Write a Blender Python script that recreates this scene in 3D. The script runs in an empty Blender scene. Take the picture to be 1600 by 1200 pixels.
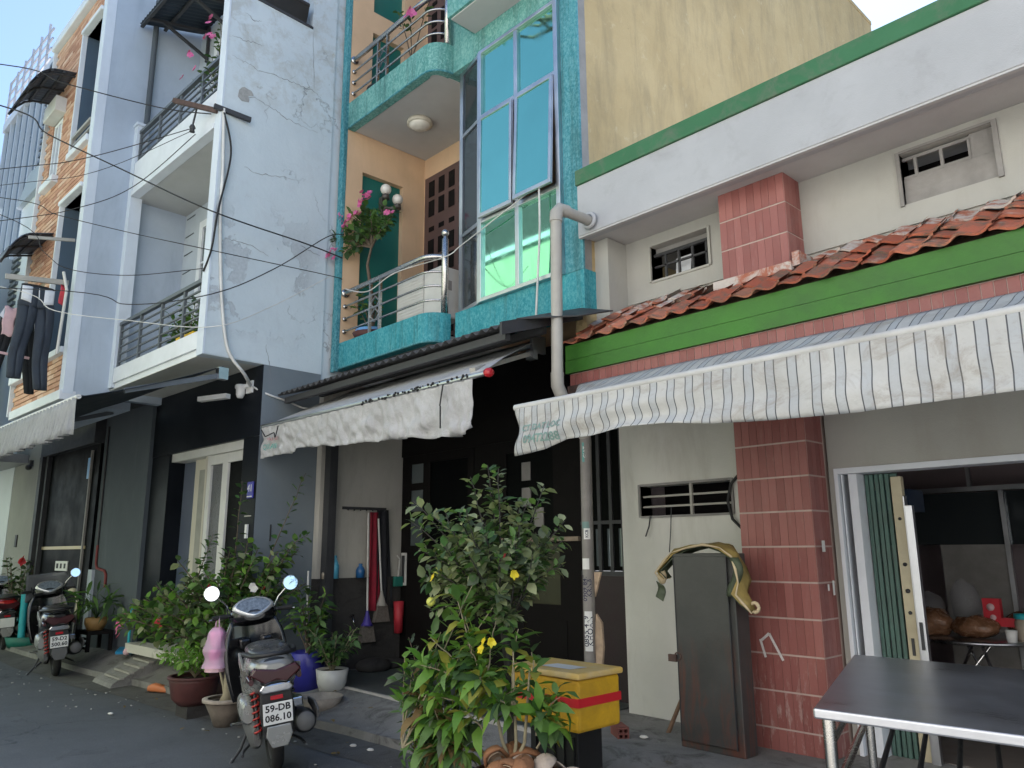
import bpy, math, random
from math import sin, cos, pi, radians as RAD
from mathutils import Matrix, Vector, noise as mnoise
rnd = random.Random(11)
S = bpy.context.scene
COL = S.collection
# ---------------------------------------------------------------- camera
cam_d = bpy.data.cameras.new('camera'); cam = bpy.data.objects.new('camera', cam_d); COL.objects.link(cam)
yaw, pitch, roll = RAD(46.4), RAD(12.1), RAD(-.44)
fw = Vector((-sin(yaw)*cos(pitch), cos(yaw)*cos(pitch), sin(pitch)))
rt = Vector((cos(yaw), sin(yaw), 0)); up = rt.cross(fw)
r2 = rt*cos(roll)+up*sin(roll); u2 = -rt*sin(roll)+up*cos(roll)
cam.matrix_world = Matrix(((r2.x, u2.x, -fw.x, 0), (r2.y, u2.y, -fw.y, 0), (r2.z, u2.z, -fw.z, 1.45), (0, 0, 0, 1)))
cam_d.sensor_width = 36; cam_d.lens = 36*1205/1600; cam_d.clip_start = .05; cam_d.clip_end = 2000
S.camera = cam
# ---------------------------------------------------------------- sky, sun, exposure
SUN_EL, SUN_AZ = RAD(57), RAD(22)       # azimuth measured from +Y towards -X
W = bpy.data.worlds.new('World'); S.world = W; W.use_nodes = True
nt = W.node_tree; nt.nodes.clear()
sky = nt.nodes.new('ShaderNodeTexSky'); sky.sky_type = 'NISHITA'; sky.sun_disc = False
sky.sun_elevation = SUN_EL; sky.sun_rotation = -SUN_AZ; sky.altitude = 10; sky.air_density = 1.0; sky.dust_density = .5; sky.ozone_density = 1.4
bg = nt.nodes.new('ShaderNodeBackground'); bg.inputs[1].default_value = .088
wo = nt.nodes.new('ShaderNodeOutputWorld'); nt.links.new(sky.outputs[0], bg.inputs[0]); nt.links.new(bg.outputs[0], wo.inputs[0])
sd = bpy.data.lights.new('sun', 'SUN'); sun = bpy.data.objects.new('sun', sd); COL.objects.link(sun)
sd.energy = 5.0; sd.angle = RAD(.53); sd.color = (1, .95, .87)
sdir = Vector((-sin(SUN_AZ)*cos(SUN_EL), cos(SUN_AZ)*cos(SUN_EL), sin(SUN_EL)))
sun.rotation_euler = sdir.to_track_quat('Z', 'Y').to_euler(); sun.location = sdir*40
vs = S.view_settings; vs.view_transform = 'Standard'; vs.look = 'None'; vs.gamma = 1; vs.use_curve_mapping = False; vs.exposure = 1.78
S.render.engine = 'CYCLES'
S.cycles.max_bounces = 8; S.cycles.diffuse_bounces = 4; S.cycles.glossy_bounces = 4; S.cycles.transmission_bounces = 6; S.cycles.transparent_max_bounces = 8
S.cycles.use_denoising = True
# ---------------------------------------------------------------- mesh helpers
class MB:
    def __init__(s): s.v = []; s.f = []; s.m = []; s.sm = []
    def add(s, vs, fs, mi=0, smooth=False):
        o = len(s.v); s.v += [Vector(p) for p in vs]
        for f in fs: s.f.append(tuple(o+i for i in f)); s.m.append(mi); s.sm.append(smooth)
        return s
    def box(s, x0, x1, y0, y1, z0, z1, mi=0):
        v = [(x, y, z) for z in (z0, z1) for y in (y0, y1) for x in (x0, x1)]
        return s.add(v, [(0, 2, 3, 1), (4, 5, 7, 6), (0, 1, 5, 4), (2, 6, 7, 3), (0, 4, 6, 2), (1, 3, 7, 5)], mi)
    def bar(s, a, b, w, h, mi=0, upv=(0, 0, 1)):
        a, b = Vector(a), Vector(b); d = (b-a).normalized(); u = Vector(upv)
        if abs(d.dot(u)) > .98: u = Vector((0, 1, 0))
        r = d.cross(u).normalized(); u = r.cross(d)
        v = [p+r*i*w/2+u*j*h/2 for p in (a, b) for i, j in ((-1, -1), (1, -1), (1, 1), (-1, 1))]
        return s.add(v, [(3, 2, 1, 0), (4, 5, 6, 7), (0, 1, 5, 4), (1, 2, 6, 5), (2, 3, 7, 6), (3, 0, 4, 7)], mi)
    def quad(s, *p, mi=0): return s.add(p, [tuple(range(len(p)))], mi)
    def prism(s, poly, lo, hi, axis='z', mi=0):
        n = len(poly)
        def P(p, h): return {'z': (p[0], p[1], h), 'y': (p[0], h, p[1]), 'x': (h, p[0], p[1])}[axis]
        v = [P(p, lo) for p in poly]+[P(p, hi) for p in poly]
        return s.add(v, [tuple(reversed(range(n))), tuple(range(n, 2*n))]+[(i, (i+1) % n, n+(i+1) % n, n+i) for i in range(n)], mi)
    def tube(s, pts, r, n=8, mi=0, caps=True):
        pts = [Vector(p) for p in pts]; k = len(pts); R = r if isinstance(r, (list, tuple)) else [r]*k
        v = []; pr = None
        for i, p in enumerate(pts):
            d = (pts[min(i+1, k-1)]-pts[max(i-1, 0)]).normalized()
            if pr is None: pr = d.orthogonal().normalized()
            else:
                pr = pr-d*pr.dot(d)
                pr = pr.normalized() if pr.length > 1e-6 else d.orthogonal().normalized()
            q = d.cross(pr)
            v += [p+(pr*cos(2*pi*j/n)+q*sin(2*pi*j/n))*R[i] for j in range(n)]
        f = [(i*n+j, i*n+(j+1) % n, (i+1)*n+(j+1) % n, (i+1)*n+j) for i in range(k-1) for j in range(n)]
        s.add(v, f, mi, True)
        if caps: s.add(v[:n], [tuple(reversed(range(n)))], mi); s.add(v[-n:], [tuple(range(n))], mi)
        return s
    def lathe(s, prof, c=(0, 0, 0), n=20, mi=0, ax=None, smooth=True):
        c = Vector(c); M = Matrix() if ax is None else Vector(ax).to_track_quat('Z', 'Y').to_matrix().to_4x4()
        v = [c+(M @ Vector((r*cos(2*pi*j/n), r*sin(2*pi*j/n), z))) for r, z in prof for j in range(n)]
        f = [(i*n+j, i*n+(j+1) % n, (i+1)*n+(j+1) % n, (i+1)*n+j) for i in range(len(prof)-1) for j in range(n)]
        return s.add(v, f, mi, smooth)
    def ball(s, c, r, n=10, mi=0, sq=(1, 1, 1)):
        c = Vector(c); v = []; f = []; m = max(4, n//2)
        for i in range(m+1):
            t = pi*i/m
            for j in range(n): v.append(c+Vector((sin(t)*cos(2*pi*j/n)*sq[0], sin(t)*sin(2*pi*j/n)*sq[1], cos(t)*sq[2]))*r)
        for i in range(m):
            for j in range(n): f.append((i*n+j, (i+1)*n+j, (i+1)*n+(j+1) % n, i*n+(j+1) % n))
        return s.add(v, f, mi, True)
    def torus(s, c, R, r, ax=(0, 0, 1), n=24, m=8, mi=0):
        c = Vector(c); M = Vector(ax).to_track_quat('Z', 'Y').to_matrix(); v = []
        for i in range(n):
            for j in range(m):
                a, b = 2*pi*i/n, 2*pi*j/m
                v.append(c+M @ Vector(((R+r*cos(b))*cos(a), (R+r*cos(b))*sin(a), r*sin(b))))
        f = [(i*m+j, ((i+1) % n)*m+j, ((i+1) % n)*m+(j+1) % m, i*m+(j+1) % m) for i in range(n) for j in range(m)]
        return s.add(v, f, mi, True)
    def grid(s, fn, nu, nv, mi=0, smooth=True):
        v = [fn(i/nu, j/nv) for j in range(nv+1) for i in range(nu+1)]
        f = [(j*(nu+1)+i, j*(nu+1)+i+1, (j+1)*(nu+1)+i+1, (j+1)*(nu+1)+i) for j in range(nv) for i in range(nu)]
        return s.add(v, f, mi, smooth)
    def loft(s, secs, mi=0, caps=True, smooth=True):
        n = len(secs[0]); v = [p for q in secs for p in q]
        f = [(i*n+j, i*n+(j+1) % n, (i+1)*n+(j+1) % n, (i+1)*n+j) for i in range(len(secs)-1) for j in range(n)]
        s.add(v, f, mi, smooth)
        if caps: s.add(secs[0], [tuple(reversed(range(n)))], mi, smooth); s.add(secs[-1], [tuple(range(n))], mi, smooth)
        return s
    def slab(s, x0, x1, z0, z1, y0, y1, holes, mi=0, ax='y'):
        """wall slab spanning (x,z) with rectangular holes; ax='y': facing street; ax='x': x0,x1 run along Y and y0,y1 along X"""
        xs = sorted({x0, x1} | {h[0] for h in holes} | {h[1] for h in holes}); zs = sorted({z0, z1} | {h[2] for h in holes} | {h[3] for h in holes})
        for a, b in zip(xs, xs[1:]):
            run = None
            for c, d in zip(zs, zs[1:]):
                mx, mz = (a+b)/2, (c+d)/2
                if any(h[0] < mx < h[1] and h[2] < mz < h[3] for h in holes):
                    if run: s._sb(a, b, run[0], run[1], y0, y1, mi, ax); run = None
                else: run = (run[0], d) if run else (c, d)
            if run: s._sb(a, b, run[0], run[1], y0, y1, mi, ax)
        return s
    def _sb(s, a, b, c, d, y0, y1, mi, ax):
        if ax == 'y': s.box(a, b, y0, y1, c, d, mi)
        else: s.box(y0, y1, a, b, c, d, mi)
    def xf(s, M):
        s.v = [M @ p for p in s.v]; return s
    def mesh(s, name, mats):
        me = bpy.data.meshes.new(name); me.from_pydata([tuple(p) for p in s.v], [], s.f)
        for m in (mats if isinstance(mats, (list, tuple)) else [mats]): me.materials.append(m)
        me.polygons.foreach_set('material_index', s.m); me.polygons.foreach_set('use_smooth', s.sm); me.update()
        return me
    def build(s, name, mats, parent=None, bevel=0, solid=0, label=None, smooth=None):
        if parent is not None:
            off = WOFF.get(root_of(parent).name)
            if off: s.v = [p-off for p in s.v]
        if smooth: s.sm = [True]*len(s.sm)
        o = bpy.data.objects.new(name, s.mesh(name, mats)); COL.objects.link(o)
        if parent is not None: o.parent = parent
        if solid: md = o.modifiers.new('solid', 'SOLIDIFY'); md.thickness = solid; md.offset = 0
        if bevel: md = o.modifiers.new('bevel', 'BEVEL'); md.width = bevel; md.segments = 2; md.limit_method = 'ANGLE'; md.angle_limit = RAD(40)
        if label: o['label'] = label
        return o
WOFF = {}
def root_of(o):
    while o.parent: o = o.parent
    return o
def thing(name, label, cat, loc=(0, 0, 0), rotz=0, group=None, world=False, rot=None):
    """Empty at the thing's base; world=True: the parts are given in world coordinates"""
    o = bpy.data.objects.new(name, None); COL.objects.link(o); o.location = loc; o.empty_display_size = .1
    o.rotation_euler = rot if rot else (0, 0, rotz); o['label'] = label; o['category'] = cat
    if group: o['group'] = group
    if world: WOFF[o.name] = Vector(loc)
    return o
def tag(o, label, cat, group=None):
    o['label'] = label; o['category'] = cat
    if group: o['group'] = group
    return o
def structure(o): o['kind'] = 'structure'; return o
def stuff(o): o['kind'] = 'stuff'; return o
def inst(me, name, parent, loc, rot=(0, 0, 0), sc=(1, 1, 1)):
    """one more piece sharing mesh data, placed in its root's coordinates"""
    o = bpy.data.objects.new(name, me); COL.objects.link(o); o.parent = parent
    off = WOFF.get(root_of(parent).name) if parent is not None else None
    o.location = Vector(loc)-off if off else loc
    o.rotation_euler = rot; o.scale = sc
    return o
def text_mb(txt, size, M, ext=.001, mi=0, align='CENTER', bold=0):
    cu = bpy.data.curves.new('lettering', 'FONT'); cu.body = txt; cu.size = size; cu.extrude = ext; cu.align_x = align; cu.align_y = 'CENTER'; cu.resolution_u = 2; cu.offset = bold
    ob = bpy.data.objects.new('lettering', cu); COL.objects.link(ob)
    me = bpy.data.meshes.new_from_object(ob.evaluated_get(bpy.context.evaluated_depsgraph_get()))
    b = MB(); b.add([M @ v.co for v in me.vertices], [tuple(p.vertices) for p in me.polygons], mi)
    bpy.data.objects.remove(ob); bpy.data.curves.remove(cu); bpy.data.meshes.remove(me)
    return b
# ---------------------------------------------------------------- materials
def srgb(r, g, b): return tuple(((c/255+.055)/1.055)**2.4 if c > 10 else c/255/12.92 for c in (r, g, b))
class NT:
    def __init__(s, name):
        s.mat = bpy.data.materials.new(name); s.mat.use_nodes = True; s.t = s.mat.node_tree; s.b = s.t.nodes['Principled BSDF']
    def n(s, typ, **kw):
        q = s.t.nodes.new(typ)
        for k, v in kw.items():
            if k.startswith('i_'): q.inputs[int(k[2:]) if k[2:].isdigit() else k[2:].replace('_', ' ')].default_value = v
            else: setattr(q, k, v)
        return q
    def l(s, a, b): s.t.links.new(a, b); return s
    def coord(s, kind='pos', scale=(1, 1, 1)):
        if kind == 'pos': o = s.n('ShaderNodeNewGeometry').outputs['Position']
        else: o = s.n('ShaderNodeTexCoord').outputs['Object']
        if tuple(scale) != (1, 1, 1):
            m = s.n('ShaderNodeMapping'); m.inputs['Scale'].default_value = scale; s.l(o, m.inputs[0]); o = m.outputs[0]
        return o
    def noise(s, sc, det=4, rough=.55, co=None, scale=(1, 1, 1), dist=0):
        q = s.n('ShaderNodeTexNoise'); q.inputs['Scale'].default_value = sc; q.inputs['Detail'].default_value = det; q.inputs['Roughness'].default_value = rough; q.inputs['Distortion'].default_value = dist
        s.l(co if co is not None else s.coord('pos', scale), q.inputs['Vector']); return q.outputs['Fac']
    def ramp(s, fac, stops):
        q = s.n('ShaderNodeValToRGB'); e = q.color_ramp.elements
        while len(e) < len(stops): e.new(.5)
        for el, (p, c) in zip(e, stops): el.position = p; el.color = (*c, 1) if isinstance(c, (tuple, list)) else (c, c, c, 1)
        s.l(fac, q.inputs[0]); return q.outputs[0]
    def mix(s, fac, a, b, mode='MIX'):
        q = s.n('ShaderNodeMix', data_type='RGBA', blend_type=mode)
        for i, x in ((0, fac), (6, a), (7, b)):
            if isinstance(x, (int, float)): q.inputs[i].default_value = x
            elif isinstance(x, tuple): q.inputs[i].default_value = (*x, 1)
            else: s.l(x, q.inputs[i])
        return q.outputs[2]
    def math(s, op, a, b=0.0):
        q = s.n('ShaderNodeMath', operation=op)
        for i, x in ((0, a), (1, b)):
            if isinstance(x, (int, float)): q.inputs[i].default_value = x
            else: s.l(x, q.inputs[i])
        return q.outputs[0]
    def bump(s, h, strength=.3, dist=.01):
        q = s.n('ShaderNodeBump'); q.inputs['Strength'].default_value = strength; q.inputs['Distance'].default_value = dist
        s.l(h, q.inputs['Height']); s.l(q.outputs[0], s.b.inputs['Normal']); return s
    def out(s, col, rough=.7, metal=0., spec=.5):
        if isinstance(col, tuple): s.b.inputs['Base Color'].default_value = (*col, 1)
        else: s.l(col, s.b.inputs['Base Color'])
        if isinstance(rough, (int, float)): s.b.inputs['Roughness'].default_value = rough
        else: s.l(rough, s.b.inputs['Roughness'])
        s.b.inputs['Metallic'].default_value = metal; s.b.inputs['Specular IOR Level'].default_value = spec
        return s.mat
def mul(c, k): return tuple(min(1, x*k) for x in c)
MATS = {}
def plain(name, col, rough=.6, metal=0., var=.18, sc=6., bump=.12, bsc=60., spec=.5, dirt=.0, dirtcol=(.06, .055, .05), co='pos', oi=0.):
    """colour with soft variation, fine relief and optional dirt patches"""
    t = NT(name); c = t.coord(co)
    k = t.noise(sc, 5, .6, c)
    colr = t.ramp(k, [(.25, mul(col, 1-var)), (.75, mul(col, 1+var))])
    if dirt:
        d = t.ramp(t.noise(sc*.45, 6, .7, c, dist=.6), [(.5-.1, 0.), (.75, 1.)])
        colr = t.mix(t.math('MULTIPLY', d, dirt), colr, dirtcol)
    if oi:
        r = t.n('ShaderNodeObjectInfo').outputs['Random']
        colr = t.mix(1., colr, t.ramp(r, [(0, 1-oi), (1, 1.)]), 'MULTIPLY')
    if bump: t.bump(t.noise(bsc, 3, .6, c), bump, .01)
    rr = t.ramp(k, [(.3, max(.02, rough-.08)), (.7, min(1, rough+.08))])
    MATS[name] = t.out(colr, rr, metal, spec); return MATS[name]
# ---------------------------------------------------------------- the materials of the street
def m_plaster(name, col, stain=.5, staincol=(.2, .19, .17), vert=True, sc=1.6, bump=.25, thr=.52):
    t = NT(name); c = t.coord('pos'); cv = t.coord('pos', (1, 1, .22) if vert else (1, 1, 1))
    base = t.ramp(t.noise(sc, 5, .6, c), [(.25, mul(col, .88)), (.75, mul(col, 1.08))])
    s1 = t.ramp(t.noise(sc*2.2, 7, .68, cv, dist=.4), [(thr, 0.), (thr+.22, 1.)])
    colr = t.mix(t.math('MULTIPLY', s1, stain), base, staincol)
    fine = t.noise(140, 2, .5, c); t.bump(t.math('ADD', t.math('MULTIPLY', fine, .4), t.noise(9, 5, .6, c)), bump, .012)
    MATS[name] = t.out(colr, .85, 0, .2); return MATS[name]
def m_peel():
    """old pale blue wall: peeled grey patches, thin cracks, stains near the parapet"""
    t = NT('peeling_wall'); c = t.coord('pos')
    base = t.ramp(t.noise(1.1, 6, .6, c), [(.25, (.50, .57, .615)), (.8, (.60, .665, .705))])
    cold = t.mix(t.ramp(t.noise(3.2, 6, .75, c, dist=.3), [(.5, 0.), (.72, .45)]), base, (.46, .50, .54))
    z = t.n('ShaderNodeSeparateXYZ'); t.l(t.coord('pos'), z.inputs[0]); zz = z.outputs['Z']; yy = z.outputs['Y']
    band = t.math('MULTIPLY', t.ramp(t.math('DIVIDE', zz, 10), [(.36, 0.), (.385, 1.), (.47, 1.), (.53, 0.)]), 1.)
    fade = t.ramp(t.math('DIVIDE', yy, 10), [(.40, 1.), (.425, 0.)])
    pn = t.noise(2.1, 9, .66, c, dist=.35)
    peel = t.math('MULTIPLY', t.math('MULTIPLY', t.ramp(pn, [(.535, 0.), (.548, 1.)]), band), fade)
    scuff = t.ramp(t.noise(30, 5, .7, c), [(.3, (.39, .43, .465)), (.7, (.50, .545, .58))])
    col = t.mix(peel, cold, scuff)
    top = t.ramp(t.math('DIVIDE', zz, 10), [(.62, 0.), (.66, 1.)])
    tn = t.ramp(t.noise(4.2, 9, .75, c, dist=.35), [(.46, 0.), (.62, 1.)])
    col = t.mix(t.math('MULTIPLY', t.math('MULTIPLY', top, tn), .75), col, (.42, .44, .43))
    och = t.ramp(t.noise(5, 6, .7, c, dist=1.), [(.66, 0.), (.7, 1.)])
    col = t.mix(t.math('MULTIPLY', t.math('MULTIPLY', top, och), .6), col, (.42, .34, .2))
    vo = t.n('ShaderNodeTexVoronoi', feature='DISTANCE_TO_EDGE'); vo.inputs['Scale'].default_value = .8
    w = t.n('ShaderNodeVectorMath', operation='ADD'); nz = t.n('ShaderNodeTexNoise'); nz.inputs['Scale'].default_value = 3.4; nz.inputs['Detail'].default_value = 7; t.l(c, nz.inputs['Vector'])
    sc = t.n('ShaderNodeVectorMath', operation='SCALE'); sc.inputs['Scale'].default_value = .8; t.l(nz.outputs['Color'], sc.inputs[0]); t.l(c, w.inputs[0]); t.l(sc.outputs[0], w.inputs[1]); t.l(w.outputs[0], vo.inputs['Vector'])
    crack = t.ramp(vo.outputs['Distance'], [(0, 1.), (.009, 0.)])
    crk = t.math('MULTIPLY', crack, t.ramp(t.noise(.9, 4, .6, c), [(.50, 0.), (.60, .7)]))
    col = t.mix(crk, col, (.14, .15, .16))
    h = t.math('SUBTRACT', t.math('MULTIPLY', t.noise(12, 6, .65, c), .5), t.math('ADD', t.math('MULTIPLY', peel, .8), t.math('MULTIPLY', crk, .6)))
    t.bump(h, .5, .02); MATS['peeling_wall'] = t.out(col, .85, 0, .2); return MATS['peeling_wall']
def m_teal(name, a, b, c3):
    """sponge-rolled teal render"""
    t = NT(name); c = t.coord('pos', (1, 1, .75))
    k = t.ramp(t.noise(42, 6, .72, c, dist=.5), [(.42, 0.), (.66, 1.)])
    big = t.noise(2.2, 4, .6, c)
    col = t.mix(k, t.ramp(big, [(.3, a), (.7, b)]), c3)
    st = t.ramp(t.noise(3.2, 6, .7, t.coord('pos', (3, 3, .3))), [(.50, 0.), (.72, .75)])
    col = t.mix(st, col, (.03, .10, .10))
    t.bump(t.math('ADD', t.math('MULTIPLY', t.noise(36, 6, .7, c, dist=.5), .5), t.noise(5, 5, .6, c)), .35, .012); MATS[name] = t.out(col, t.ramp(t.noise(7, 6, .7, c), [(.35, .5), (.7, .85)]), 0, .3); return MATS[name]
def m_mustard():
    t = NT('mustard_render'); c = t.coord('pos')
    base = t.ramp(t.noise(.9, 6, .65, c), [(.25, (.40, .30, .155)), (.75, (.52, .41, .235))])
    st = t.ramp(t.noise(2.2, 8, .74, t.coord('pos', (2.0, 2.0, .42)), dist=.45), [(.46, 0.), (.70, .5)])
    col = t.mix(st, base, (.22, .185, .12))
    w = t.ramp(t.noise(7, 6, .7, c, dist=.7), [(.60, 0.), (.74, .55)]); col = t.mix(w, col, (.60, .53, .38))
    blot = t.ramp(t.noise(4.5, 7, .75, t.coord('pos', (1, 1, .5)), dist=1.2), [(.66, 0.), (.70, .8)]); col = t.mix(blot, col, (.14, .125, .09))
    t.bump(t.noise(14, 8, .72, c, dist=.3), .7, .02); MATS['mustard_render'] = t.out(col, .9, 0, .15)
def m_asphalt():
    t = NT('asphalt'); c = t.coord('pos')
    base = t.ramp(t.noise(.7, 6, .65, c, dist=.4), [(.3, (.088, .094, .100)), (.7, (.128, .135, .142))])
    pt = t.ramp(t.noise(1.7, 7, .7, c, dist=1.), [(.60, 0.), (.72, .35)]); base = t.mix(pt, base, (.10, .10, .10))
    vo = t.n('ShaderNodeTexVoronoi', feature='DISTANCE_TO_EDGE'); vo.inputs['Scale'].default_value = .7; w = t.n('ShaderNodeVectorMath', operation='ADD'); nz = t.n('ShaderNodeTexNoise'); nz.inputs['Scale'].default_value = 2.6; nz.inputs['Detail'].default_value = 8; t.l(c, nz.inputs['Vector']); t.l(c, w.inputs[0]); t.l(nz.outputs['Color'], w.inputs[1]); t.l(w.outputs[0], vo.inputs['Vector'])
    base = t.mix(t.math('MULTIPLY', t.ramp(vo.outputs['Distance'], [(0, .8), (.012, 0.)]), t.ramp(t.noise(.6, 4, .6, c), [(.42, 0.), (.55, 1.)])), base, (.03, .03, .032))
    base = t.mix(t.ramp(t.noise(2.4, 7, .7, c, dist=.8), [(.60, 0.), (.70, .55)]), base, (.05, .052, .055))
    sp = t.n('ShaderNodeTexVoronoi'); sp.inputs['Scale'].default_value = 90; t.l(c, sp.inputs['Vector'])
    col = t.mix(t.ramp(sp.outputs['Distance'], [(.12, .6), (.4, 0.)]), base, (.20, .20, .20))
    t.bump(t.math('ADD', t.noise(120, 3, .6, c), t.math('MULTIPLY', t.noise(14, 4, .6, c), .6)), .5, .008)
    MATS['asphalt'] = t.out(col, t.ramp(t.noise(1.7, 7, .7, c), [(.3, .62), (.7, .85)]), 0, .35)
def m_concrete(name, col, dark=(.06, .055, .05)):
    t = NT(name); c = t.coord('pos')
    base = t.ramp(t.noise(1.6, 7, .68, c, dist=.5), [(.28, mul(col, .6)), (.72, mul(col, 1.15))])
    d = t.ramp(t.noise(3.5, 8, .74, c, dist=1.), [(.52, 0.), (.68, .75)]); colr = t.mix(d, base, dark)
    w = t.ramp(t.noise(8, 8, .75, c), [(.62, 0.), (.7, .5)]); colr = t.mix(w, colr, mul(col, 1.6))
    t.bump(t.math('ADD', t.noise(80, 3, .6, c), t.math('MULTIPLY', t.noise(6, 6, .65, c), 1.6)), .5, .012)
    MATS[name] = t.out(colr, .88, 0, .2)
def m_rooftile():
    t = NT('clay_tile'); c = t.coord('pos'); r = t.n('ShaderNodeObjectInfo').outputs['Random']
    base = t.ramp(r, [(0, (.30, .085, .05)), (.4, (.44, .13, .075)), (.75, (.52, .19, .115)), (1, (.36, .15, .09))])
    d = t.ramp(t.noise(8, 7, .75, c, dist=.6), [(.46, 0.), (.62, .9)]); col = t.mix(d, base, (.14, .12, .09))
    g = t.ramp(t.noise(5, 6, .7, c), [(.58, 0.), (.72, .7)]); col = t.mix(g, col, (.55, .43, .36))
    t.bump(t.noise(40, 4, .6, c), .4, .008); MATS['clay_tile'] = t.out(col, .85, 0, .2)
    t = NT('mortar_tile'); c = t.coord('pos')
    col = t.mix(t.ramp(t.noise(6, 7, .72, c, dist=.5), [(.44, 0.), (.56, 1.)]), (.38, .14, .09), (.52, .47, .43))
    t.bump(t.noise(40, 4, .6, c), .4, .008); MATS['mortar_tile'] = t.out(col, .88, 0, .2)
def m_walltile():
    t = NT('red_tile'); c = t.coord('pos'); r = t.n('ShaderNodeObjectInfo').outputs['Random']
    base = t.ramp(r, [(0, (.23, .078, .069)), (.5, (.27, .096, .085)), (1, (.31, .118, .105))])
    col = t.mix(t.ramp(t.noise(5, 7, .7, c), [(.55, 0.), (.75, .4)]), base, (.33, .13, .11))
    sz = t.n('ShaderNodeSeparateXYZ'); t.l(t.coord('pos'), sz.inputs[0])
    low = t.ramp(sz.outputs['Z'], [(.35, 1.), (.95, .15)])
    dr = t.math('MULTIPLY', t.ramp(t.noise(16, 8, .75, t.coord('pos', (1.6, 1.6, .35))), [(.54, 0.), (.66, .8)]), low)
    col = t.mix(dr, col, (.45, .33, .30))
    t.bump(t.noise(60, 3, .6, c), .15, .006); MATS['red_tile'] = t.out(col, t.ramp(t.noise(9, 5, .6, c), [(.3, .32), (.7, .55)]), 0, .4)
def m_stripe():
    """awning cloth: pale, with paired dark pin stripes and a grey-blue band between them"""
    t = NT('striped_cloth'); x = t.n('ShaderNodeSeparateXYZ'); t.l(t.coord('obj'), x.inputs[0])
    u = t.math('FRACT', t.math('DIVIDE', t.math('ADD', x.outputs['X'], 20.0), .118))
    base = t.ramp(t.noise(2.5, 6, .65), [(.3, (.37, .37, .36)), (.7, (.49, .49, .48))])
    band = t.ramp(u, [(.30, 0.), (.31, 1.), (.66, 1.), (.67, 0.)]); band = t.math('MULTIPLY', band, .38)
    col = t.mix(band, base, (.29, .33, .38))
    def line(p): return t.ramp(u, [(p-.03, 0.), (p-.02, 1.), (p+.02, 1.), (p+.03, 0.)])
    ln = t.math('MAXIMUM', line(.28), line(.68)); col = t.mix(t.math('MULTIPLY', ln, .95), col, (.05, .055, .065))
    d = t.ramp(t.noise(3.2, 8, .75, t.coord('pos', (1, 1, 2)), dist=1.), [(.50, 0.), (.70, .75)]); col = t.mix(d, col, (.24, .21, .175))
    t.bump(t.math('ADD', t.noise(11, 5, .6), t.noise(3.5, 4, .6)), .5, .02)
    t.b.inputs['Transmission Weight'].default_value = 0
    MATS['striped_cloth'] = t.out(col, .6, 0, .25)
def m_whitecloth(name, col, d=(.3, .29, .28)):
    t = NT(name); c = t.coord('pos')
    b = t.ramp(t.noise(3, 7, .68, c, dist=.4), [(.3, mul(col, .8)), (.7, mul(col, 1.06))])
    s = t.ramp(t.noise(6, 8, .76, t.coord('pos', (1, 1, .5)), dist=.8), [(.54, 0.), (.7, .7)]); b = t.mix(s, b, d)
    t.bump(t.math('ADD', t.noise(26, 5, .6, t.coord('pos', (1, 1, .45)), dist=.8), t.noise(9, 4, .6, c)), .6, .02); MATS[name] = t.out(b, .65, 0, .25)
def m_leaf(name, a, b, rough=.55):
    t = NT(name); r = t.n('ShaderNodeNewGeometry').outputs['Random Per Island']
    o = t.n('ShaderNodeObjectInfo').outputs['Random']
    q = t.math('FRACT', t.math('ADD', r, o))
    col = t.ramp(q, [(0, a), (.55, tuple((x+y)/2 for x, y in zip(a, b))), (1, b)])
    col = t.mix(t.ramp(t.noise(22, 3, .6), [(.4, 0.), (.7, .3)]), col, mul(a, .7))
    MATS[name] = t.out(col, rough, 0, .45)
    t.b.inputs['Subsurface Weight'].default_value = 0
    # thin leaves let some light through
    tr = t.n('ShaderNodeBsdfTranslucent'); t.l(t.mix(1., col, (1.3, 1.5, .6), 'MULTIPLY'), tr.inputs[0])
    ms = t.n('ShaderNodeMixShader'); ms.inputs[0].default_value = .28; t.l(t.b.outputs[0], ms.inputs[1]); t.l(tr.outputs[0], ms.inputs[2])
    t.l(ms.outputs[0], t.t.nodes['Material Output'].inputs['Surface'])
def m_rustcab():
    t = NT('cabinet_steel'); c = t.coord('pos')
    base = t.ramp(t.noise(4, 5, .6, c), [(.3, (.040, .041, .040)), (.7, (.062, .062, .060))])
    sz = t.n('ShaderNodeSeparateXYZ'); t.l(t.coord('pos'), sz.inputs[0])
    low = t.ramp(sz.outputs['Z'], [(.3, 1.), (.62, .8), (.95, 0.)])
    rs = t.math('MULTIPLY', t.ramp(t.noise(9, 7, .72, t.coord('pos', (1.6, 1.6, .3)), dist=.6), [(.47, 0.), (.66, .9)]), low)
    col = t.mix(rs, base, (.13, .045, .03)); t.bump(t.noise(50, 4, .6, c), .15, .006)
    MATS['cabinet_steel'] = t.out(col, t.ramp(t.noise(6, 4, .6, c), [(.3, .38), (.7, .55)]), .0, .5)
def m_steel(name, col, rough, sc=(60, 2, 60)):
    t = NT(name); k = t.noise(3, 6, .7, t.coord('pos', sc)); g = t.noise(2.2, 5, .65)
    t.bump(t.noise(3, 4, .6), .06, .02)
    MATS[name] = t.out(t.ramp(g, [(.3, mul(col, .7)), (.7, col)]), t.ramp(t.math('ADD', t.math('MULTIPLY', k, .5), t.math('MULTIPLY', g, .5)), [(.3, rough-.08), (.7, rough+.14)]), 1., .5)
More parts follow.
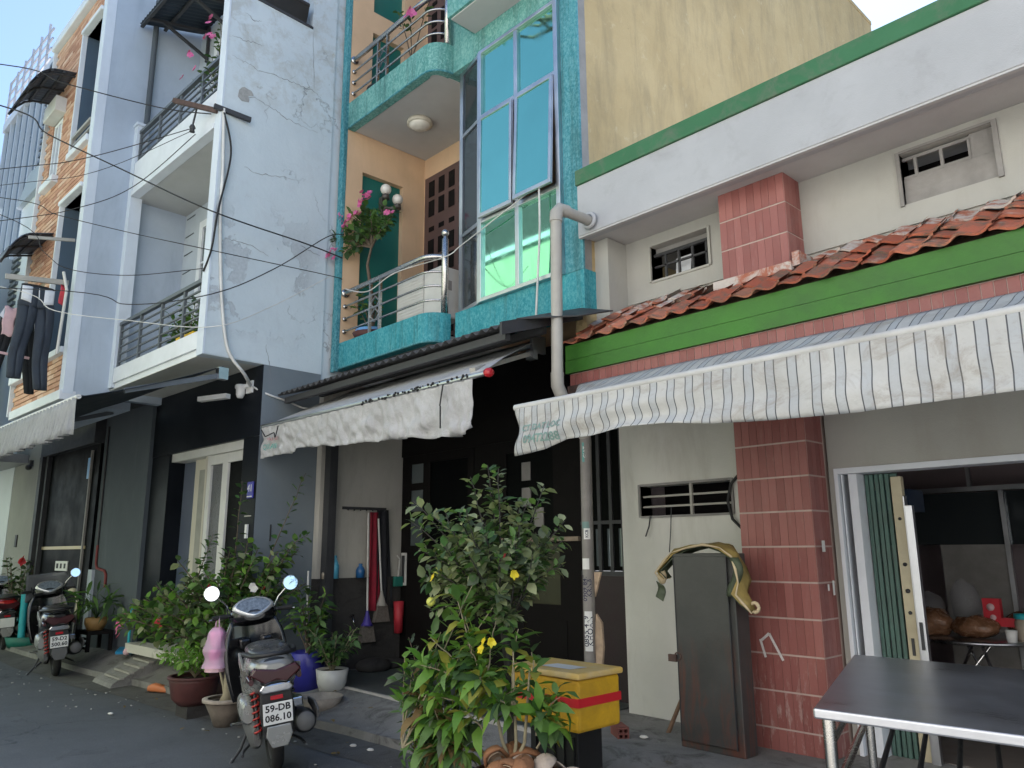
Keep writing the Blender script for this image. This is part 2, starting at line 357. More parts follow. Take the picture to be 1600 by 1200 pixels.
def m_glass(name, col, rough=.02, met=1.):
    t = NT(name); k = t.noise(1.3, 4, .6)
    t.bump(t.noise(.9, 2, .5), .015, .05)
    MATS[name] = t.out(t.ramp(k, [(.3, mul(col, .9)), (.7, col)]), t.ramp(t.noise(6, 6, .7), [(.4, rough), (.8, rough+.06)]), met, .6)
def m_brick():
    t = NT('cladding_brick'); r = t.n('ShaderNodeObjectInfo').outputs['Random']; i = t.n('ShaderNodeNewGeometry').outputs['Random Per Island']
    q = t.math('FRACT', t.math('ADD', r, i))
    col = t.ramp(q, [(0, (.42, .22, .15)), (.35, (.52, .29, .20)), (.7, (.60, .37, .26)), (1, (.66, .46, .36))])
    t.bump(t.noise(40, 4, .6), .3, .008); MATS['cladding_brick'] = t.out(col, .85, 0, .2)
def m_clear(name, col=(1, 1, 1), rough=.08, mixf=.35):
    t = NT(name); tr = t.n('ShaderNodeBsdfTransparent'); tr.inputs[0].default_value = (*col, 1)
    ms = t.n('ShaderNodeMixShader'); ms.inputs[0].default_value = mixf; t.l(tr.outputs[0], ms.inputs[1]); t.l(t.b.outputs[0], ms.inputs[2])
    t.l(ms.outputs[0], t.t.nodes['Material Output'].inputs['Surface']); t.bump(t.noise(18, 5, .6), .6, .02)
    MATS[name] = t.out(tuple(col), rough, 0, .6)
m_peel(); m_mustard(); m_asphalt(); m_rooftile(); m_walltile(); m_stripe(); m_rustcab(); m_brick()
m_plaster('white_fascia', (.41, .42, .435), .45, (.28, .28, .285), False)
m_plaster('cream_wall', (.40, .395, .365), .5, (.33, .31, .27)); m_plaster('porch_wall', (.44, .425, .385), .5, (.25, .24, .21)); m_plaster('soffit_white', (.48, .48, .475), .3, (.42, .41, .39), False)
m_plaster('lower_cream', (.60, .595, .55), .5, (.36, .34, .29), True, 1.4)
m_plaster('green_trim', (.055, .165, .085), .8, (.13, .16, .12), False, 2.6, .3, .48)
m_plaster('peach_wall', (.64, .45, .29), .35, (.42, .30, .2)); m_plaster('blue_wall', (.41, .475, .56), .45, (.25, .30, .38)); m_plaster('grey_wall', (.44, .49, .55), .4, (.30, .33, .37))
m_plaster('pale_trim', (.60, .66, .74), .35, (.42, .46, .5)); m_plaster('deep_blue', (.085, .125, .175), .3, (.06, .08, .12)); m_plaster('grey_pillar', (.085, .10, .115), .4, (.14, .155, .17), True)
m_plaster('low_grey_shade', (.17, .20, .225), .45, (.19, .21, .23)); m_plaster('pale_pillar', (.30, .30, .28), .4, (.34, .33, .3)); m_plaster('lime_wall', (.42, .50, .36), .4, (.22, .33, .18)); m_plaster('room_wall', (.30, .25, .265), .3, (.1, .09, .09))
m_teal('teal_low', (.014, .20, .25), (.03, .27, .32), (.11, .38, .42)); m_teal('teal_high', (.06, .23, .215), (.11, .31, .285), (.24, .46, .42)); m_teal('teal_blue', (.022, .17, .215), (.05, .245, .285), (.16, .38, .42))
m_concrete('bounce_pave', (.42, .41, .39), (.25, .24, .22)); m_concrete('pavement', (.25, .245, .235)); m_concrete('gutter', (.13, .128, .12)); m_concrete('dark_base', (.055, .052, .05), (.02, .02, .02))
m_whitecloth('white_cloth', (.44, .44, .45)); m_whitecloth('grey_cloth', (.30, .31, .32), (.2, .2, .2))
m_steel('stainless', (.60, .62, .67), .30, (2, 60, 60)); m_steel('aluminium', (.66, .68, .72), .33); m_steel('pipe_steel', (.58, .57, .55), .22); m_steel('chrome', (.75, .75, .76), .07)
m_glass('teal_glass', (.30, .70, .52)); m_glass('dark_glass', (.05, .06, .065), .05, .3); m_glass('clear_glass', (.16, .19, .20), .03, .4); m_glass('mirror', (.8, .84, .88), .02)
m_leaf('leaf_dark', (.032, .078, .027), (.10, .165, .058)); m_leaf('leaf_mid', (.052, .135, .032), (.15, .26, .068)); m_leaf('leaf_bright', (.085, .21, .025), (.22, .38, .06)); m_leaf('leaf_fern', (.08, .19, .02), (.20, .34, .05))
m_leaf('leaf_olive', (.13, .17, .085), (.35, .38, .21)); m_leaf('petal_pink', (.62, .10, .30), (.75, .22, .45), .6); m_leaf('petal_yellow', (.80, .60, .02), (.85, .72, .05), .6); m_leaf('petal_white', (.75, .72, .7), (.8, .74, .76), .6); m_leaf('petal_red', (.5, .02, .04), (.6, .08, .1), .6)
m_leaf('leaf_yellow', (.22, .24, .04), (.36, .33, .06)); m_leaf('leaf_dry', (.16, .10, .04), (.26, .18, .08), .8); m_leaf('leaf_grey', (.045, .07, .04), (.11, .14, .08))
for a in [('green_board', (.042, .165, .018), .5, 0, .22, 2.5, .25, 30, .4, .7, (.025, .075, .02)), ('grout', (.46, .36, .32), .9), ('bark', (.11, .085, .06), .9, 0, .3, 20, .5, 40), ('stem_pale', (.30, .26, .17), .8, 0, .25, 15, .3), ('dark_trunk', (.045, .042, .038), .85, 0, .3, 20, .5, 40),
          ('black_stone', (.009, .011, .015), .4, 0, .3, 2, .03, 60, .08), ('black_plastic', (.014, .014, .015), .42, 0, .2, 8, .05), ('rubber', (.014, .014, .014), .8, 0, .3, 20, .3), ('gloss_black', (.008, .008, .009), .14, 0, .1, 4, .0, 60, .6),
          ('silver_paint', (.32, .32, .305), .26, .4, .02, 4, .0, 60, .6), ('grey_plastic', (.10, .10, .10), .55, 0, .15, 8, .1), ('plate_white', (.78, .78, .76), .45, 0, .06, 8, .03), ('black_ink', (.012, .012, .014), .6, 0, .1), ('red_lens', (.42, .012, .02), .15, 0, .1, 8, .0, 60, .6), ('dark_lens', (.05, .012, .014), .12, 0, .15, 8, .0, 60, .6),
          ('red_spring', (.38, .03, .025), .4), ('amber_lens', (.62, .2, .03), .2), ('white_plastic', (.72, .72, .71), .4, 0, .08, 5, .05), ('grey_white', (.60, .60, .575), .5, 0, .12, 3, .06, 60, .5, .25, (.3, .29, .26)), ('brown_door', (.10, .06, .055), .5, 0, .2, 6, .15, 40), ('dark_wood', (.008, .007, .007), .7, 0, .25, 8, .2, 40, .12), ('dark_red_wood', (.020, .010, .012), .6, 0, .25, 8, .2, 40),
          ('door_green', (.010, .135, .115), .45, 0, .12, 2, .08), ('grille_green', (.065, .13, .11), .55, 0, .2, 6, .1, 40, .5, .3), ('cream_metal', (.50, .45, .31), .5, 0, .15, 5, .12, 30, .5, .35, (.28, .2, .11)), ('grey_rail', (.10, .115, .13), .5, 0, .15, 6, .1), ('iron_dark', (.035, .036, .04), .6, 0, .25, 10, .2), ('rust_iron', (.09, .055, .045), .85, 0, .4, 14, .3),
          ('pvc_grey', (.37, .355, .32), .5, 0, .14, 4, .08, 50, .4, .35, (.2, .18, .15)), ('pvc_dark', (.25, .235, .22), .6, 0, .2, 5, .1, 50, .4, .4, (.1, .09, .08)), ('cable_black', (.012, .012, .013), .6), ('cable_white', (.58, .58, .56), .55), ('corrugated', (.055, .055, .058), .6, .2, .25, 5, .15, 40, .5, .3), ('corrugated_light', (.30, .30, .30), .5, .3, .2, 4, .1), ('navy_tarp', (.018, .028, .042), .6, 0, .25, 4, .3, 20),
          ('foam_yellow', (.70, .40, .02), .6, 0, .14, 5, .2, 70, .35, .75, (.36, .2, .03)), ('foam_lid', (.66, .43, .10), .6, 0, .12, 7, .25, 70, .3, .6, (.62, .55, .42)), ('red_tape', (.62, .02, .03), .35, 0, .08, 6, .06), ('hollow_brick', (.22, .075, .06), .9, 0, .25, 12, .4, 60), ('stick_wood', (.17, .10, .06), .8, 0, .25, 20, .3), ('palm_sheath', (.32, .235, .075), .65, 0, .3, 12, .4, 40), ('palm_inner', (.055, .07, .04), .6, 0, .3, 12, .3), ('palm_edge', (.52, .42, .27), .7),
          ('coconut_husk', (.27, .125, .06), .85, 0, .35, 9, .5, 30), ('husk_inner', (.42, .31, .22), .85, 0, .35, 14, .6, 30), ('husk_white', (.50, .42, .36), .8, 0, .3, 14, .4), ('terracotta', (.085, .028, .026), .6, 0, .3, 8, .2, 40, .4, .4, (.05, .045, .04)), ('clay_pot', (.22, .13, .11), .75, 0, .25, 8, .25, 40, .3, .4, (.12, .11, .1)), ('stone_pot', (.14, .115, .095), .85, 0, .3, 12, .5, 40), ('stone_rim', (.36, .31, .26), .85, 0, .25, 12, .4, 40), ('ceramic_white', (.58, .57, .53), .3, 0, .08, 5, .04), ('blue_pot', (.016, .035, .075), .5, 0, .2, 6, .1), ('blue_bucket', (.03, .17, .52), .45, 0, .1, 5, .05), ('ochre_pot', (.34, .20, .07), .6, 0, .25, 10, .3), ('soil', (.03, .022, .016), .95, 0, .3, 30, .8, 60),
          ('pink_drink', (.75, .22, .50), .3, 0, .15, 16, .1), ('turquoise', (.02, .36, .42), .45, 0, .1), ('dustpan_blue', (.025, .22, .42), .45, 0, .12), ('green_plastic', (.012, .14, .11), .5), ('red_plastic', (.42, .03, .045), .5), ('red_cloth', (.22, .012, .028), .9, 0, .25, 8, .5, 30), ('dark_cloth', (.016, .017, .022), .9, 0, .3, 8, .5, 30), ('bottle_blue', (.09, .38, .55), .3), ('bottle_navy', (.02, .10, .26), .3), ('purple_plastic', (.07, .05, .32), .45), ('straw', (.16, .14, .12), .95, 0, .3, 40, .8, 80), ('pole_white', (.6, .6, .57), .4),
          ('denim', (.035, .045, .062), .9, 0, .25, 10, .5, 90), ('denim_black', (.012, .014, .018), .9, 0, .2, 10, .4, 90), ('cloth_white', (.68, .70, .74), .85, 0, .08, 10, .4, 40), ('cloth_pink', (.62, .42, .44), .85, 0, .1, 10, .4, 40), ('lamp_glass', (.70, .68, .62), .25, 0, .06), ('lamp_dish', (.52, .49, .41), .4, 0, .1, 8, .05), ('lamp_base', (.08, .07, .06), .4), ('sheet_teal', (.012, .085, .095), .6, 0, .12, 3, .1), ('tower_glass', (.10, .15, .21), .3, 0, .2, 1.0, .0), ('bounce_white', (.76, .745, .71), .85, 0, .06, 1, .1), ('bar_grey', (.50, .50, .49), .5, 0, .1, 4, .05, 60, .4, .4, (.25, .23, .2)), ('far_white', (.60, .63, .67), .85, 0, .08, 1, .1), ('far_grey', (.34, .38, .43), .8, 0, .12, 1, .1), ('rose_rail', (.40, .40, .43), .5), ('trim_white', (.66, .69, .74), .6, 0, .1, 3, .1),
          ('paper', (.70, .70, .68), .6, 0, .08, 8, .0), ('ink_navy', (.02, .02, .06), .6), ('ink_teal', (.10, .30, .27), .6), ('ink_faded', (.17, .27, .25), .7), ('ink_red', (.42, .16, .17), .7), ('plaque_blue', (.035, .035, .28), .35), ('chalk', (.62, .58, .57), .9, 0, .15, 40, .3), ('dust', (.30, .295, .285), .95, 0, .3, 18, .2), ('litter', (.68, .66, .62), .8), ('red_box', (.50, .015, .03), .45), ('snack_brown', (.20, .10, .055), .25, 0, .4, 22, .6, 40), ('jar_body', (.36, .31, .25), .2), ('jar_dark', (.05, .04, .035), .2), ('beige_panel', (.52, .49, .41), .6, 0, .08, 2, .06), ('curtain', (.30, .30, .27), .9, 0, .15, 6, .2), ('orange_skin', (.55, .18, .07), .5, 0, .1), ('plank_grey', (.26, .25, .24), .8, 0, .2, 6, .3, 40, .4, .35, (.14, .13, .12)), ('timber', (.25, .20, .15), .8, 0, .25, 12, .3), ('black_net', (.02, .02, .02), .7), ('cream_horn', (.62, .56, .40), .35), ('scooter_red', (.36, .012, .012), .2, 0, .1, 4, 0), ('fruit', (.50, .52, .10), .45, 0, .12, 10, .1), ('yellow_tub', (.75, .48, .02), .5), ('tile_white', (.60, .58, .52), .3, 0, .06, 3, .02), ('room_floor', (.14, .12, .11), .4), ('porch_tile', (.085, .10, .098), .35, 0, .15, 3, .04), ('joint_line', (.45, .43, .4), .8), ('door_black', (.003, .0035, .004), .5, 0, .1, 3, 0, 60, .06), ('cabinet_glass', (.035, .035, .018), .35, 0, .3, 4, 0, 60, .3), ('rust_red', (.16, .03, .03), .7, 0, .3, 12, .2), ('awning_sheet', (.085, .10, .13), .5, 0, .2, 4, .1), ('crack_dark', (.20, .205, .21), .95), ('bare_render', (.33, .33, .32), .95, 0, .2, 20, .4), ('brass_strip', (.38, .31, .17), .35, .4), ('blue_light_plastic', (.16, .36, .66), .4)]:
    plain(*a)
m_clear('poly_bag', (.85, .85, .88), .1, .12); m_clear('pink_bag', (.97, .72, .88), .2, .38); m_clear('visor', (.35, .36, .38), .05, .35)
X_ = MATS
M = MATS
# ---------------------------------------------------------------- ground
def kerb_y(x): return 3.0+(x+10.75)*.04 if x < -10.75 else (3.56+(x+5.6)*.109 if x < -5.6 else 3.56+(x+5.6)*.02)
def walk_h(x, y):
    inner = .2 if x > -7.4 else (.38 if x < -8.4 else .2+.18*(-7.4-x))
    if x < -11.5: inner = .38-.2*min(1, (-11.5-x)/1.5)
    t = (y-kerb_y(x)-.03)/(.75 if x < -7.4 else .55)
    t = max(0, min(1, t)); return .085+(inner-.085)*t*t*(3-2*t)
structure(MB().quad((-300, -300, 0), (300, -300, 0), (300, 300, 0), (-300, 300, 0)).build('road', M['asphalt']))
b = MB(); xs = [-40+i*.5 for i in range(97)]
for i in range(len(xs)-1):
    a, c = xs[i], xs[i+1]
    ga, gc = kerb_y(a)-.36-.03*sin(a*3), kerb_y(c)-.36-.03*sin(c*3)
    b.add([(a, ga, .004), (c, gc, .004), (c, kerb_y(c)+.02, .02), (a, kerb_y(a)+.02, .02)], [(0, 1, 2, 3)])
structure(b.build('gutter', M['gutter']))
b = MB(); nx, ny = 240, 12; x0, x1 = -40., 8.
def wv(i, j):
    x = x0+(x1-x0)*i/nx; k = kerb_y(x)+.012*mnoise.noise((x*3, 0, 0)); y = k+(7.5-k)*(j/ny)**2.2
    return (x, y, walk_h(x, y)+.006*mnoise.noise((x*4, y*4, 2)))
v = [wv(i, j) for j in range(ny+1) for i in range(nx+1)]
b.add(v, [(j*(nx+1)+i, j*(nx+1)+i+1, (j+1)*(nx+1)+i+1, (j+1)*(nx+1)+i) for j in range(ny) for i in range(nx)], 0, True)
kv = [(v[i][0], v[i][1]+.004, -.02) for i in range(nx+1)]
b.add([v[i] for i in range(nx+1)]+kv, [(i+nx+1, i+nx+2, i+1, i) for i in range(nx)])
structure(b.build('pavement', M['pavement']))
structure(MB().quad((-40, -3.6, .012), (20, -3.6, .012), (20, -.55, .012), (-40, -.55, .012)).build('bounce_pavement', M['bounce_pave']))  # unseen pale strip, added to bounce sunlight up under soffits and awnings
b = MB().box(-7.4, -4.12, 4.12, 5.33, .15, .212)
structure(b.build('porch_floor', M['porch_tile']))
structure(MB().box(-7.4, -4.12, 4.085, 4.118, .15, .216).build('kerb_strip', M['joint_line']))
# ---------------------------------------------------------------- the low shop house on the right
sh = thing('shop_house', 'low shop house with red tiled pillar, green eaves board and white parapet', 'house', (-2.5, 4.8, .2), world=True)
par = MB().box(-4.01, 2.2, 4.6, 4.72, 4.012, 4.47).build('parapet', M['white_fascia'], sh, bevel=.006)
MB().box(-4.02, 2.21, 4.583, 4.74, 4.472, 4.61).build('parapet_trim', M['green_trim'], sh, bevel=.008)
b = MB().box(-4.0, 2.2, 4.722, 12, 4.06, 4.2).box(-4.0, 2.2, 4.722, 5.4, 4.022, 4.058).box(-4.01, 2.2, 4.606, 4.64, 3.998, 4.011)
b.build('roof_slab', M['soffit_white'], sh)
wins = [(-3.60, -3.05, 3.62, 3.915), (-1.60, -1.065, 3.61, 3.96)]
b = MB().slab(-3.98, 2.2, 3.28, 4.02, 5.05, 5.2, wins)
b.box(-4.05, -3.86, 4.8, 5.049, 3.2, 4.015)
b.build('upper_wall', M['cream_wall'], sh)
MB().box(-3.858, 2.2, 5.035, 5.049, 3.46, 3.475).build('wall_ledge', M['cream_wall'], sh)
# barred window on the left of the pillar
w = MB().box(-3.62, -3.60, 5.03, 5.2, 3.61, 3.93).box(-3.05, -3.03, 5.03, 5.2, 3.61, 3.93).box(-3.60, -3.05, 5.03, 5.2, 3.916, 3.935).box(-3.60, -3.05, 5.04, 5.2, 3.60, 3.619).build('window', M['cream_wall'], sh)
for i in range(4): inst_me = MB().box(-3.50+i*.13, -3.482+i*.13, 5.09, 5.108, 3.62, 3.84).build('window_bar', M['iron_dark'], w)
MB().box(-3.60, -3.05, 5.09, 5.11, 3.74, 3.755).box(-3.6, -3.05, 5.085, 5.115, 3.835, 3.86).build('cross_bar', M['iron_dark'], w)
MB().box(-3.60, -3.05, 5.12, 5.14, 3.862, 3.914).build('board', M['plank_grey'], w)
MB().quad((-3.46, 5.19, 3.65), (-3.3, 5.16, 3.64), (-3.28, 5.16, 3.8), (-3.45, 5.19, 3.81)).build('cloth', M['cloth_white'], w, solid=.004)
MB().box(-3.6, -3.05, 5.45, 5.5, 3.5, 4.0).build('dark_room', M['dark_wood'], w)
# boarded window on the right
w = MB().box(-1.625, -1.60, 5.035, 5.2, 3.60, 3.975).box(-1.065, -1.035, 5.035, 5.2, 3.60, 3.975).box(-1.60, -1.065, 5.035, 5.2, 3.962, 3.978).build('window', M['plank_grey'], sh)
MB().box(-1.598, -1.067, 5.07, 5.09, 3.612, 3.70).build('board', M['plank_grey'], w)
MB().box(-1.598, -1.067, 5.078, 5.098, 3.704, 3.79).build('board', M['plank_grey'], w)
MB().box(-1.20, -1.067, 5.085, 5.1, 3.794, 3.955).build('board', M['plank_grey'], w)
for a in (-1.53, -1.375, -1.215): MB().box(a, a+.018, 5.085, 5.105, 3.795, 3.93).build('window_bar', M['plank_grey'], w)
MB().box(-1.598, -1.2, 5.087, 5.103, 3.795, 3.815).box(-1.598, -1.2, 5.087, 5.103, 3.925, 3.945).build('cross_bar', M['plank_grey'], w)
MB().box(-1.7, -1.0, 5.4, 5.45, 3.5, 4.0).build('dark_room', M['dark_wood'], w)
# pillar faced with long red tiles, in two visible lengths
tile = MB().box(-.0275, .0275, -.004, .0, -.1065, .1065).mesh('tile', M['red_tile'])
tileS = MB().box(-.025, .025, -.004, .0, -.1065, .1065).mesh('tile', M['red_tile'])
pil = MB().box(-2.805, -2.292, 4.815, 5.25, .18, 2.68).build('pillar', M['grout'], sh)
up_pil = MB().box(-2.805, -2.292, 4.815, 5.25, 3.28, 4.02).build('pillar', M['grout'], sh)
for P, rows, ztop in ((pil, 11, 2.576), (up_pil, 4, 4.026)):
    for r in range(rows):
        zc = ztop-.112-.2245*r
        for i in range(9): inst(tile, 'tile', P, (-2.7765+.0571*i, 4.8145, zc), (0, rnd.uniform(-.006, .006), 0))
        for i in range(4): inst(tile if i < 3 else tileS, 'tile', P, (-2.2915, 4.845+.0571*i, zc), (0, 0, pi/2))
MB().box(-2.85, -2.25, 4.74, 4.8, 3.27, 3.335).box(-2.25, -2.2, 4.76, 5.04, 3.30, 3.40).build('mortar_fillet', M['mortar_tile'], sh)
# eaves: clay tiles, green boards, red tile band
tr = MB().quad((-4.02, 4.43, 3.02), (2.2, 4.43, 3.02), (2.2, 5.05, 3.36), (-4.02, 5.05, 3.36)).box(-4.0, 2.2, 4.47, 4.8, 2.62, 3.0).build('tile_roof', M['timber'], sh)
def tile_fn(i, j):
    x = (i-.5)*.188; prof = .014*cos(i*2*pi-.6)+(.008 if i > .85 else 0)
    return (x, j*.23, prof+.006*(1-j))
rt = MB().grid(tile_fn, 10, 3); o = len(rt.v)
rt.add([p-Vector((0, 0, .014)) for p in rt.v], [tuple(reversed(f)) for f in rt.f], 0, True)
rt.add([rt.v[i] for i in range(11)]+[rt.v[o+i] for i in range(11)], [(i+11, i+12, i+1, i) for i in range(10)])
tm = rt.mesh('roof_tile', M['clay_tile']); tm2 = rt.mesh('roof_tile', M['mortar_tile'])
sl = math.atan2(.36, .62)
for r in range(4):
    for c in range(35):
        y = 4.375+.172*r*cos(sl); z = 3.05+.172*r*sin(sl)+.022*r*.3
        if r >= 2 and -2.93 < -3.92+.168*c < -2.12 and y > 4.6: continue
        me = tm2 if (r == 3 or (r == 2 and rnd.random() < .3)) else tm
        inst(me, 'roof_tile', tr, (-3.93+.168*c+rnd.uniform(-.008, .008)+(.012*r), y+rnd.uniform(-.02, .02), z+rnd.uniform(-.006, .010)), (sl+rnd.uniform(-.08, .06), rnd.uniform(-.08, .08), rnd.uniform(-.09, .09)))
MB().box(-4.02, 2.2, 4.415, 4.44, 2.802, 2.905).build('board', M['green_board'], sh)
MB().box(-4.02, 2.2, 4.419, 4.442, 2.909, 3.03).build('board', M['green_board'], sh)
band = MB().box(-4.0, 2.2, 4.446, 4.468, 2.60, 2.80).build('tile_band', M['grout'], sh)
tb = MB().box(-.0278, .0278, -.004, 0, -.096, .096).mesh('tile', M['red_tile'])
for i in range(100): inst(tb, 'tile', band, (-3.968+.0605*i, 4.4455, 2.699))
# ground floor walls
b = MB().slab(-4.02, -2.80, .16, 2.7, 5.06, 5.2, [(-3.82, -3.0, 1.70, 1.935)])
b.build('wall', M['lower_cream'], sh)
w = MB().box(-3.838, -3.82, 5.045, 5.2, 1.69, 1.95).box(-3.0, -2.982, 5.045, 5.2, 1.69, 1.95).box(-3.82, -3.0, 5.045, 5.2, 1.936, 1.952).box(-3.82, -3.0, 5.045, 5.2, 1.684, 1.70).build('window', M['plank_grey'], sh)
for z in (1.765, 1.845): MB().box(-3.82, -3.0, 5.085, 5.1, z, z+.015).build('window_bar', M['pvc_grey'], w)
MB().box(-3.375, -3.355, 5.08, 5.103, 1.70, 1.935).build('window_bar', M['pvc_grey'], w)
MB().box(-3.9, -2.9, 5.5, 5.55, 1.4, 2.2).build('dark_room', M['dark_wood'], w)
b = MB().box(-2.27, 2.2, 5.06, 5.2, 1.955, 2.7).box(-2.272, -2.232, 5.06, 5.2, .16, 1.954).box(.9, 2.2, 5.06, 5.2, .16, 1.954)
b.build('wall', M['cream_wall'], sh)
b = MB().box(-2.231, -2.205, 5.04, 5.2, .19, 1.953).box(-2.205, .9, 5.04, 5.2, 1.915, 1.953).box(-2.198, -2.19, 5.07, 5.1, .19, 1.914).box(-2.155, -2.10, 5.08, 5.2, .19, 1.914).box(.86, .9, 5.04, 5.2, .19, 1.914)
b.build('door_frame', M['trim_white'], sh, bevel=.002)
g = MB().box(-2.1, -1.9, 5.21, 5.225, .2, .23).box(-2.1, -1.9, 5.21, 5.225, 1.88, 1.91).build('folding_gate', M['grille_green'], sh)
for i in range(5):
    x = -2.082+i*.032
    MB().box(x-.012, x+.012, 5.185-.008*(i % 2), 5.21-.008*(i % 2), .2, 1.91).build('slat', M['grille_green'], g, bevel=.003)
gp = MB().box(-1.925, -1.86, 5.165, 5.21, .2, 1.885).build('gate_post', M['cream_metal'], sh, bevel=.003)
lk = MB()
for z, r in ((1.62, .01), (1.34, .012), (1.18, .014), (1.05, .011)): lk.lathe([(0, 0), (r, 0), (r, .006), (0, .008)], (-1.89, 5.165, z), 10, ax=(0, -1, 0))
lk.box(-1.9, -1.885, 5.155, 5.165, .80, .9); lk.build('lock', M['iron_dark'], gp)
sd_ = MB().box(-1.845, -1.80, 5.13, 5.17, .2, 1.70).box(-1.858, -1.848, 5.15, 5.2, .2, 1.76).build('sliding_door', M['aluminium'], sh, bevel=.003)
MB().box(-1.832, -1.815, 5.122, 5.13, .84, 1.0).build('handle', M['iron_dark'], sd_)
# the room behind the door
b = MB().box(-4.0, -3.9, 5.21, 8.4, .16, 2.9).box(-4.0, 2.3, 8.3, 8.4, .16, 2.9).box(2.2, 2.3, 5.06, 8.4, .16, 2.9).box(-3.9, 2.2, 5.21, 8.3, 2.6, 2.7)
b.build('room', M['room_wall'], sh)
MB().box(-3.9, 2.2, 5.21, 8.3, .15, .206).build('room_floor', M['room_floor'], sh)
pt = MB().box(-3.2, .8, 7.46, 7.5, 1.91, 1.95).box(-1.92, -1.885, 7.45, 7.5, .2, 1.909).box(-2.15, -2.12, 7.46, 7.5, 1.951, 2.6).box(-3.2, -3.16, 7.46, 7.5, .2, 1.909).build('partition', M['aluminium'], sh)
MB().box(-2.42, -1.921, 7.47, 7.49, .2, 1.46).build('panel', M['plank_grey'], pt)
MB().box(-3.15, -1.0, 7.495, 7.5, 1.46, 1.90).build('pane', M['dark_glass'], pt)
# ---------------------------------------------------------------- teal house in the middle
te = thing('teal_house', 'narrow teal and peach townhouse with curved balconies and tall glass bay', 'house', (-5.8, 4.65, .2), world=True)
TL = M['teal_low']
MB().box(-5.69, -3.999, 4.65, 4.8, 3.385, 3.745).build('bay_panel', TL, te)
MB().box(-4.205, -4.0, 4.645, 4.668, 3.746, 10.2).build('pilaster', M['teal_blue'], te)
MB().slab(4.669, 12.05, 2.9, 9.86, -4.12, -4.004, [], 0, 'x').box(-4.125, -3.995, 4.67, 12.06, 9.861, 9.93).build('side_wall', M['mustard_render'], te)
MB().box(-4.0035, -4.001, 4.669, 4.76, 3.4, 9.86).build('corner_patch', M['plank_grey'], te)
MB().box(-5.86, -4.206, 4.65, 4.9, 6.435, 7.15).build('bay_beam', M['teal_high'], te)
b = MB().box(-5.43, -4.1, 4.3, 4.649, 6.74, 7.35); b.build('upper_bay', M['teal_high'], te)
MB().box(-5.40, -4.1, 4.33, 4.649, 6.725, 6.739).build('soffit', M['soffit_white'], te)
# glass bay
wb = MB(); AL = M['aluminium']
wb.box(-5.30, -5.255, 4.60, 4.66, 3.746, 6.434).box(-4.255, -4.206, 4.60, 4.66, 3.746, 6.434).box(-5.255, -4.255, 4.60, 4.66, 3.746, 3.785).box(-5.255, -4.255, 4.60, 4.66, 6.395, 6.434)
wb.box(-4.785, -4.735, 4.605, 4.66, 3.785, 6.395)
for z in (4.545, 5.655): wb.box(-5.255, -4.785, 4.605, 4.66, z, z+.05).box(-4.735, -4.255, 4.605, 4.66, z, z+.05)
bay = wb.build('window', AL, te, bevel=.004)
GL = M['teal_glass']
for x0_, x1_ in ((-5.255, -4.785), (-4.735, -4.255)):
    MB().box(x0_, x1_, 4.632, 4.642, 3.785, 4.545).build('pane', GL, bay)
    MB().box(x0_, x1_, 4.632, 4.642, 5.705, 6.395).build('pane', GL, bay)
    # middle sashes hang open a little at the bottom
    s_ = MB(); s_.box(0, x1_-x0_, -.03, 0, -.035, 0).box(0, x1_-x0_, -.03, 0, -1.08, -1.04).box(0, .032, -.03, 0, -1.04, -.035).box(x1_-x0_-.032, x1_-x0_, -.03, 0, -1.04, -.035)
    tilt = Matrix.Translation((x0_, 4.603, 5.66)) @ Matrix.Rotation(RAD(-2.4 if x0_ > -5 else -.8), 4, 'X')
    so = s_.xf(tilt).build('sash', AL, bay, bevel=.003)
    MB().box(.032, x1_-x0_-.032, -.018, -.010, -1.04, -.035).xf(tilt).build('pane', GL, bay)
# the angled light at the left of the bay
A0, A1 = Vector((-5.302, 4.64, 0)), Vector((-5.69, 4.735, 0)); dv = (A1-A0).normalized(); nv = Vector((dv.y, -dv.x, 0))
an = MB()
for t_ in (.0, 1.0): an.bar(A0.lerp(A1, t_)+Vector((0, 0, 3.746)), A0.lerp(A1, t_)+Vector((0, 0, 6.434)), .05, .05, upv=(0, 1, 0))
for z in (3.765, 4.57, 5.68, 6.415): an.bar(A0+dv*.03+Vector((0, 0, z)), A1-dv*.03+Vector((0, 0, z)), .04, .04)
al_ = an.build('window', AL, te)
for z0_, z1_ in ((3.785, 4.55), (4.59, 5.66), (5.70, 6.395)): MB().bar(A0+dv*.025+Vector((0, 0, (z0_+z1_)/2)), A1-dv*.025+Vector((0, 0, (z0_+z1_)/2)), .008, z1_-z0_).build('pane', M['dark_glass'], al_)
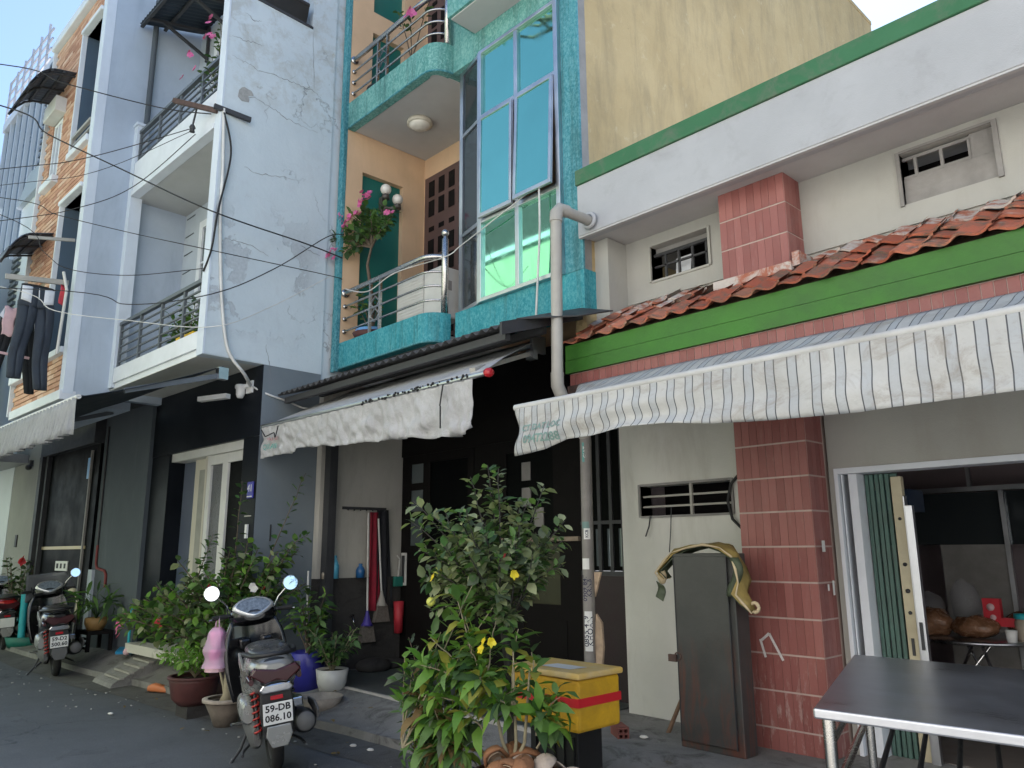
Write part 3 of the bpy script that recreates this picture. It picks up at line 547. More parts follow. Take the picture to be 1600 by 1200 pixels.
# recess walls
PW = M['peach_wall']
MB().slab(4.42, 5.57, 3.5, 10.2, -7.62, -7.47, [(4.64, 5.24, 3.78, 5.94), (4.72, 5.2, 6.95, 7.9), (4.72, 5.2, 8.2, 9.6)], 0, 'x').build('recess_wall', PW, te)
for z0_, z1_, y0_, y1_ in ((3.78, 5.94, 4.64, 5.24), (6.95, 7.9, 4.72, 5.2), (8.2, 9.6, 4.72, 5.2)):
    MB().box(-7.60, -7.545, y0_, y1_, z0_, z1_).build('door', M['door_green'], te)
MB().box(-7.47, -5.55, 5.57, 5.7, 3.5, 10.2).build('recess_wall', PW, te)
MB().box(-5.69, -5.57, 4.77, 5.57, 3.5, 10.2).build('recess_wall', PW, te)
for zb, zt in ((3.56, 6.12), (6.8, 9.4)):
    d = MB().box(-7.40, -6.05, 5.53, 5.569, zb, zt).build('door', M['brown_door'], te)
    for i in range(6):
        for r in range(9):
            z = zb+.15+r*.265
            if r in (3, 6): MB().box(-7.30+i*.2, -7.2+i*.2, 5.522, 5.529, z+.06, z+.12).build('pane', M['dark_wood'], d)
            else: MB().box(-7.31+i*.2, -7.2+i*.2, 5.522, 5.529, z, z+.21).build('pane', M['dark_wood'], d)
# balconies with a rounded corner
def fascia_path(R=.235, n=8):
    p = [(-7.545, 4.415), (-5.98, 4.415)]
    for i in range(1, n+1):
        a = -pi/2+pi/2*i/n; p.append((-5.98+.22*cos(a), 4.415+R+R*sin(a)))
    return p
FP = fascia_path()
def balcony(zb, zt, mat, lamp):
    f = MB(); n = len(FP); k = len(FP)
    inner = [(p[0]-(.0 if i == 0 else .09*max(0, (p[0]+5.98)/.22)), p[1]+.09*(1 if i < 2 else max(0, 1-(p[0]+5.98)/.22))) for i, p in enumerate(FP)]
    v = [(p[0], p[1], z) for z in (zb, zt) for p in FP]+[(p[0], p[1], z) for z in (zb, zt) for p in inner]
    fs = []
    for i in range(k-1):
        fs += [(i, i+1, k+i+1, k+i), (2*k+i+1, 2*k+i, 3*k+i, 3*k+i+1), (k+i, k+i+1, 3*k+i+1, 3*k+i), (i+1, i, 2*k+i, 2*k+i+1)]
    fs += [(0, k, 3*k, 2*k)]
    f.add(v, fs, 0, False); fa = f.build('balcony_front', mat, te)
    MB().tube([(p[0], p[1]-.004, zb+.012) for p in FP], .012, 5).build('drip_edge', M['teal_blue'], fa)
    poly = [(x, y) for x, y in inner]+[(-5.75, 5.57), (-7.46, 5.57), (-7.46, 4.5)]
    MB().prism(poly, zb+.006, zb+.11, 'z').build('balcony_floor', M['soffit_white'], te)
    # stainless railing
    zr = zt
    r = MB(); top = [(p[0]+(.03 if i == 0 else 0), p[1]+.045, zr+.60) for i, p in enumerate(FP)]
    top = [(-7.46, 4.46, zr+.60)]+[(p[0]-.03, p[1]+.035, zr+.60) for p in FP[1:-2]]+[(-5.80, 4.60, zr+.60)]
    rail = MB().tube(top, .030, 10).build('railing', M['pipe_steel'], te)
    for h in (.14, .29, .44): MB().tube([(p[0], p[1], zr+h) for p in top], .012, 8).build('rail', M['pipe_steel'], rail)
    for x in (-6.93, -6.74): MB().box(x-.014, x+.014, 4.446, 4.474, zr, zr+.60).build('post', M['pipe_steel'], rail)
    dm = MB()
    for c in (.20, .34):
        q = [(-6.835, zr+c-.075), (-6.75, zr+c), (-6.835, zr+c+.075), (-6.92, zr+c)]
        for i in range(4): dm.bar((q[i][0], 4.46, q[i][1]), (q[(i+1) % 4][0], 4.46, q[(i+1) % 4][1]), .012, .012)
    dm.build('diamond', M['pipe_steel'], rail)
    MB().lathe([(0, -.0), (.036, 0), (.036, .78), (.02, .80), (.02, .82)], (-5.78, 4.585, zr), 12).ball((-5.78, 4.585, zr+.85), .042, 12).build('post', M['pipe_steel'], rail)
    fl = MB()
    for h, rr in ((.14, .026), (.29, .026), (.44, .026), (.6, .05)): fl.lathe([(0, 0), (rr, 0), (rr, .02), (0, .02)], (-7.465, 4.46, zr+h), 12, ax=(1, 0, 0))
    fl.build('flange', M['pipe_steel'], rail)
    if lamp: 
        l_ = MB().lathe([(0, 0), (.14, 0), (.15, -.02), (.15, -.05), (.12, -.055)], (-6.74, 4.94, zb+.005), 28).build('ceiling_lamp', M['lamp_dish'], te)
        MB().lathe([(.125, -.05), (.118, -.075), (.07, -.1), (0, -.108)], (-6.74, 4.94, zb+.005), 28).build('lamp_shade', M['lamp_glass'], l_)
balcony(3.44, 3.75, TL, False); balcony(6.42, 6.77, M['teal_high'], True)
MB().box(-7.57, -7.472, 4.37, 4.414, 3.42, 10.2).build('pilaster', M['teal_blue'], te)
wl = MB().box(-7.545, -7.47, 4.93, 4.99, 5.50, 5.72).bar((-7.47, 4.96, 5.62), (-7.35, 4.9, 5.64), .03, .03).bar((-7.47, 4.97, 5.56), (-7.33, 5.06, 5.56), .03, .03).lathe([(0, 0), (.05, 0), (.045, .05), (.02, .07)], (-7.35, 4.9, 5.63), 10).lathe([(0, 0), (.05, 0), (.045, .05), (.02, .07)], (-7.33, 5.06, 5.545), 10).build('wall_lamp', M['lamp_base'], te)
for p in ((-7.35, 4.9, 5.755), (-7.33, 5.06, 5.665)): MB().ball(p, .068, 14).build('globe', M['lamp_glass'], wl)
# lean-to roof over the porch
lr = MB()
def corr(u, v):
    x = -7.54+3.5*u; return (x, 3.74+v*.92, 3.075+v*.30+.016*sin(x*2*pi/.11))
lr.grid(corr, 256, 3)
porch = lr.build('porch_roof', M['corrugated'], te, solid=.006)
for y, z in ((3.8, 3.045), (4.2, 3.17)): MB().box(-7.5, -4.06, y, y+.05, z-.06, z).build('purlin', M['iron_dark'], porch)
MB().prism([(3.73, 3.0), (3.73, 3.10), (4.64, 3.40), (4.64, 3.30)], -4.045, -4.02, 'x').build('gable_board', M['iron_dark'], porch)
MB().quad((-4.04, 3.9, 3.16), (-4.04, 4.64, 3.40), (-3.7, 4.64, 3.30), (-3.75, 4.3, 3.2)).build('flashing', M['corrugated'], porch, solid=.01)
# porch walls and doors
MB().box(-7.6, -7.5, 4.27, 5.4, 1.16, 3.3).build('porch_wall', M['porch_wall'], te)
MB().box(-7.6, -7.47, 4.27, 5.34, .18, 1.158).build('dado', M['dark_base'], te)
MB().box(-7.47, -7.36, 4.30, 4.36, .18, 3.0).box(-7.43, -7.37, 4.365, 4.40, .18, 3.0).build('downpipe', M['iron_dark'], te)
MB().box(-7.5, -4.0, 5.33, 5.40, 2.52, 3.4).build('porch_lintel', M['dark_wood'], te)
DW = M['dark_wood']
dr = MB().slab(-7.48, -6.2, .21, 2.519, 5.335, 5.38, [(-7.32, -7.08, 2.2, 2.42), (-7.32, -7.08, 1.88, 2.12), (-7.32, -7.08, 1.5, 1.8), (-6.95, -6.3, 1.5, 2.42)]).build('door', DW, te)
for z0_, z1_ in ((2.2, 2.42), (1.88, 2.12), (1.5, 1.8)): MB().box(-7.32, -7.08, 5.352, 5.362, z0_, z1_).build('pane', M['clear_glass'], dr)
MB().box(-6.95, -6.3, 5.352, 5.362, 1.5, 2.42).build('pane', M['door_black'], dr)
for x0_, x1_ in ((-7.34, -6.9), (-6.8, -6.3)): MB().box(x0_, x1_, 5.325, 5.334, .35, 1.35).build('panel', DW, dr, bevel=.006)
dh = MB().box(-7.45, -7.36, 5.318, 5.334, 1.06, 1.42).build('letter_box', M['grey_white'], dr); MB().box(-7.43, -7.38, 5.312, 5.317, 1.09, 1.39).build('slot', M['iron_dark'], dr)
dr2 = MB().slab(-6.19, -4.7, .21, 2.519, 5.335, 5.38, [(-5.95, -5.5, .95, 1.5), (-5.42, -4.98, .95, 1.5), (-5.7, -5.05, 1.62, 2.4)]).build('door', DW, te)
MB().box(-5.95, -5.5, 5.352, 5.362, .95, 1.5).build('pane', M['cabinet_glass'], dr2); MB().box(-5.42, -4.98, 5.352, 5.362, .95, 1.5).build('pane', M['cabinet_glass'], dr2); MB().box(-5.7, -5.05, 5.352, 5.362, 1.62, 2.4).build('pane', M['door_black'], dr2)
for x_, z_ in ((-5.42, 1.95), (-5.42, 2.2), (-5.25, 1.75)): MB().box(x_-.06, x_+.06, 5.34, 5.35, z_-.09, z_+.09).build('notice', M['plank_grey'], dr2)
MB().box(-6.0, -4.72, 5.30, 5.334, 1.52, 1.56).build('shelf_edge', M['timber'], dr2)
for x0_, x1_ in ((-5.95, -5.45), (-5.4, -4.9)): MB().box(x0_, x1_, 5.325, 5.334, .3, .82).build('panel', DW, dr2, bevel=.006)
MB().box(-4.69, -4.02, 5.30, 5.38, .2, 1.22).build('low_wall', M['dark_red_wood'], te)
gr = MB().box(-4.69, -4.05, 5.30, 5.33, 1.221, 1.26).box(-4.69, -4.05, 5.30, 5.33, 2.48, 2.519).box(-4.69, -4.05, 5.305, 5.325, 1.66, 1.69).build('grille', M['iron_dark'], te)
for i in range(5): MB().box(-4.62+i*.13, -4.585+i*.13, 5.306, 5.324, 1.261, 2.479).build('bar', M['iron_dark'], gr)
for i in range(3): MB().box(-4.56+i*.13, -4.52+i*.13, 5.36, 5.37, 1.3, 1.62).build('pane', M['clear_glass'], gr)
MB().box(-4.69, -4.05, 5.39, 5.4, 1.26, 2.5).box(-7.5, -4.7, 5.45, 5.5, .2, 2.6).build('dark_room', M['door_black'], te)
MB().box(-7.62, -4.13, 5.71, 12, 3.0, 9.8).build('back_block', PW, te)
# ---------------------------------------------------------------- pale blue-grey house (its own frame: u along the front, v into the plot)
GA = RAD(2.5); GO = Vector((-7.55, 2.93, 0))
GM = Matrix.Translation(GO) @ Matrix.Rotation(GA, 4, 'Z')
def gw(u, v, z): return GM @ Vector((u, v, z))
gh = thing('grey_house', 'pale blue grey house with peeling side wall, railed balconies and black shopfront beam', 'house', tuple(GO), GA)
GW = M['grey_wall']
MB().slab(.0, 1.35, 3.39, 7.62, -.12, 0, [], 0, 'x').box(-.12, 0, 1.02, 1.35, 7.62, 11).box(-.12, -.02, 1.351, 4, 3.2, 11).build('side_wall', M['peeling_wall'], gh)
MB().box(-.12, 0, .655, 1.35, .15, 3.389).build('lower_side_wall', M['low_grey_shade'], gh)  # shade of awning and overhang put into the wall colour as darker grey
MB().box(-.128, .012, -.008, 1.019, 7.621, 7.65).build('wall_coping', M['iron_dark'], gh)
CR = [[(0.04, 7.03), (0.16, 7.03), (0.28, 7.06), (0.41, 7.08)], [(0.05, 6.78), (0.17, 6.77), (0.27, 6.78), (0.38, 6.74), (0.59, 6.79), (0.78, 6.8), (0.97, 6.8), (1.07, 6.82), (1.21, 6.74), (1.34, 6.68)], [(0.15, 6.32), (0.36, 6.41)], [(0.33, 6.41), (0.48, 6.37), (0.6, 6.36), (0.75, 6.31), (0.93, 6.3), (1.16, 6.3)], [(0.18, 7.38), (0.28, 7.34), (0.37, 7.38)], [(1.03, 7.6), (1.05, 7.2), (1.08, 6.85)], [(0.28, 5.54), (0.42, 5.51), (0.65, 5.56), (0.93, 5.61)], [(0.12, 4.66), (0.27, 4.66), (0.44, 4.67), (0.63, 4.6)], [(1.01, 4.83), (1.27, 4.78)], [(0.66, 3.6), (0.71, 3.43), (0.75, 3.19)]]
for cr in CR:
    P = []
    for (a, c), (d, e) in zip(cr, cr[1:]):
        for k in range(6): t_ = k/6; P.append((.0006, a+(d-a)*t_+rnd.uniform(-.006, .006), c+(e-c)*t_+rnd.uniform(-.012, .012)))
    P.append((.0006, cr[-1][0], cr[-1][1])); n_ = len(P)
    MB().tube(P, [.0024*(.3+sin(pi*(i+.5)/n_))*rnd.uniform(.6, 1.5) for i in range(n_)], 4).build('crack', M['crack_dark'], gh)
MB().prism([(.16, 6.41), (.19, 6.455), (.22, 6.47), (.26, 6.462), (.30, 6.46), (.325, 6.43), (.33, 6.41), (.27, 6.38), (.285, 6.34), (.28, 6.31), (.24, 6.30), (.20, 6.29), (.17, 6.31), (.15, 6.33)], .0004, .0035, 'x').build('bare_patch', M['bare_render'], gh)
MB().box(-.14, .004, -.02, -.001, 3.39, 7.62).box(-.14, -.121, 0, .12, 3.39, 7.62).build('corner_pier', M['pale_trim'], gh)
MB().box(-2.60, -.121, .75, .87, 3.5, 11).build('recess_wall', GW, gh)
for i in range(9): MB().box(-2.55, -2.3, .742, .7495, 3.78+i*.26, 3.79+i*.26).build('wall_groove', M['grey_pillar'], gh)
MB().box(-2.60, -2.48, -.02, .12, 3.42, 6.94).box(-2.62, -2.46, -.04, .14, 6.941, 6.98).build('balcony_pier', M['pale_trim'], gh)
MB().box(-2.59, -.13, .88, 7, 3.45, 10.6).build('back_block', GW, gh)
MB().box(-2.47, -.141, -.015, .08, 3.47, 3.655).box(-2.47, -.141, .012, .08, 3.40, 3.469).build('balcony_front', M['trim_white'], gh)
MB().box(-2.60, -.121, .081, .749, 3.405, 3.52).build('balcony_floor', M['soffit_white'], gh)
MB().box(-2.47, -.141, -.015, .08, 5.99, 6.39).box(-2.47, -.141, -.03, .08, 5.93, 5.989).build('balcony_front', M['trim_white'], gh)
MB().box(-2.60, -.121, .081, .749, 5.935, 6.05).build('balcony_floor', M['soffit_white'], gh)
for z0, z1 in ((3.655, 4.24), (6.39, 6.86)):
    r = MB().box(-2.47, -.142, .0, .05, z1-.04, z1).build('railing', M['grey_rail'], gh)
    for u in (-2.45, -1.83, -1.22, -.63, -.17): MB().box(u-.018, u+.018, .01, .04, z0, z1-.04).build('post', M['grey_rail'], r)
    n = 5 if z0 < 5 else 4
    for i in range(n): MB().box(-2.45, -.16, .016, .034, z0+.07+i*(z1-z0-.1)/n, z0+.088+i*(z1-z0-.1)/n).build('rail', M['grey_rail'], r)
for zb, zt in ((3.56, 5.66), (6.1, 8.3)):
    d = MB().slab(-2.05, -.9, zb, zt, .71, .749, [(-1.95, -1.56, zb+1.1, zt-.1), (-1.39, -1.0, zb+1.1, zt-.1), (-1.95, -1.56, zb+.2, zb+1.0), (-1.39, -1.0, zb+.2, zb+1.0)]).build('door', M['trim_white'], gh)
    for a in (-1.95, -1.39):
        for c, e in ((zb+1.1, zt-.1), (zb+.2, zb+1.0)): MB().box(a, a+.39, .735, .745, c, e).build('pane', M['clear_glass'], d)
        MB().box(a+.185, a+.205, .715, .734, zb+.2, zt-.1).box(a, a+.39, .715, .733, zb+1.5, zb+1.52).build('glazing_bar', M['trim_white'], d)
# corrugated canopy over the upper balcony
cp = MB()
def cfn(u, v): 
    x = -2.55+2.1*u
    return (x, .74-v*.85, 8.72-v*.28+.012*sin(x*2*pi/.08))
cp.grid(cfn, 100, 4); can = cp.build('canopy', M['navy_tarp'], gh, solid=.006)
for u in (-2.3, -1.5, -.7):
    MB().bar((u, .73, 8.2), (u, .1, 8.45), .035, .035).bar((u, .74, 8.62), (u, -.08, 8.40), .035, .035).bar((u, .72, 8.15), (u, .72, 8.7), .04, .03, upv=(0, 1, 0)).build('strut', M['iron_dark'], can)
MB().box(-2.55, -.45, .2, .24, 8.50, 8.53).box(-2.55, -.45, -.1, -.06, 8.40, 8.43).build('purlin', M['iron_dark'], can)
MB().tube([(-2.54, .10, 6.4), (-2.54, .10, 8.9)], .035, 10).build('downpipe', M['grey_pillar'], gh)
# ground floor: overhang, black stone beam, opening
MB().box(-2.6, .0, .0, .70, 3.392, 3.40).build('overhang_soffit', M['grey_white'], gh)
MB().box(-2.742, -.002, .642, .75, 2.63, 3.388).build('shop_beam', M['black_stone'], gh, bevel=.004)
MB().box(-2.742, -2.22, .65, .85, .2, 2.628).build('stone_pillar', M['black_stone'], gh, bevel=.004)
MB().box(-.33, -.002, .648, .85, .2, 2.628).build('stone_pillar', M['black_stone'], gh, bevel=.004)
for z in (2.13, 1.75): MB().box(-.2, -.06, .642, .647, z-.33, z-.318).build('stone_joint', M['pvc_grey'], gh)
MB().box(-2.22, -.33, .68, .86, 2.53, 2.629).build('door_head', M['grey_white'], gh)
MB().box(-1.80, -1.33, .80, .84, .4, 2.53).box(-1.36, -1.32, .72, .84, .4, 2.53).build('inner_panel', M['beige_panel'], gh)
MB().box(-1.66, -1.50, .79, .80, .45, 2.4).build('inner_panel', M['curtain'], gh)
fr = MB().slab(-1.31, -.335, .4, 2.529, .72, .79, [(-1.22, -.93, .5, 2.42), (-.80, -.44, .5, 2.42)]).build('door_frame', M['grey_white'], gh, bevel=.004)
cu = MB().grid(lambda u, v: (-1.22+.29*u, .775+.012*sin(u*40), .5+1.92*v), 40, 1).build('curtain', M['curtain'], fr)
MB().box(-1.22, -.93, .748, .754, .5, 2.42).build('pane', M['visor'], fr); MB().box(-.80, -.44, .748, .756, .5, 2.42).build('pane', M['door_black'], fr)
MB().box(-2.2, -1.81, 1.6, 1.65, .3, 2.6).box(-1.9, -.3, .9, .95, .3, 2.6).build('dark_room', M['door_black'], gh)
MB().box(-2.55, -.33, .45, .86, .30, .40).build('threshold', M['tile_white'], gh)
pq = MB().box(-.155, -.03, .63, .646, 1.985, 2.155).build('number_plaque', M['plaque_blue'], gh, bevel=.006)
T = Matrix.Translation((-.0925, .629, 2.085)) @ Matrix.Rotation(pi/2, 4, 'X')
b = text_mb('41', .105, T, .001); b.box(-.145, -.04, .628, .6295, 1.997, 2.008); b.build('lettering', M['paper'], pq)
MB().box(-.14, -.10, .625, .646, 1.58, 1.72).build('intercom', M['white_plastic'], gh)
MB().box(-.0, .006, .83, .845, 1.55, 1.72).build('slot', M['iron_dark'], gh)
MB().box(.0, .03, 1.36, 1.42, .2, 3.2).build('corner_pipe', M['iron_dark'], gh)
# ---------------------------------------------------------------- brick-clad house beside it
bh = thing('brick_house', 'tall house clad in orange brick courses with dark blue loggias and blue side wall', 'house', tuple(gw(-2.6, -.5, .35)), GA)
BOFF = Vector((-2.6, -.5, .35))
class BB(MB):
    def build(s, *a, **k): s.v = [p-BOFF for p in s.v]; return MB.build(s, *a, **k)
BB().slab(-.5, .86, 3.301, 11, -2.72, -2.601, [], 0, 'x').build('side_wall', M['blue_wall'], bh)
BB().box(-4.40, -2.745, .60, .9, .15, 3.35).build('front_pillar', M['grey_pillar'], bh)  # grey kept dark to stand for the shade under the awning
BB().box(-4.94, -2.73, .32, 7, 3.46, 10.6).box(-6.9, -2.73, .91, 7, .1, 3.45).build('back_block', M['blue_wall'], bh)
BB().box(-4.94, -2.73, -.455, .31, 3.20, 3.3).build('overhang', M['blue_wall'], bh)
BB().box(-2.75, -2.596, -.512, -.40, 3.3, 11).build('corner_strip', M['pale_trim'], bh)
# front wall with two tall loggias on the right and two windows on the left
LG = [(-3.52, -2.76, 6.72, 8.56), (-3.62, -2.76, 3.9, 6.0)]; WN = [(-4.60, -4.22, 6.66, 7.6), (-4.86, -4.1, 3.86, 5.0)]
core = BB().slab(-4.95, -2.72, 3.3, 9.05, -.46, -.36, LG+WN).build('front_wall', M['timber'], bh)
bm = MB().box(-.118, .118, -.018, 0, -.026, .026).mesh('brick', M['cladding_brick'])
cnt = 0; far = BB(); row = 0; z = 3.40
while z < 8.98:
    u = -4.90+(.06 if row % 2 else -.06)
    while u < -2.8:
        ua, ub = max(u, -4.94), min(u+.24, -2.77)
        for h in LG+WN:
            if h[2]-.06 < z < h[3]+.06:
                if h[0]-.04 < ub and ua < h[1]+.04:
                    if ua < h[0]-.04: ub = h[0]-.04
                    elif ub > h[1]+.04: ua = h[1]+.04
                    else: ub = ua
        if ub-ua > .03:
            k = (ub-ua)/.24
            if z < 6.6 and cnt < 296:
                inst(bm, 'brick', core, Vector(((ua+ub)/2, -.46, z))-BOFF, (rnd.uniform(-.05, .05), 0, 0), (k, 1, 1)); cnt += 1
            else: far.box(ua+.002, ub-.002, -.478+rnd.uniform(-.003, .003), -.461, z-.026, z+.026)
        u += .24
    z += .066; row += 1
stuff(far.build('brick_courses', M['cladding_brick'], core))
BB().box(-3.63, -2.73, .28, .319, 3.8, 9.1).box(-3.72, -3.610, -.459, .279, 3.9, 6.0).box(-3.72, -3.510, -.459, .279, 6.72, 8.56).build('loggia_wall', M['deep_blue'], bh)
for u_, z_ in ((-3.62, 6.0), (-3.52, 8.56), (-3.62, 6.60)): BB().box(u_, -2.73, -.455, .279, z_, z_+.04).build('loggia_slab', M['cream_wall'], bh)
BB().box(-3.66, -3.612, -.52, -.461, 3.9, 6.04).box(-3.56, -3.512, -.52, -.461, 6.72, 8.6).build('jamb', M['trim_white'], bh)
TW = M['trim_white']
for u0, u1, z0, z1 in ((-3.64, -2.76, 6.0, 6.06), (-3.54, -2.76, 8.56, 8.62), (-3.56, -2.76, 6.64, 6.73), (-3.66, -2.76, 3.82, 3.9), (-4.75, -2.6, 3.22, 3.34)):
    BB().box(u0, u1, -.545, -.2 if z1 > 3.5 else -.36, z0, z1).build('sill', TW, bh, bevel=.01)
BB().box(-4.98, -2.6, -.56, -.3, 8.99, 9.12).box(-4.96, -2.6, -.52, -.3, 9.121, 9.25).build('cornice', TW, bh, bevel=.015)
BB().box(-4.99, -4.95, -.52, -.3, 3.3, 9.0).build('edge_strip', TW, bh)
r = BB().bar((-3.5, -.5, 6.95), (-2.76, -.5, 6.95), .04, .04).bar((-3.5, -.5, 6.82), (-2.76, -.5, 6.82), .025, .025).bar((-3.48, -.5, 6.73), (-3.48, -.5, 6.97), .03, .03, upv=(0, 1, 0)).build('loggia_rail', M['pvc_grey'], bh)
for (u0, u1, z0, z1) in WN:
    w = BB().slab(u0, u1, z0, z1, -.47, -.40, [(u0+.05, (u0+u1)/2-.02, z0+.05, z1-.05), ((u0+u1)/2+.02, u1-.05, z0+.05, z1-.05)]).build('window', TW, bh)
    BB().box(u0+.05, u1-.05, -.43, -.42, z0+.05, z1-.05).build('pane', M['clear_glass'], w)
    BB().box(u0-.08, u1+.14, -.56, -.462, z0-.13, z0-.02).build('sill', TW, w, bevel=.012)
BB().box(-4.66, -4.1, -.62, -.462, 7.62, 7.85).build('shutter_box', M['grey_white'], bh, bevel=.01)
# curved corrugated awnings over the two windows
for (u0, u1, zt, proj, drop) in ((-4.86, -3.76, 8.10, .60, .40), (-5.0, -3.9, 5.72, .62, .52)):
    def afn(u, v):
        a = max(0, v-.45)/.55
        return (u0+(u1-u0)*u, -.47-proj*(v*.92+.08*a*(1-a)), zt-drop*(.30*v+.70*a*a)+.008*sin((u0+(u1-u0)*u)*2*pi/.076))
    aw = BB().grid(afn, 64, 8).build('window_awning', M['awning_sheet'], bh, solid=.005)
    for u in (u0+.06, (u0+u1)/2, u1-.06):
        BB().tube([(u, afn(0, t_/6)[1], afn(0, t_/6)[2]-.035-.01) for t_ in range(7)], .016, 6).build('rib', M['iron_dark'], aw)
    for w_ in (.3, .55, .85): BB().bar((u0, afn(0, w_)[1], afn(0, w_)[2]-.03), (u1, afn(0, w_)[1], afn(0, w_)[2]-.03), .03, .03).build('purlin', M['iron_dark'], aw)
# ground floor of the brick house, set back under the upper floors
BB().box(-4.56, -4.41, .62, .80, .2, 3.2).build('door_jamb', M['iron_dark'], bh)
BB().prism([(-4.50, .15), (-4.22, .15), (-4.26, 1.22), (-4.42, 1.22)], .56, .599, 'y').build('plinth', M['grey_wall'], bh)
BB().box(-6.9, -4.41, .46, .70, 2.98, 3.35).build('door_beam', M['iron_dark'], bh)
BB().box(-6.92, -2.73, .312, .90, 3.351, 3.45).build('overhang', M['iron_dark'], bh)
BB().box(-6.93, -6.78, .46, .62, .2, 2.98).box(-6.70, -6.62, .50, .60, .2, 2.98).build('door_frame', M['iron_dark'], bh)
dg = BB().box(-6.60, -4.41, .56, .598, .2, 2.98).build('door', M['door_black'], bh)
BB().box(-6.6, -4.62, .545, .559, 1.50, 1.545).build('door_strip', M['brass_strip'], dg)
BB().box(-5.82, -5.28, .545, .559, 1.19, 1.33).build('notice', M['paper'], dg); BB().box(-5.84, -5.50, .545, .559, 1.0, 1.15).build('notice', M['paper'], dg)
b = BB()
for i, q in enumerate(((-5.76, -5.67), (-5.59, -5.51), (-5.42, -5.34))): b.box(q[0], q[1], .542, .5445, 1.225, 1.295)
for i in range(3): b.box(-5.80, -5.54, .542, .5445, 1.03+i*.035, 1.04+i*.035)
b.build('print', M['black_ink'], dg)
BB().box(-4.71, -4.67, .53, .559, .2, 2.9).build('door_edge', M['pvc_dark'], dg)
BB().box(-4.85, -4.74, .545, .559, 2.5, 2.8).build('sticker', M['blue_light_plastic'], dg)
BB().box(-6.6, -4.45, .45, .55, .12, .25).build('threshold', M['pavement'], bh)
BB().tube([(-4.24, .585, 3.2), (-4.22, .585, 1.28)], .014, 6).build('water_pipe', M['iron_dark'], bh)
BB().tube([(-4.22, .585, 1.55), (-4.21, .585, 1.30), (-4.16, .585, 1.24), (-3.86, .585, 1.21), (-3.80, .585, 1.16), (-3.79, .585, 1.0)], .018, 8).build('water_pipe', M['rust_red'], bh)
# ---------------------------------------------------------------- farther houses at the far left
fb = thing('white_house', 'distant white gabled house with slatted side balcony beyond the brick house', 'house', tuple(gw(-9.5, .5, 0)), GA)
MB().box(-1.0, .95, 0, 5, 0, 8.55).build('wall', M['far_white'], fb)
MB().prism([(-1.1, 8.55), (1.05, 8.55), (.6, 9.0), (-.3, 9.1)], -.1, 5, 'y').build('roof', M['far_grey'], fb)
MB().box(-5.2, -1.0, -.3, 3, 0, 7.4).build('wing', M['far_grey'], fb)
for i in range(14): MB().box(-5.1+i*.3, -5.04+i*.3, -.45, -.38, 7.4, 8.3).build('baluster', M['trim_white'], fb)
MB().box(-5.2, -.95, -.46, -.36, 8.3, 8.42).build('rail', M['trim_white'], fb)
for i in range(12): MB().box(-1.0, -.55, -.06, 0, 6.2+i*.14, 6.27+i*.14).build('louvre', M['grey_rail'], fb)
fb = thing('blue_clad_building', 'far building with blue ribbed cladding and roof terrace rail above the curved awning', 'building', tuple(gw(-17, 2, 0)), GA)
MB().box(-4, 2.4, 0, 6, 0, 15.2).build('wall', M['tower_glass'], fb)
for i in range(7): MB().box(-4+i*.75, -3.94+i*.75, -.1, 0, 0, 15.2).build('mullion', M['far_white'], fb)
for i in range(26): MB().box(1.3, 2.5, -.22, -.02, 10+i*.2, 10.1+i*.2).build('louvre', M['grey_rail'], fb)
MB().box(-4.1, 2.5, -.14, .4, 15.2, 15.5).build('parapet', M['far_white'], fb)
MB().box(1.0, 2.5, .5, 2.5, 15.5, 16.0).build('stair_room', M['grey_rail'], fb)
MB().box(.7, 2.8, .1, 3, 16.0, 16.6).build('roof', M['far_white'], fb, bevel=.05)
for i in range(4): MB().bar((-4, -.1, 15.8+i*.4), (.7, -.1, 15.7+i*.33), .05, .05).build('rail', M['rose_rail'], fb)
for i in range(6): MB().bar((-4+i*.85, -.1, 15.4), (-4+i*.85, -.1, 17.05), .06, .06, upv=(0, 1, 0)).build('post', M['rose_rail'], fb)
fb = thing('teal_shed', 'dark teal metal sheet wall behind the drying clothes', 'shed', tuple(gw(-8.5, -.6, 0)), GA)
MB().box(-2, 1.6, 0, .1, 3.2, 6.15).build('wall', M['sheet_teal'], fb)
MB().box(-2, 1.62, -.06, .12, 6.15, 6.25).build('coping', M['trim_white'], fb)
for i in range(9): MB().box(-2+i*.4, -1.96+i*.4, -.03, -.001, 3.2, 6.15).build('rib', M['sheet_teal'], fb)
fb = thing('neighbour_house', 'cream ground floor with slim glass strip at the far left edge', 'house', tuple(gw(-8, .5, 0)), GA)
MB().box(-.52, 1.05, .0, .5, .0, 3.4).build('pillar', M['pale_pillar'], fb)
MB().box(-6, -.521, .2, 3, 0, 3.4).build('wall', M['cream_wall'], fb); MB().box(-1.1, -.6, .16, .199, .2, 2.5).build('pane', M['dark_glass'], fb)
MB().box(-6, .3, -.7, -.01, 2.95, 3.1).build('canopy', M['corrugated_light'], fb)
MB().box(-.9, -.72, .15, .159, 1.75, 2.0).build('notice', M['paper'], fb)
MB().ball((.55, -.06, 2.86), .05, 10).box(.52, .58, -.05, -.001, 2.88, 2.98).build('bell', M['iron_dark'], fb)
MB().box(.1, .2, -.02, -.001, 1.55, 1.75).build('slot', M['iron_dark'], fb)
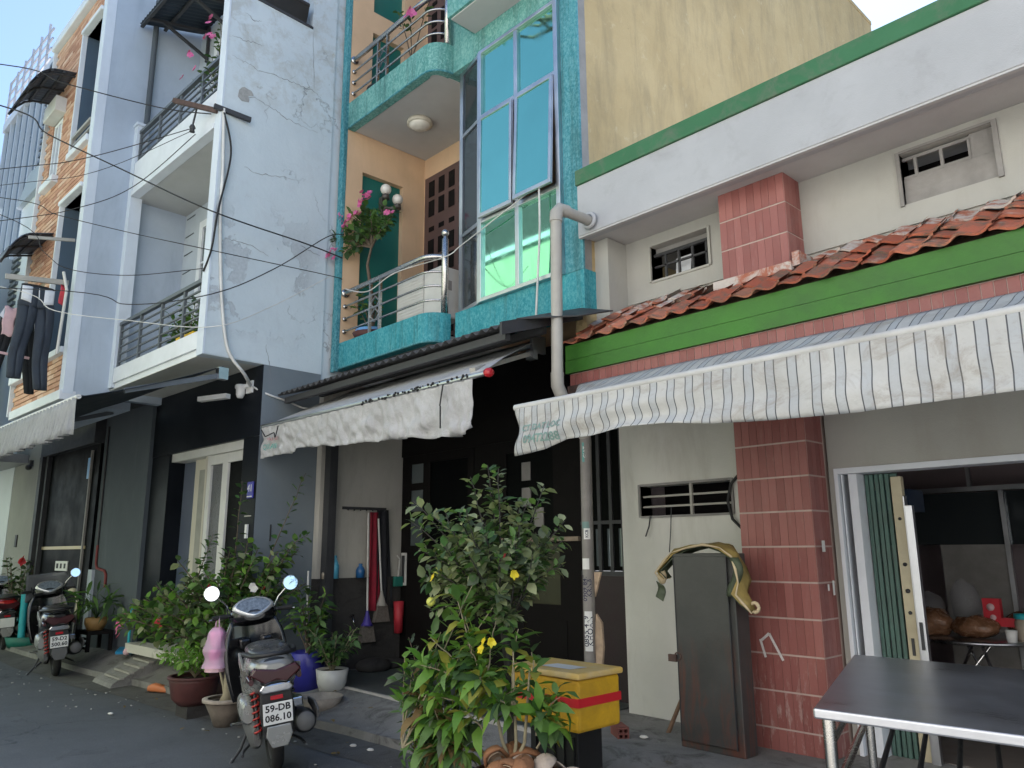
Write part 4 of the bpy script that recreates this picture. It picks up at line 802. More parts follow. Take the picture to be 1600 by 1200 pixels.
# ---------------------------------------------------------------- across the street (behind the camera; the lime house is seen in the glass)
op = thing('lime_house', 'sunlit lime green house across the street mirrored in the glass bay', 'house', (-13, -3.6, 0))
MB().box(-11, 5.5, -6, 0, 0, 8.9).build('wall', M['lime_wall'], op)
MB().box(-11.05, 5.55, -6, .06, 8.9, 9.05).build('coping', M['far_white'], op)
MB().box(-10, 4.5, -6, -.4, 9.051, 10.3).build('roof_room', M['corrugated'], op)
for i in range(6):
    for z_ in (1.0, 4.2): w = MB().box(-9.5+i*2.4, -8.3+i*2.4, .005, .05, z_, z_+1.5).build('window', M['trim_white'], op); MB().box(-9.4+i*2.4, -8.4+i*2.4, .051, .06, z_+.1, z_+1.4).build('pane', M['dark_glass'], w)
op = thing('bounce_row_house', 'unseen white house behind the viewer, made tall and pale to bounce sunlight', 'house', (2, -3.65, 0))
MB().box(-9.4, 14, -6, 0, 0, 9.0).build('wall', M['bounce_white'], op); MB().box(-9.45, 14, -6, .08, 9.0, 9.2).build('coping', M['far_grey'], op)  # out of view; raised, moved closer and whitened to throw sunlight on the facades
for i in range(5): w = MB().box(-8+i*3.6, -6.4+i*3.6, .005, .05, .1, 2.3).build('door', M['grey_rail'], op); MB().box(-8+i*3.6, -6.4+i*3.6, .005, .05, 3.3, 4.6).build('window', M['dark_glass'], op)
# ---------------------------------------------------------------- awnings
def awn_root(label, loc): return thing('awning', label, 'awning', loc, world=True)
aw = thing('awning', 'pale striped cloth awning over the low shop house', 'awning', (-2.3, 4.0, 2.4), world=True)
def can(u, v):
    x0 = -3.87+.60*v; x = x0+(2.0-x0)*u
    sag = .018*sin(x*5.2)*sin(v*pi)+.010*mnoise.noise((x*3, v*4, 1))-.05*sin(v*pi)
    return (x, 4.41-.87*v, 2.70-.305*v+sag*min(1, v*4))
cl = MB().grid(can, 110, 12); 
def mk(bm_, name, par, solid=.003):
    o_ = bm_.build(name, M['striped_cloth'], par, solid=solid); return o_
mk(cl, 'canopy', aw)
VB = [(-3.62, 2.05), (-3.40, 2.07), (-3.22, 2.12), (-3.0, 2.115), (-2.75, 2.135), (-2.45, 2.12), (-2.15, 2.08), (-1.8, 2.06), (-1.4, 2.045), (-1.0, 2.05), (-.6, 2.04), (2.0, 2.05)]
def lerp_tab(tab, x):
    for (a, b), (c, d) in zip(tab, tab[1:]):
        if x <= c: return b+(d-b)*max(0, (x-a))/(c-a)
    return tab[-1][1]
def val(u, v):
    x = -3.66+(2.0+3.66)*u; zt = 2.372; zb = lerp_tab(VB, x)
    edge = max(0, 1-(x+3.66)/.6)
    fold = .007*sin(x*9+2.2*v)*v+.016*mnoise.noise((x*3.5, v*2.2, 5))*v*1.6+.03*v*sin(v*9+x*3.2)*(.35+.65*math.exp(-((x+2.9)/.7)**2))
    return (x+.06*edge*v*sin(v*3)+.012*sin(v*7+x*2), 3.52-.02*v-fold, zt+(zb-zt)*v)
va = mk(MB().grid(val, 240, 16), 'valance', aw)
MB().tube([(-3.68, 3.535, 2.378), (2.0, 3.535, 2.378)], .022, 12).build('front_bar', M['bar_grey'], aw)
MB().tube([(-3.88, 4.42, 2.665), (2.0, 4.42, 2.665)], .022, 10).build('roller', M['corrugated'], aw)
MB().box(-3.97, -3.84, 4.38, 4.442, 2.62, 2.69).build('bracket', M['rust_iron'], aw)
for x in (-3.2, -.2): MB().bar((x, 4.4, 2.6), (x, 3.55, 2.35), .025, .025).build('arm', M['aluminium'], aw)
# printed patch on the hanging edge
def on_val(x, z):
    v = (2.372-z)/(2.372-lerp_tab(VB, x)); return val((x+3.66)/5.66, v)
def wrap_print(txt, size, x, z, mat, bold=0, par=None, slant=0):
    b_ = text_mb(txt, size, Matrix.Identity(4), 0, 0, 'CENTER', bold); nv_ = []
    for p in b_.v:
        q = Vector(on_val(x+p.x, z+p.y+slant*p.x)); nv_.append(Vector((x+p.x, q.y-.006, z+p.y+slant*p.x)))
    b_.v = nv_; return b_.build('lettering', mat, par)
wrap_print('CT DAT LOC', .058, -3.415, 2.222, M['ink_faded'], .0015, va); wrap_print('09472288', .074, -3.41, 2.145, M['ink_faded'], .002, va)
aw2 = thing('awning', 'soiled white cloth awning with torn hanging edge under the teal house', 'awning', (-5.7, 4.0, 2.6), world=True)
def can2(u, v):
    xa = -7.40+.9*0; x = -7.42+3.0*u+(.42*v-.0)*u
    return (x, 4.48-.93*v, 3.16-.46*v+.012*sin(v*pi)+.012*mnoise.noise((x*3, v*3, 9)))
MB().grid(can2, 90, 12).build('canopy', M['white_cloth'], aw2, solid=.003)
VB2 = [(-7.42, 2.385), (-7.2, 2.40), (-6.95, 2.385), (-6.7, 2.42), (-6.3, 2.40), (-5.9, 2.36), (-5.85, 2.375), (-5.4, 2.345), (-5.0, 2.33), (-4.6, 2.285), (-4.22, 2.27), (-4.12, 2.33)]
def val2(u, v):
    x = -7.45+3.31*u+.0*v; zt = 2.70-.028*u; zb = lerp_tab(VB2, x)
    e = max(0, (x+4.35)/.25)
    f = .03*v*(sin(x*17+v*3)*.6+1.6*mnoise.noise((x*6, v*3, 3)))+.03*mnoise.noise((x*13, v*4, 7))*(.3+v)+.012*mnoise.noise((x*30, v*5, 17))
    return (x-.05*v*max(0, 1-(x+7.45)/.3)-.06*e*v, 3.545+.05*v-f, zt+(zb-zt)*v-.01*abs(sin(x*9))*v)
v2 = MB().grid(val2, 260, 16).build('valance', M['white_cloth'], aw2, solid=.003)
MB().tube([(-7.46, 3.55, 2.705), (-3.99, 3.55, 2.675)], .02, 10).build('front_bar', M['aluminium'], aw2)
MB().lathe([(0, 0), (.032, 0), (.036, .03), (.028, .05), (0, .05)], (-3.99, 3.55, 2.675), 12, ax=(1, 0, 0)).build('bar_cap', M['red_lens'], aw2)
b = MB()
for i in range(60):
    x = -5.6+rnd.random()*1.45; b.ball((x, 3.53, 2.68+rnd.uniform(-.012, .014)), rnd.uniform(.005, .013), 6)
stuff(b.build('torn_thread', M['cable_black'], v2))
MB().tube([(-7.40, 4.50, 3.15), (-4.42, 4.50, 3.15)], .03, 10).build('roller', M['aluminium'], aw2)
MB().box(-4.44, -4.41, 4.44, 4.6, 3.07, 3.22).box(-4.47, -4.38, 4.42, 4.47, 3.0, 3.08).build('bracket', M['aluminium'], aw2)
for a, c in (((-4.45, 4.45, 3.06), (-4.2, 3.60, 2.74)), ((-7.2, 4.45, 3.06), (-7.2, 3.6, 2.72))): MB().bar(a, c, .05, .035).build('arm', M['pvc_grey'], aw2)
def patch2(txt, size, x, z, mat, bold=0):
    b_ = text_mb(txt, size, Matrix.Identity(4), 0, 0, 'CENTER', bold); nv_ = []
    for p in b_.v:
        X = x+p.x; q = val2((X+7.45)/3.31, .55); nv_.append(Vector((X, q[1]-.03, z+p.y)))
    b_.v = nv_; return b_.build('lettering', mat, v2)
patch2('MAI HIEN', .05, -7.2, 2.55, M['ink_red']); patch2('QUANG', .075, -7.22, 2.475, M['ink_teal'], .001)
b = MB()
for p, q in (((-7.40, 2.66), (-7.30, 2.58)), ((-7.30, 2.58), (-7.12, 2.60)), ((-7.12, 2.60), (-7.09, 2.55)), ((-7.09, 2.55), (-7.03, 2.66)), ((-4.44, 2.66), (-4.47, 2.5)), ((-4.47, 2.5), (-4.46, 2.33))):
    b.bar((p[0], 3.515, p[1]), (q[0], 3.51, q[1]), .008, .008)
b.build('tear', M['cable_black'], v2)
aw3 = thing('awning', 'dark tarpaulin awning with pleated grey frill over the left shopfronts', 'awning', tuple(gw(-2, -.5, 2.9)), GA)
AO = Vector((-2, -.5, 2.9))
def can3(u, v): 
    x = -8.0+8.0*u; return Vector((x, .22-1.32*v, 3.30-.50*v-.03*sin(v*pi)))-AO
MB().grid(can3, 40, 8).build('canopy', M['navy_tarp'], aw3, solid=.004)
def val3(u, v):
    x = -8.0+7.98*u; f = .030*sin(x*2*pi/.105)+.015*mnoise.noise((x*5, v*2, 1))
    return Vector((x+.03*v*sin(x*7), -1.11-f*(.25+v)-.02*v, 2.80-.34*v-.012*v*sin(x*2*pi/.42)))-AO
MB().grid(val3, 640, 5).build('frill', M['grey_cloth'], aw3, solid=.003)
MB().tube([Vector((-8, -1.09, 2.805))-AO, Vector((0, -1.09, 2.805))-AO], .022, 10).build('front_bar', M['grey_white'], aw3)
MB().box(-.05-AO.x, .02-AO.x, .16-AO.y, .26-AO.y, 3.16-AO.z, 3.28-AO.z).build('bracket', M['aluminium'], aw3)
MB().bar(Vector((-.02, .2, 3.2))-AO, Vector((-.05, -.7, 2.92))-AO, .035, .05).bar(Vector((-3, .2, 3.2))-AO, Vector((-3, -1.05, 2.78))-AO, .035, .05).build('arm', M['grey_rail'], aw3)
MB().bar(Vector((-.7, .3, 3.06))-AO, Vector((-.35, .45, 3.07))-AO, .07, .05).build('lamp', M['white_plastic'], aw3)
# ---------------------------------------------------------------- drainpipe
dp = thing('drainpipe', 'grey plastic drainpipe dropping from the white parapet to the pavement with stuck-on handbills', 'drainpipe', (-3.92, 4.45, .2), world=True)
MB().tube([(-3.86, 4.62, 4.10), (-3.86, 4.22, 4.09)], .043, 14).tube([(-3.86, 4.30, 4.095), (-3.87, 4.22, 4.095), (-3.88, 4.195, 4.06), (-3.88, 4.19, 3.98)], .052, 14).build('elbow', M['pvc_grey'], dp)
MB().tube([(-3.88, 4.19, 4.0), (-3.90, 4.19, 2.72)], .045, 14).build('pipe', M['pvc_grey'], dp)
MB().tube([(-3.90, 4.19, 2.76), (-3.90, 4.19, 2.66), (-3.90, 4.25, 2.56), (-3.90, 4.42, 2.44), (-3.905, 4.50, 2.3)], .05, 14).build('elbow', M['pvc_grey'], dp)
lp = MB().tube([(-3.905, 4.5, 2.34), (-3.92, 4.5, .2)], .044, 14).build('pipe', M['pvc_dark'], dp)
MB().lathe([(.055, 0), (.075, .01), (.07, .03), (.05, .03)], (-3.86, 4.585, 4.10), 14, ax=(0, -1, 0)).build('mortar_ring', M['white_fascia'], dp)
def curl(z0, z1, a0, a1, mat, name, lines, sz, ink, vert=True):
    r_ = .0465; b_ = MB().grid(lambda u, v: (-3.913+r_*sin(a0+(a1-a0)*u), 4.5-r_*cos(a0+(a1-a0)*u), z0+(z1-z0)*v), 8, 1)
    o_ = b_.build(name, mat, lp)
    t_ = MB()
    for k, tx in enumerate(lines):
        tb_ = text_mb(tx, sz, Matrix.Rotation(pi/2, 4, 'Z'), 0, 0, 'CENTER', .0006)
        am = a0+(a1-a0)*(k+.5)/len(lines)
        for p in tb_.v:
            ang = am+p.x/r_; p.xyz = (-3.913+(r_+.0012)*sin(ang), 4.5-(r_+.0012)*cos(ang), (z0+z1)/2+p.y)
        t_.add(tb_.v, tb_.f)
    if lines: t_.build('print', ink, lp)
curl(.72, 1.0, -.2, 1.15, M['paper'], 'handbill', ['0855 479', 'KHOAN'], .058, M['ink_navy']); curl(1.06, 1.27, -.3, 1.2, M['pvc_dark'], 'handbill', ['0909 847', 'KRNB'], .05, M['ink_navy']); curl(1.30, 1.38, -.4, .9, M['paper'], 'handbill', [], .03, M['ink_navy'])
curl(1.52, 1.60, .1, 1.2, M['paper'], 'handbill', ['KCB'], .03, M['ink_navy']); curl(1.60, 1.65, -.2, 1.1, M['ink_faded'], 'handbill', [], .03, M['ink_navy']); curl(2.10, 2.25, .2, 1.25, M['ink_teal'], 'handbill', ['GIAT'], .04, M['paper'])
MB().prism([(-3.87, .55), (-3.82, .58), (-3.80, .75), (-3.81, .92), (-3.86, .98), (-3.875, .8)], 4.51, 4.53, 'y').prism([(-3.865, 1.1), (-3.80, 1.28), (-3.865, 1.28)], 4.51, 4.525, 'y').build('torn_board', M['husk_inner'], dp)
# ---------------------------------------------------------------- yellow foam box
bx = thing('foam_box', 'yellow foam box with red tape band standing behind the potted shrubs', 'box', (-3.32, 3.56, .45), world=True)
MB().box(-3.59, -3.035, 3.375, 3.745, .455, .735).build('box_body', M['foam_yellow'], bx, bevel=.02)
MB().box(-3.605, -3.018, 3.36, 3.76, .736, .772).build('lid', M['foam_lid'], bx, bevel=.012)
MB().box(-3.593, -3.032, 3.372, 3.748, .59, .637).build('tape', M['red_tape'], bx)
MB().quad((-3.40, 3.45, .7745), (-3.16, 3.45, .7745), (-3.14, 3.58, .7745), (-3.38, 3.58, .7745)).build('label', M['paper'], bx)
st = thing('plastic_crate', 'dark plastic crate in shadow under the yellow foam box', 'crate', (-3.32, 3.58, .0), world=True)
MB().box(-3.54, -3.16, 3.50, 3.72, .06, .454).build('crate_body', M['black_plastic'], st, bevel=.01)
for i in range(5): MB().box(-3.52+i*.075, -3.48+i*.075, 3.488, 3.499, .12, .40).build('rib', M['black_plastic'], st)
# hollow brick, stick, steel locker with palm sheath
hb = thing('hollow_brick', 'red four-hole brick lying on the pavement beside the yellow foam box', 'brick', (-3.60, 4.42, .19), RAD(20))
MB().slab(-.04, .04, 0, .08, -.09, .09, [(-.028, -.006, .012, .034), (.006, .028, .012, .034), (-.028, -.006, .046, .068), (.006, .028, .046, .068)]).xf(Matrix.Rotation(RAD(35), 4, 'Z')).build('brick_body', M['hollow_brick'], hb)
tag(MB().tube([(-3.42, 4.72, .19), (-3.36, 4.90, .5), (-3.30, 5.04, .74)], [.016, .014, .012], 8).build('wooden_stick', M['stick_wood']), 'short brown wooden stick leaning on the cream wall by the locker', 'stick')
cb = thing('steel_locker', 'tall dark grey steel locker with padlock standing against the red tiled pillar', 'locker', (-2.95, 4.55, .2), world=True)
MB().box(-3.135, -2.675, 4.47, 4.62, .20, 1.415).build('body', M['cabinet_steel'], cb, bevel=.006)
cd = MB().box(-3.115, -2.715, 4.452, 4.469, .245, 1.395).build('door', M['cabinet_steel'], cb, bevel=.004)
MB().box(-3.118, -3.112, 4.448, 4.4515, .24, 1.4).box(-2.717, -2.711, 4.446, 4.4515, .24, 1.4).build('hinge_strip', M['iron_dark'], cb)
pl = MB().box(-3.185, -3.125, 4.44, 4.46, .72, .765).torus((-3.115, 4.45, .755), .024, .005, (0, 1, 0), 14, 6).build('padlock', M['rust_iron'], cd)
ps = thing('palm_sheath', 'curled yellow brown palm sheath draped over the top of the steel locker', 'palm sheath', (-2.9, 4.55, 1.415), world=True)
spine = [(-3.22, 4.50, 1.24), (-3.25, 4.49, 1.30), (-3.19, 4.50, 1.38), (-3.14, 4.52, 1.435), (-3.0, 4.53, 1.465), (-2.86, 4.53, 1.485), (-2.74, 4.52, 1.465), (-2.66, 4.50, 1.41), (-2.625, 4.48, 1.33), (-2.60, 4.47, 1.25), (-2.61, 4.46, 1.18), (-2.56, 4.45, 1.12), (-2.54, 4.45, 1.07)]
wd = [.04, .06, .05, .05, .08, .11, .09, .07, .07, .08, .09, .07, .03]
sh_ = MB()
for dy, mt, k in ((0, 0, 1), (.03, 1, .8)):
    v = []
    for i, p in enumerate(spine):
        t_ = Vector(spine[min(i+1, 12)])-Vector(spine[max(i-1, 0)]); n_ = Vector((-t_.z, 0, t_.x)).normalized()
        for j in range(7):
            a = (j/6-.5)*2; c_ = Vector(p)+Vector((0, a*wd[i]*k, 0))-n_*(.018*a*a)+n_*.012*sin(i*1.7+j)-n_*dy*.5
            v.append(c_+Vector((.01*sin(j*3+i), 0, 0)))
    sh_.add(v, [(i*7+j, i*7+j+1, (i+1)*7+j+1, (i+1)*7+j) for i in range(12) for j in range(6)], mt, True)
sh_.build('sheath', [M['palm_sheath'], M['palm_inner']], ps, solid=.004)
MB().tube([(p[0], p[1]-wd[i]-.002, p[2]-.014) for i, p in enumerate(spine)], [.004+.003*(i % 3) for i in range(13)], 6).build('rim', M['palm_edge'], ps)
MB().grid(lambda u, v: (-2.68+.07*u+.03*sin(v*5), 4.43-.02*sin(u*3), 1.39-.24*v), 4, 8).grid(lambda u, v: (-3.20-.06*u, 4.45+.02*sin(v*4), 1.20-.1*v+.03*u), 3, 5).build('flap', M['palm_inner'], ps, solid=.005)
MB().torus((-2.535, 4.45, 1.09), .028, .012, (0, 1, 0), 14, 6).ball((-3.235, 4.485, 1.26), .035, 10, 0, (1, .8, 1.5)).build('curl', M['palm_edge'], ps)
# spray paint mark and scraps on the pillar
ck = MB(); 
for p, q in (((-2.71, .865), (-2.68, .755)), ((-2.70, .86), (-2.645, .905)), ((-2.645, .905), (-2.56, .745))):
    ck.bar((p[0], 4.8012, p[1]), (q[0], 4.8012, q[1]), .002, .016)
ck.build('spray_mark', M['chalk'], pil)
MB().box(-2.268, -2.2665, 4.86, 4.9, 1.42, 1.49).box(-2.268, -2.2665, 4.89, 4.91, 1.18, 1.22).box(-2.268, -2.2665, 4.96, 4.985, 1.15, 1.24).build('scrap', M['paper'], pil)
# cables on the shop wall
tag(MB().tube([(-2.93, 5.04, 1.96), (-2.99, 5.035, 1.90), (-3.02, 5.03, 1.78), (-2.99, 5.03, 1.65), (-2.9, 5.035, 1.56)], .011, 8).build('cable', M['cable_black']), 'black cable looping out of the low barred window beside the tiled pillar', 'cable')
b = MB().tube([(-3.52, 5.04, 1.76), (-3.53, 5.035, 1.6), (-3.55, 5.03, 1.42)], .004, 5).tube([(-3.72, 5.04, 1.70), (-3.73, 5.03, 1.62), (-3.76, 5.02, 1.54)], .006, 5)
tag(b.build('wire_end', M['iron_dark']), 'thin wire ends hanging below the low barred window', 'wire')
# ---------------------------------------------------------------- steel work table
tb_ = thing('work_table', 'stainless steel work table with slatted undershelf in front of the shop door', 'table', (-.9, 3.0, .14), world=True)
c0, c1, c2, c3 = Vector((-1.20, 2.41, 0)), Vector((.55, 2.52, 0)), Vector((.35, 3.72, 0)), Vector((-1.63, 3.72, 0))
ZT = .965
def tab_slab(z0, z1, k=0.):
    ce = (c0+c1+c2+c3)/4; q = [(p.lerp(ce, k)) for p in (c0, c1, c2, c3)]
    return [(p.x, p.y) for p in q], z0, z1
q = tab_slab(ZT-.03, ZT); MB().prism(*q, 'z').build('table_top', M['stainless'], tb_, bevel=.006)
LG_ = []
for p, s_ in ((c0, 1), (c1, -1), (c2, -1), (c3, 1)):
    ce = (c0+c1+c2+c3)/4; p_ = p.lerp(ce, .045); LG_.append(p_)
    MB().tube([(p_.x, p_.y, ZT-.03), (p_.x, p_.y, .1)], .019, 12).build('leg', M['pipe_steel'], tb_)
sf = MB()
for i in range(4):
    a, c = LG_[i], LG_[(i+1) % 4]; sf.tube([(a.x, a.y, .72), (c.x, c.y, .72)], .015, 8)
    if i in (1, 3, 2): sf.tube([(a.x, a.y, .86), (c.x, c.y, .86)], .012, 8)
sf = sf.build('shelf_frame', M['pipe_steel'], tb_)
for i in range(1, 15):
    a = LG_[0].lerp(LG_[1], i/15); c = LG_[3].lerp(LG_[2], i/15); MB().tube([(a.x, a.y, .735), (c.x, c.y, .735)], .009, 6).build('bar', M['iron_dark'], sf)
# ---------------------------------------------------------------- things inside the shop
it = thing('folding_table', 'round steel folding table inside the dark shop doorway', 'table', (-1.95, 6.55, .206), world=True)
MB().lathe([(0, .80), (.42, .80), (.43, .79), (.42, .775), (0, .775)], (-1.93, 6.55, 0), 28).build('table_top', M['stainless'], it)
for a, c in (((-2.25, 6.4), (-1.85, 6.6)), ((-1.75, 6.4), (-2.05, 6.6)), ((-2.3, 6.7), (-1.95, 6.5)), ((-1.7, 6.3), (-1.95, 6.6))): MB().tube([(a[0], a[1], .21), (c[0], c[1], .775)], .012, 6).build('leg', M['chrome'], it)
def sack(c, r, sq, name, label, mat, seed):
    b_ = MB().ball(c, r, 18, 0, sq); b_.v = [p+(p-Vector(c))*.28*mnoise.noise(p*14+Vector((seed, 0, 0))) for p in b_.v]
    return tag(b_.build(name, M[mat]), label, 'bag')
sack((-2.20, 6.42, .90), .13, (1.1, 1, .8), 'snack_bag', 'brown snack filled clear bag at the left of the round folding table', 'snack_brown', 1); sack((-1.90, 6.40, .88), .125, (1.3, 1, .6), 'snack_bag', 'wide flat brown snack bag in front of the small red carton', 'snack_brown', 5)
sack((-2.05, 6.72, 1.02), .11, (1.0, .8, 1.5), 'plastic_bag', 'empty clear plastic bag standing up behind the brown snack bags', 'poly_bag', 3)
sack((-1.66, 6.66, .90), .10, (1.2, 1, .9), 'snack_bag', 'small brown snack bag behind the red carton', 'snack_brown', 9); sack((-2.30, 6.70, .96), .12, (1, 1, 1.1), 'plastic_bag', 'crumpled clear bag at the back left of the round folding table', 'poly_bag', 13)
for i, (x_, z_, lab_) in enumerate(((-1.42, .80, 'short pale tub at the right end of the round folding table'), (-1.66, .80, 'small white cup in front of the red carton'))):
    c_ = thing('tub', lab_, 'tub', (x_, 6.30, z_)); MB().lathe([(0, 0), (.05-.02*i, 0), (.06-.02*i, .10-.02*i), (.052-.02*i, .10-.02*i), (.045-.02*i, .02)], n=16).build('tub_body', M['jar_body' if i == 0 else 'white_plastic'], c_)
rb = thing('red_carton', 'small red carton with pale round prints on the round folding table', 'carton', (-1.79, 6.45, .89))
MB().box(-.06, .05, -.03, .03, 0, .19).box(.051, .13, -.03, .03, 0, .06).build('carton_body', M['red_box'], rb); MB().lathe([(0, 0), (.026, 0), (.026, .002), (0, .002)], (-.01, -.03, .13), 14, ax=(0, -1, 0)).lathe([(0, 0), (.02, 0), (.02, .002), (0, .002)], (0, -.03, .06), 14, ax=(0, -1, 0)).build('print', M['cloth_pink'], rb)
for (x, lid, body, lab) in ((-1.60, 'turquoise', 'jar_body', 'plastic jar with turquoise lid beside the red carton'), (-1.50, 'red_plastic', 'jar_dark', 'dark jar with red lid behind the turquoise lidded jar')):
    j = thing('jar', lab, 'jar', (x, 6.42 if lid == 'turquoise' else 6.52, .80)); MB().lathe([(0, 0), (.058, 0), (.062, .02), (.062, .13), (.05, .15)], n=18).build('jar_body', M[body], j); MB().lathe([(.06, .15), (.062, .155), (.062, .185), (0, .187)], n=18).build('lid', M[lid], j)
tag(MB().box(-2.45, -2.12, 6.0, 6.3, 1.70, 1.86).build('hanging_bag', M['blue_pot']), 'dark blue bag hanging high in the dark shop doorway', 'bag')
# ---------------------------------------------------------------- porch side wall: brooms, bottles and rags
def wx(y, z, d=.02): return (-7.5+d, y, z)
rk = thing('hook_rail', 'dark rail with hooks on the porch side wall holding brooms and rags', 'rail', (-7.5, 4.85, 1.91), world=True)
MB().box(-7.499, -7.48, 4.55, 5.12, 1.895, 1.925).build('rail_bar', M['iron_dark'], rk)
for i in range(7): MB().tube([(-7.48, 4.6+i*.08, 1.90), (-7.455, 4.6+i*.08, 1.885), (-7.445, 4.6+i*.08, 1.905)], .005, 5).build('hook', M['iron_dark'], rk)
def broom(label, y0, z0, y1, z1, mats, head):
    t_ = thing('broom', label, 'broom', (-7.44, (y0+y1)/2, z1), world=True)
    MB().tube([(-7.445, y0, z0), (-7.43, y1, z1)], .011, 8).build('pole', M[mats[0]], t_)
    MB().lathe([(.014, .16), (.02, .12), (.05, .03), (.07, 0), (0, 0)], (-7.43, y1, z1-.13), 10).xf(Matrix.Identity(4)).build('socket', M[mats[1]], t_)
    MB().prism([(y1-.06, z1-.12), (y1+.06, z1-.12), (y1+head, z1-.30), (y1-head, z1-.30)], -7.46, -7.40, 'x').build('bristles', M['straw'], t_); return t_
broom('blue socketed broom with white pole hanging left of the red rag', 4.855, 1.86, 4.87, .78, ('pole_white', 'purple_plastic'), .10)
broom('grey headed broom with white pole hanging right of the red rag', 4.99, 1.80, 5.05, .98, ('pole_white', 'pvc_grey'), .10)
def rag(name, label, mat, y0, y1, zt, zb, d, fl=0):
    def f(u, v): 
        y = y0+(y1-y0)*u*(1+fl*v)
        return (-7.47+d+.02*sin(u*11+v*2)*(.4+v)-.006, y, zt+(zb-zt)*v)
    return tag(MB().grid(f, 24, 10).build(name, M[mat], solid=.006), label, 'cloth')
rag('red_rag', 'long dark red rag hanging between the two brooms', 'red_cloth', 4.88, 4.99, 1.87, .80, .03, .5); rag('black_coat', 'long black raincoat hanging at the right end of the hook rail', 'dark_cloth', 4.98, 5.14, 1.90, .82, .015, .5)
def bottle(name, label, y, z, h, r, mat):
    t_ = thing(name, label, 'bottle', (-7.42, y, z)); MB().lathe([(0, 0), (r, 0), (r, h*.55), (r*.75, h*.72), (r*.38, h*.84), (r*.38, h*.9)], n=14).build('bottle_body', M[mat], t_); MB().lathe([(r*.42, h*.88), (r*.42, h), (0, h)], n=12).build('cap', M[mat], t_)
bottle('detergent_bottle', 'light blue plastic bottle standing on the dark dado ledge', 4.44, 1.16, .24, .045, 'bottle_blue'); bottle('detergent_bottle', 'squat navy bottle on the dado ledge beside the red rag', 4.76, 1.16, .15, .05, 'bottle_navy')
bottle('glass_jar', 'small clear jar at the left end of the dado ledge', 4.33, 1.16, .1, .04, 'jar_body')
MBx = thing('green_scoop', 'green plastic scoop hanging by the dark panelled door', 'scoop', (-7.42, 5.26, 1.05)); MB().box(-.02, .02, -.06, .06, 0, .11).build('scoop_body', M['green_plastic'], MBx, bevel=.01); MB().tube([(0, 0, .11), (0, .02, .3), (0, -.02, .34)], .008, 6).build('handle', M['grey_white'], MBx)
rbk = thing('red_bucket', 'red plastic tube bucket in the corner of the porch', 'bucket', (-7.38, 5.25, .55)); MB().lathe([(0, 0), (.045, 0), (.06, .34), (.052, .34), (.04, .02)], n=16).build('bucket_body', M['red_plastic'], rbk)
b = tag(MB().ball((-7.25, 4.85, .26), .17, 14, 0, (1, 1.2, .5)).ball((-7.3, 5.1, .25), .14, 12, 0, (1, 1.3, .45)).build('rubble_heap', M['dark_base']), 'low heap of dark rubble at the foot of the porch wall', 'rubble')
tag(MB().tube([(-7.26, 4.04, 1.25), (-7.12, 3.98, .55), (-7.05, 3.96, .16)], .011, 8).build('broom_stick', M['pole_white']), 'thin white stick leaning at the corner of the grey house', 'stick')
tp = thing('wall_tap', 'small metal tap on the dark dado below the brooms', 'tap', (-7.47, 4.68, .75)); MB().tube([(0, 0, 0), (.06, 0, 0), (.08, 0, -.05)], .012, 8).build('spout', M['chrome'], tp); MB().box(.03, .05, -.02, .02, .012, .03).build('handle', M['chrome'], tp)
# ---------------------------------------------------------------- upper floor extras
ac = thing('air_conditioner', 'white outdoor air conditioner unit on the lower teal balcony', 'air conditioner', (-6.3, 4.75, 3.77), world=True)
MB().box(-6.66, -5.88, 4.62, 4.90, 3.75, 4.30).build('casing', M['grey_white'], ac, bevel=.02)
for i in range(14): MB().box(-6.62, -6.18, 4.614, 4.619, 3.80+i*.034, 3.818+i*.034).build('fin', M['grey_white'], ac)
MB().box(-5.879, -5.872, 4.66, 4.75, 4.05, 4.15).build('valve_cover', M['plank_grey'], ac); MB().box(-6.17, -6.166, 4.615, 4.6195, 3.77, 4.29).build('seam', M['plank_grey'], ac)
fp_ = thing('flower_tub', 'brown saucer with blue pot on the lower teal balcony', 'pot', (-7.12, 4.62, 3.56))
MB().lathe([(0, 0), (.12, 0), (.19, .30), (.175, .30), (.11, .02)], n=18).build('pot_body', M['blue_light_plastic'], fp_); MB().lathe([(0, .19), (.19, .2), (.22, .26), (.205, .26), (.18, .22)], n=18).build('saucer', M['terracotta'], fp_); MB().lathe([(0, .27), (.17, .27)], n=18).build('soil', M['soil'], fp_)
tr_ = thing('planter_trough', 'black plastic planter trough on top of the peeling side wall', 'planter', tuple(gw(-.1, .62, 7.655)), GA)
MB().prism([(-.09, 0), (.09, 0), (.14, .2), (.15, .21), (.15, .25), (-.15, .25), (-.15, .21), (-.14, .2)], -.32, .32, 'y').build('trough_body', M['black_plastic'], tr_, bevel=.008)
cv = thing('security_camera', 'white dome security camera on the black shop beam', 'camera', tuple(gw(-.30, .63, 3.14)), GA)
MB().box(.0, .13, -.01, .01, -.03, .10).build('base_plate', M['white_plastic'], cv); MB().lathe([(0, .07), (.05, .07), (.06, .055), (.06, .03), (.048, .02), (.046, -.04), (.03, -.075), (0, -.08)], (-.04, -.05, 0), 16).build('camera_head', M['white_plastic'], cv); MB().bar((-.04, -.05, .06), (.06, .0, .05), .03, .03).build('arm', M['white_plastic'], cv)
def uw(*ps): return [gw(*p) for p in ps]
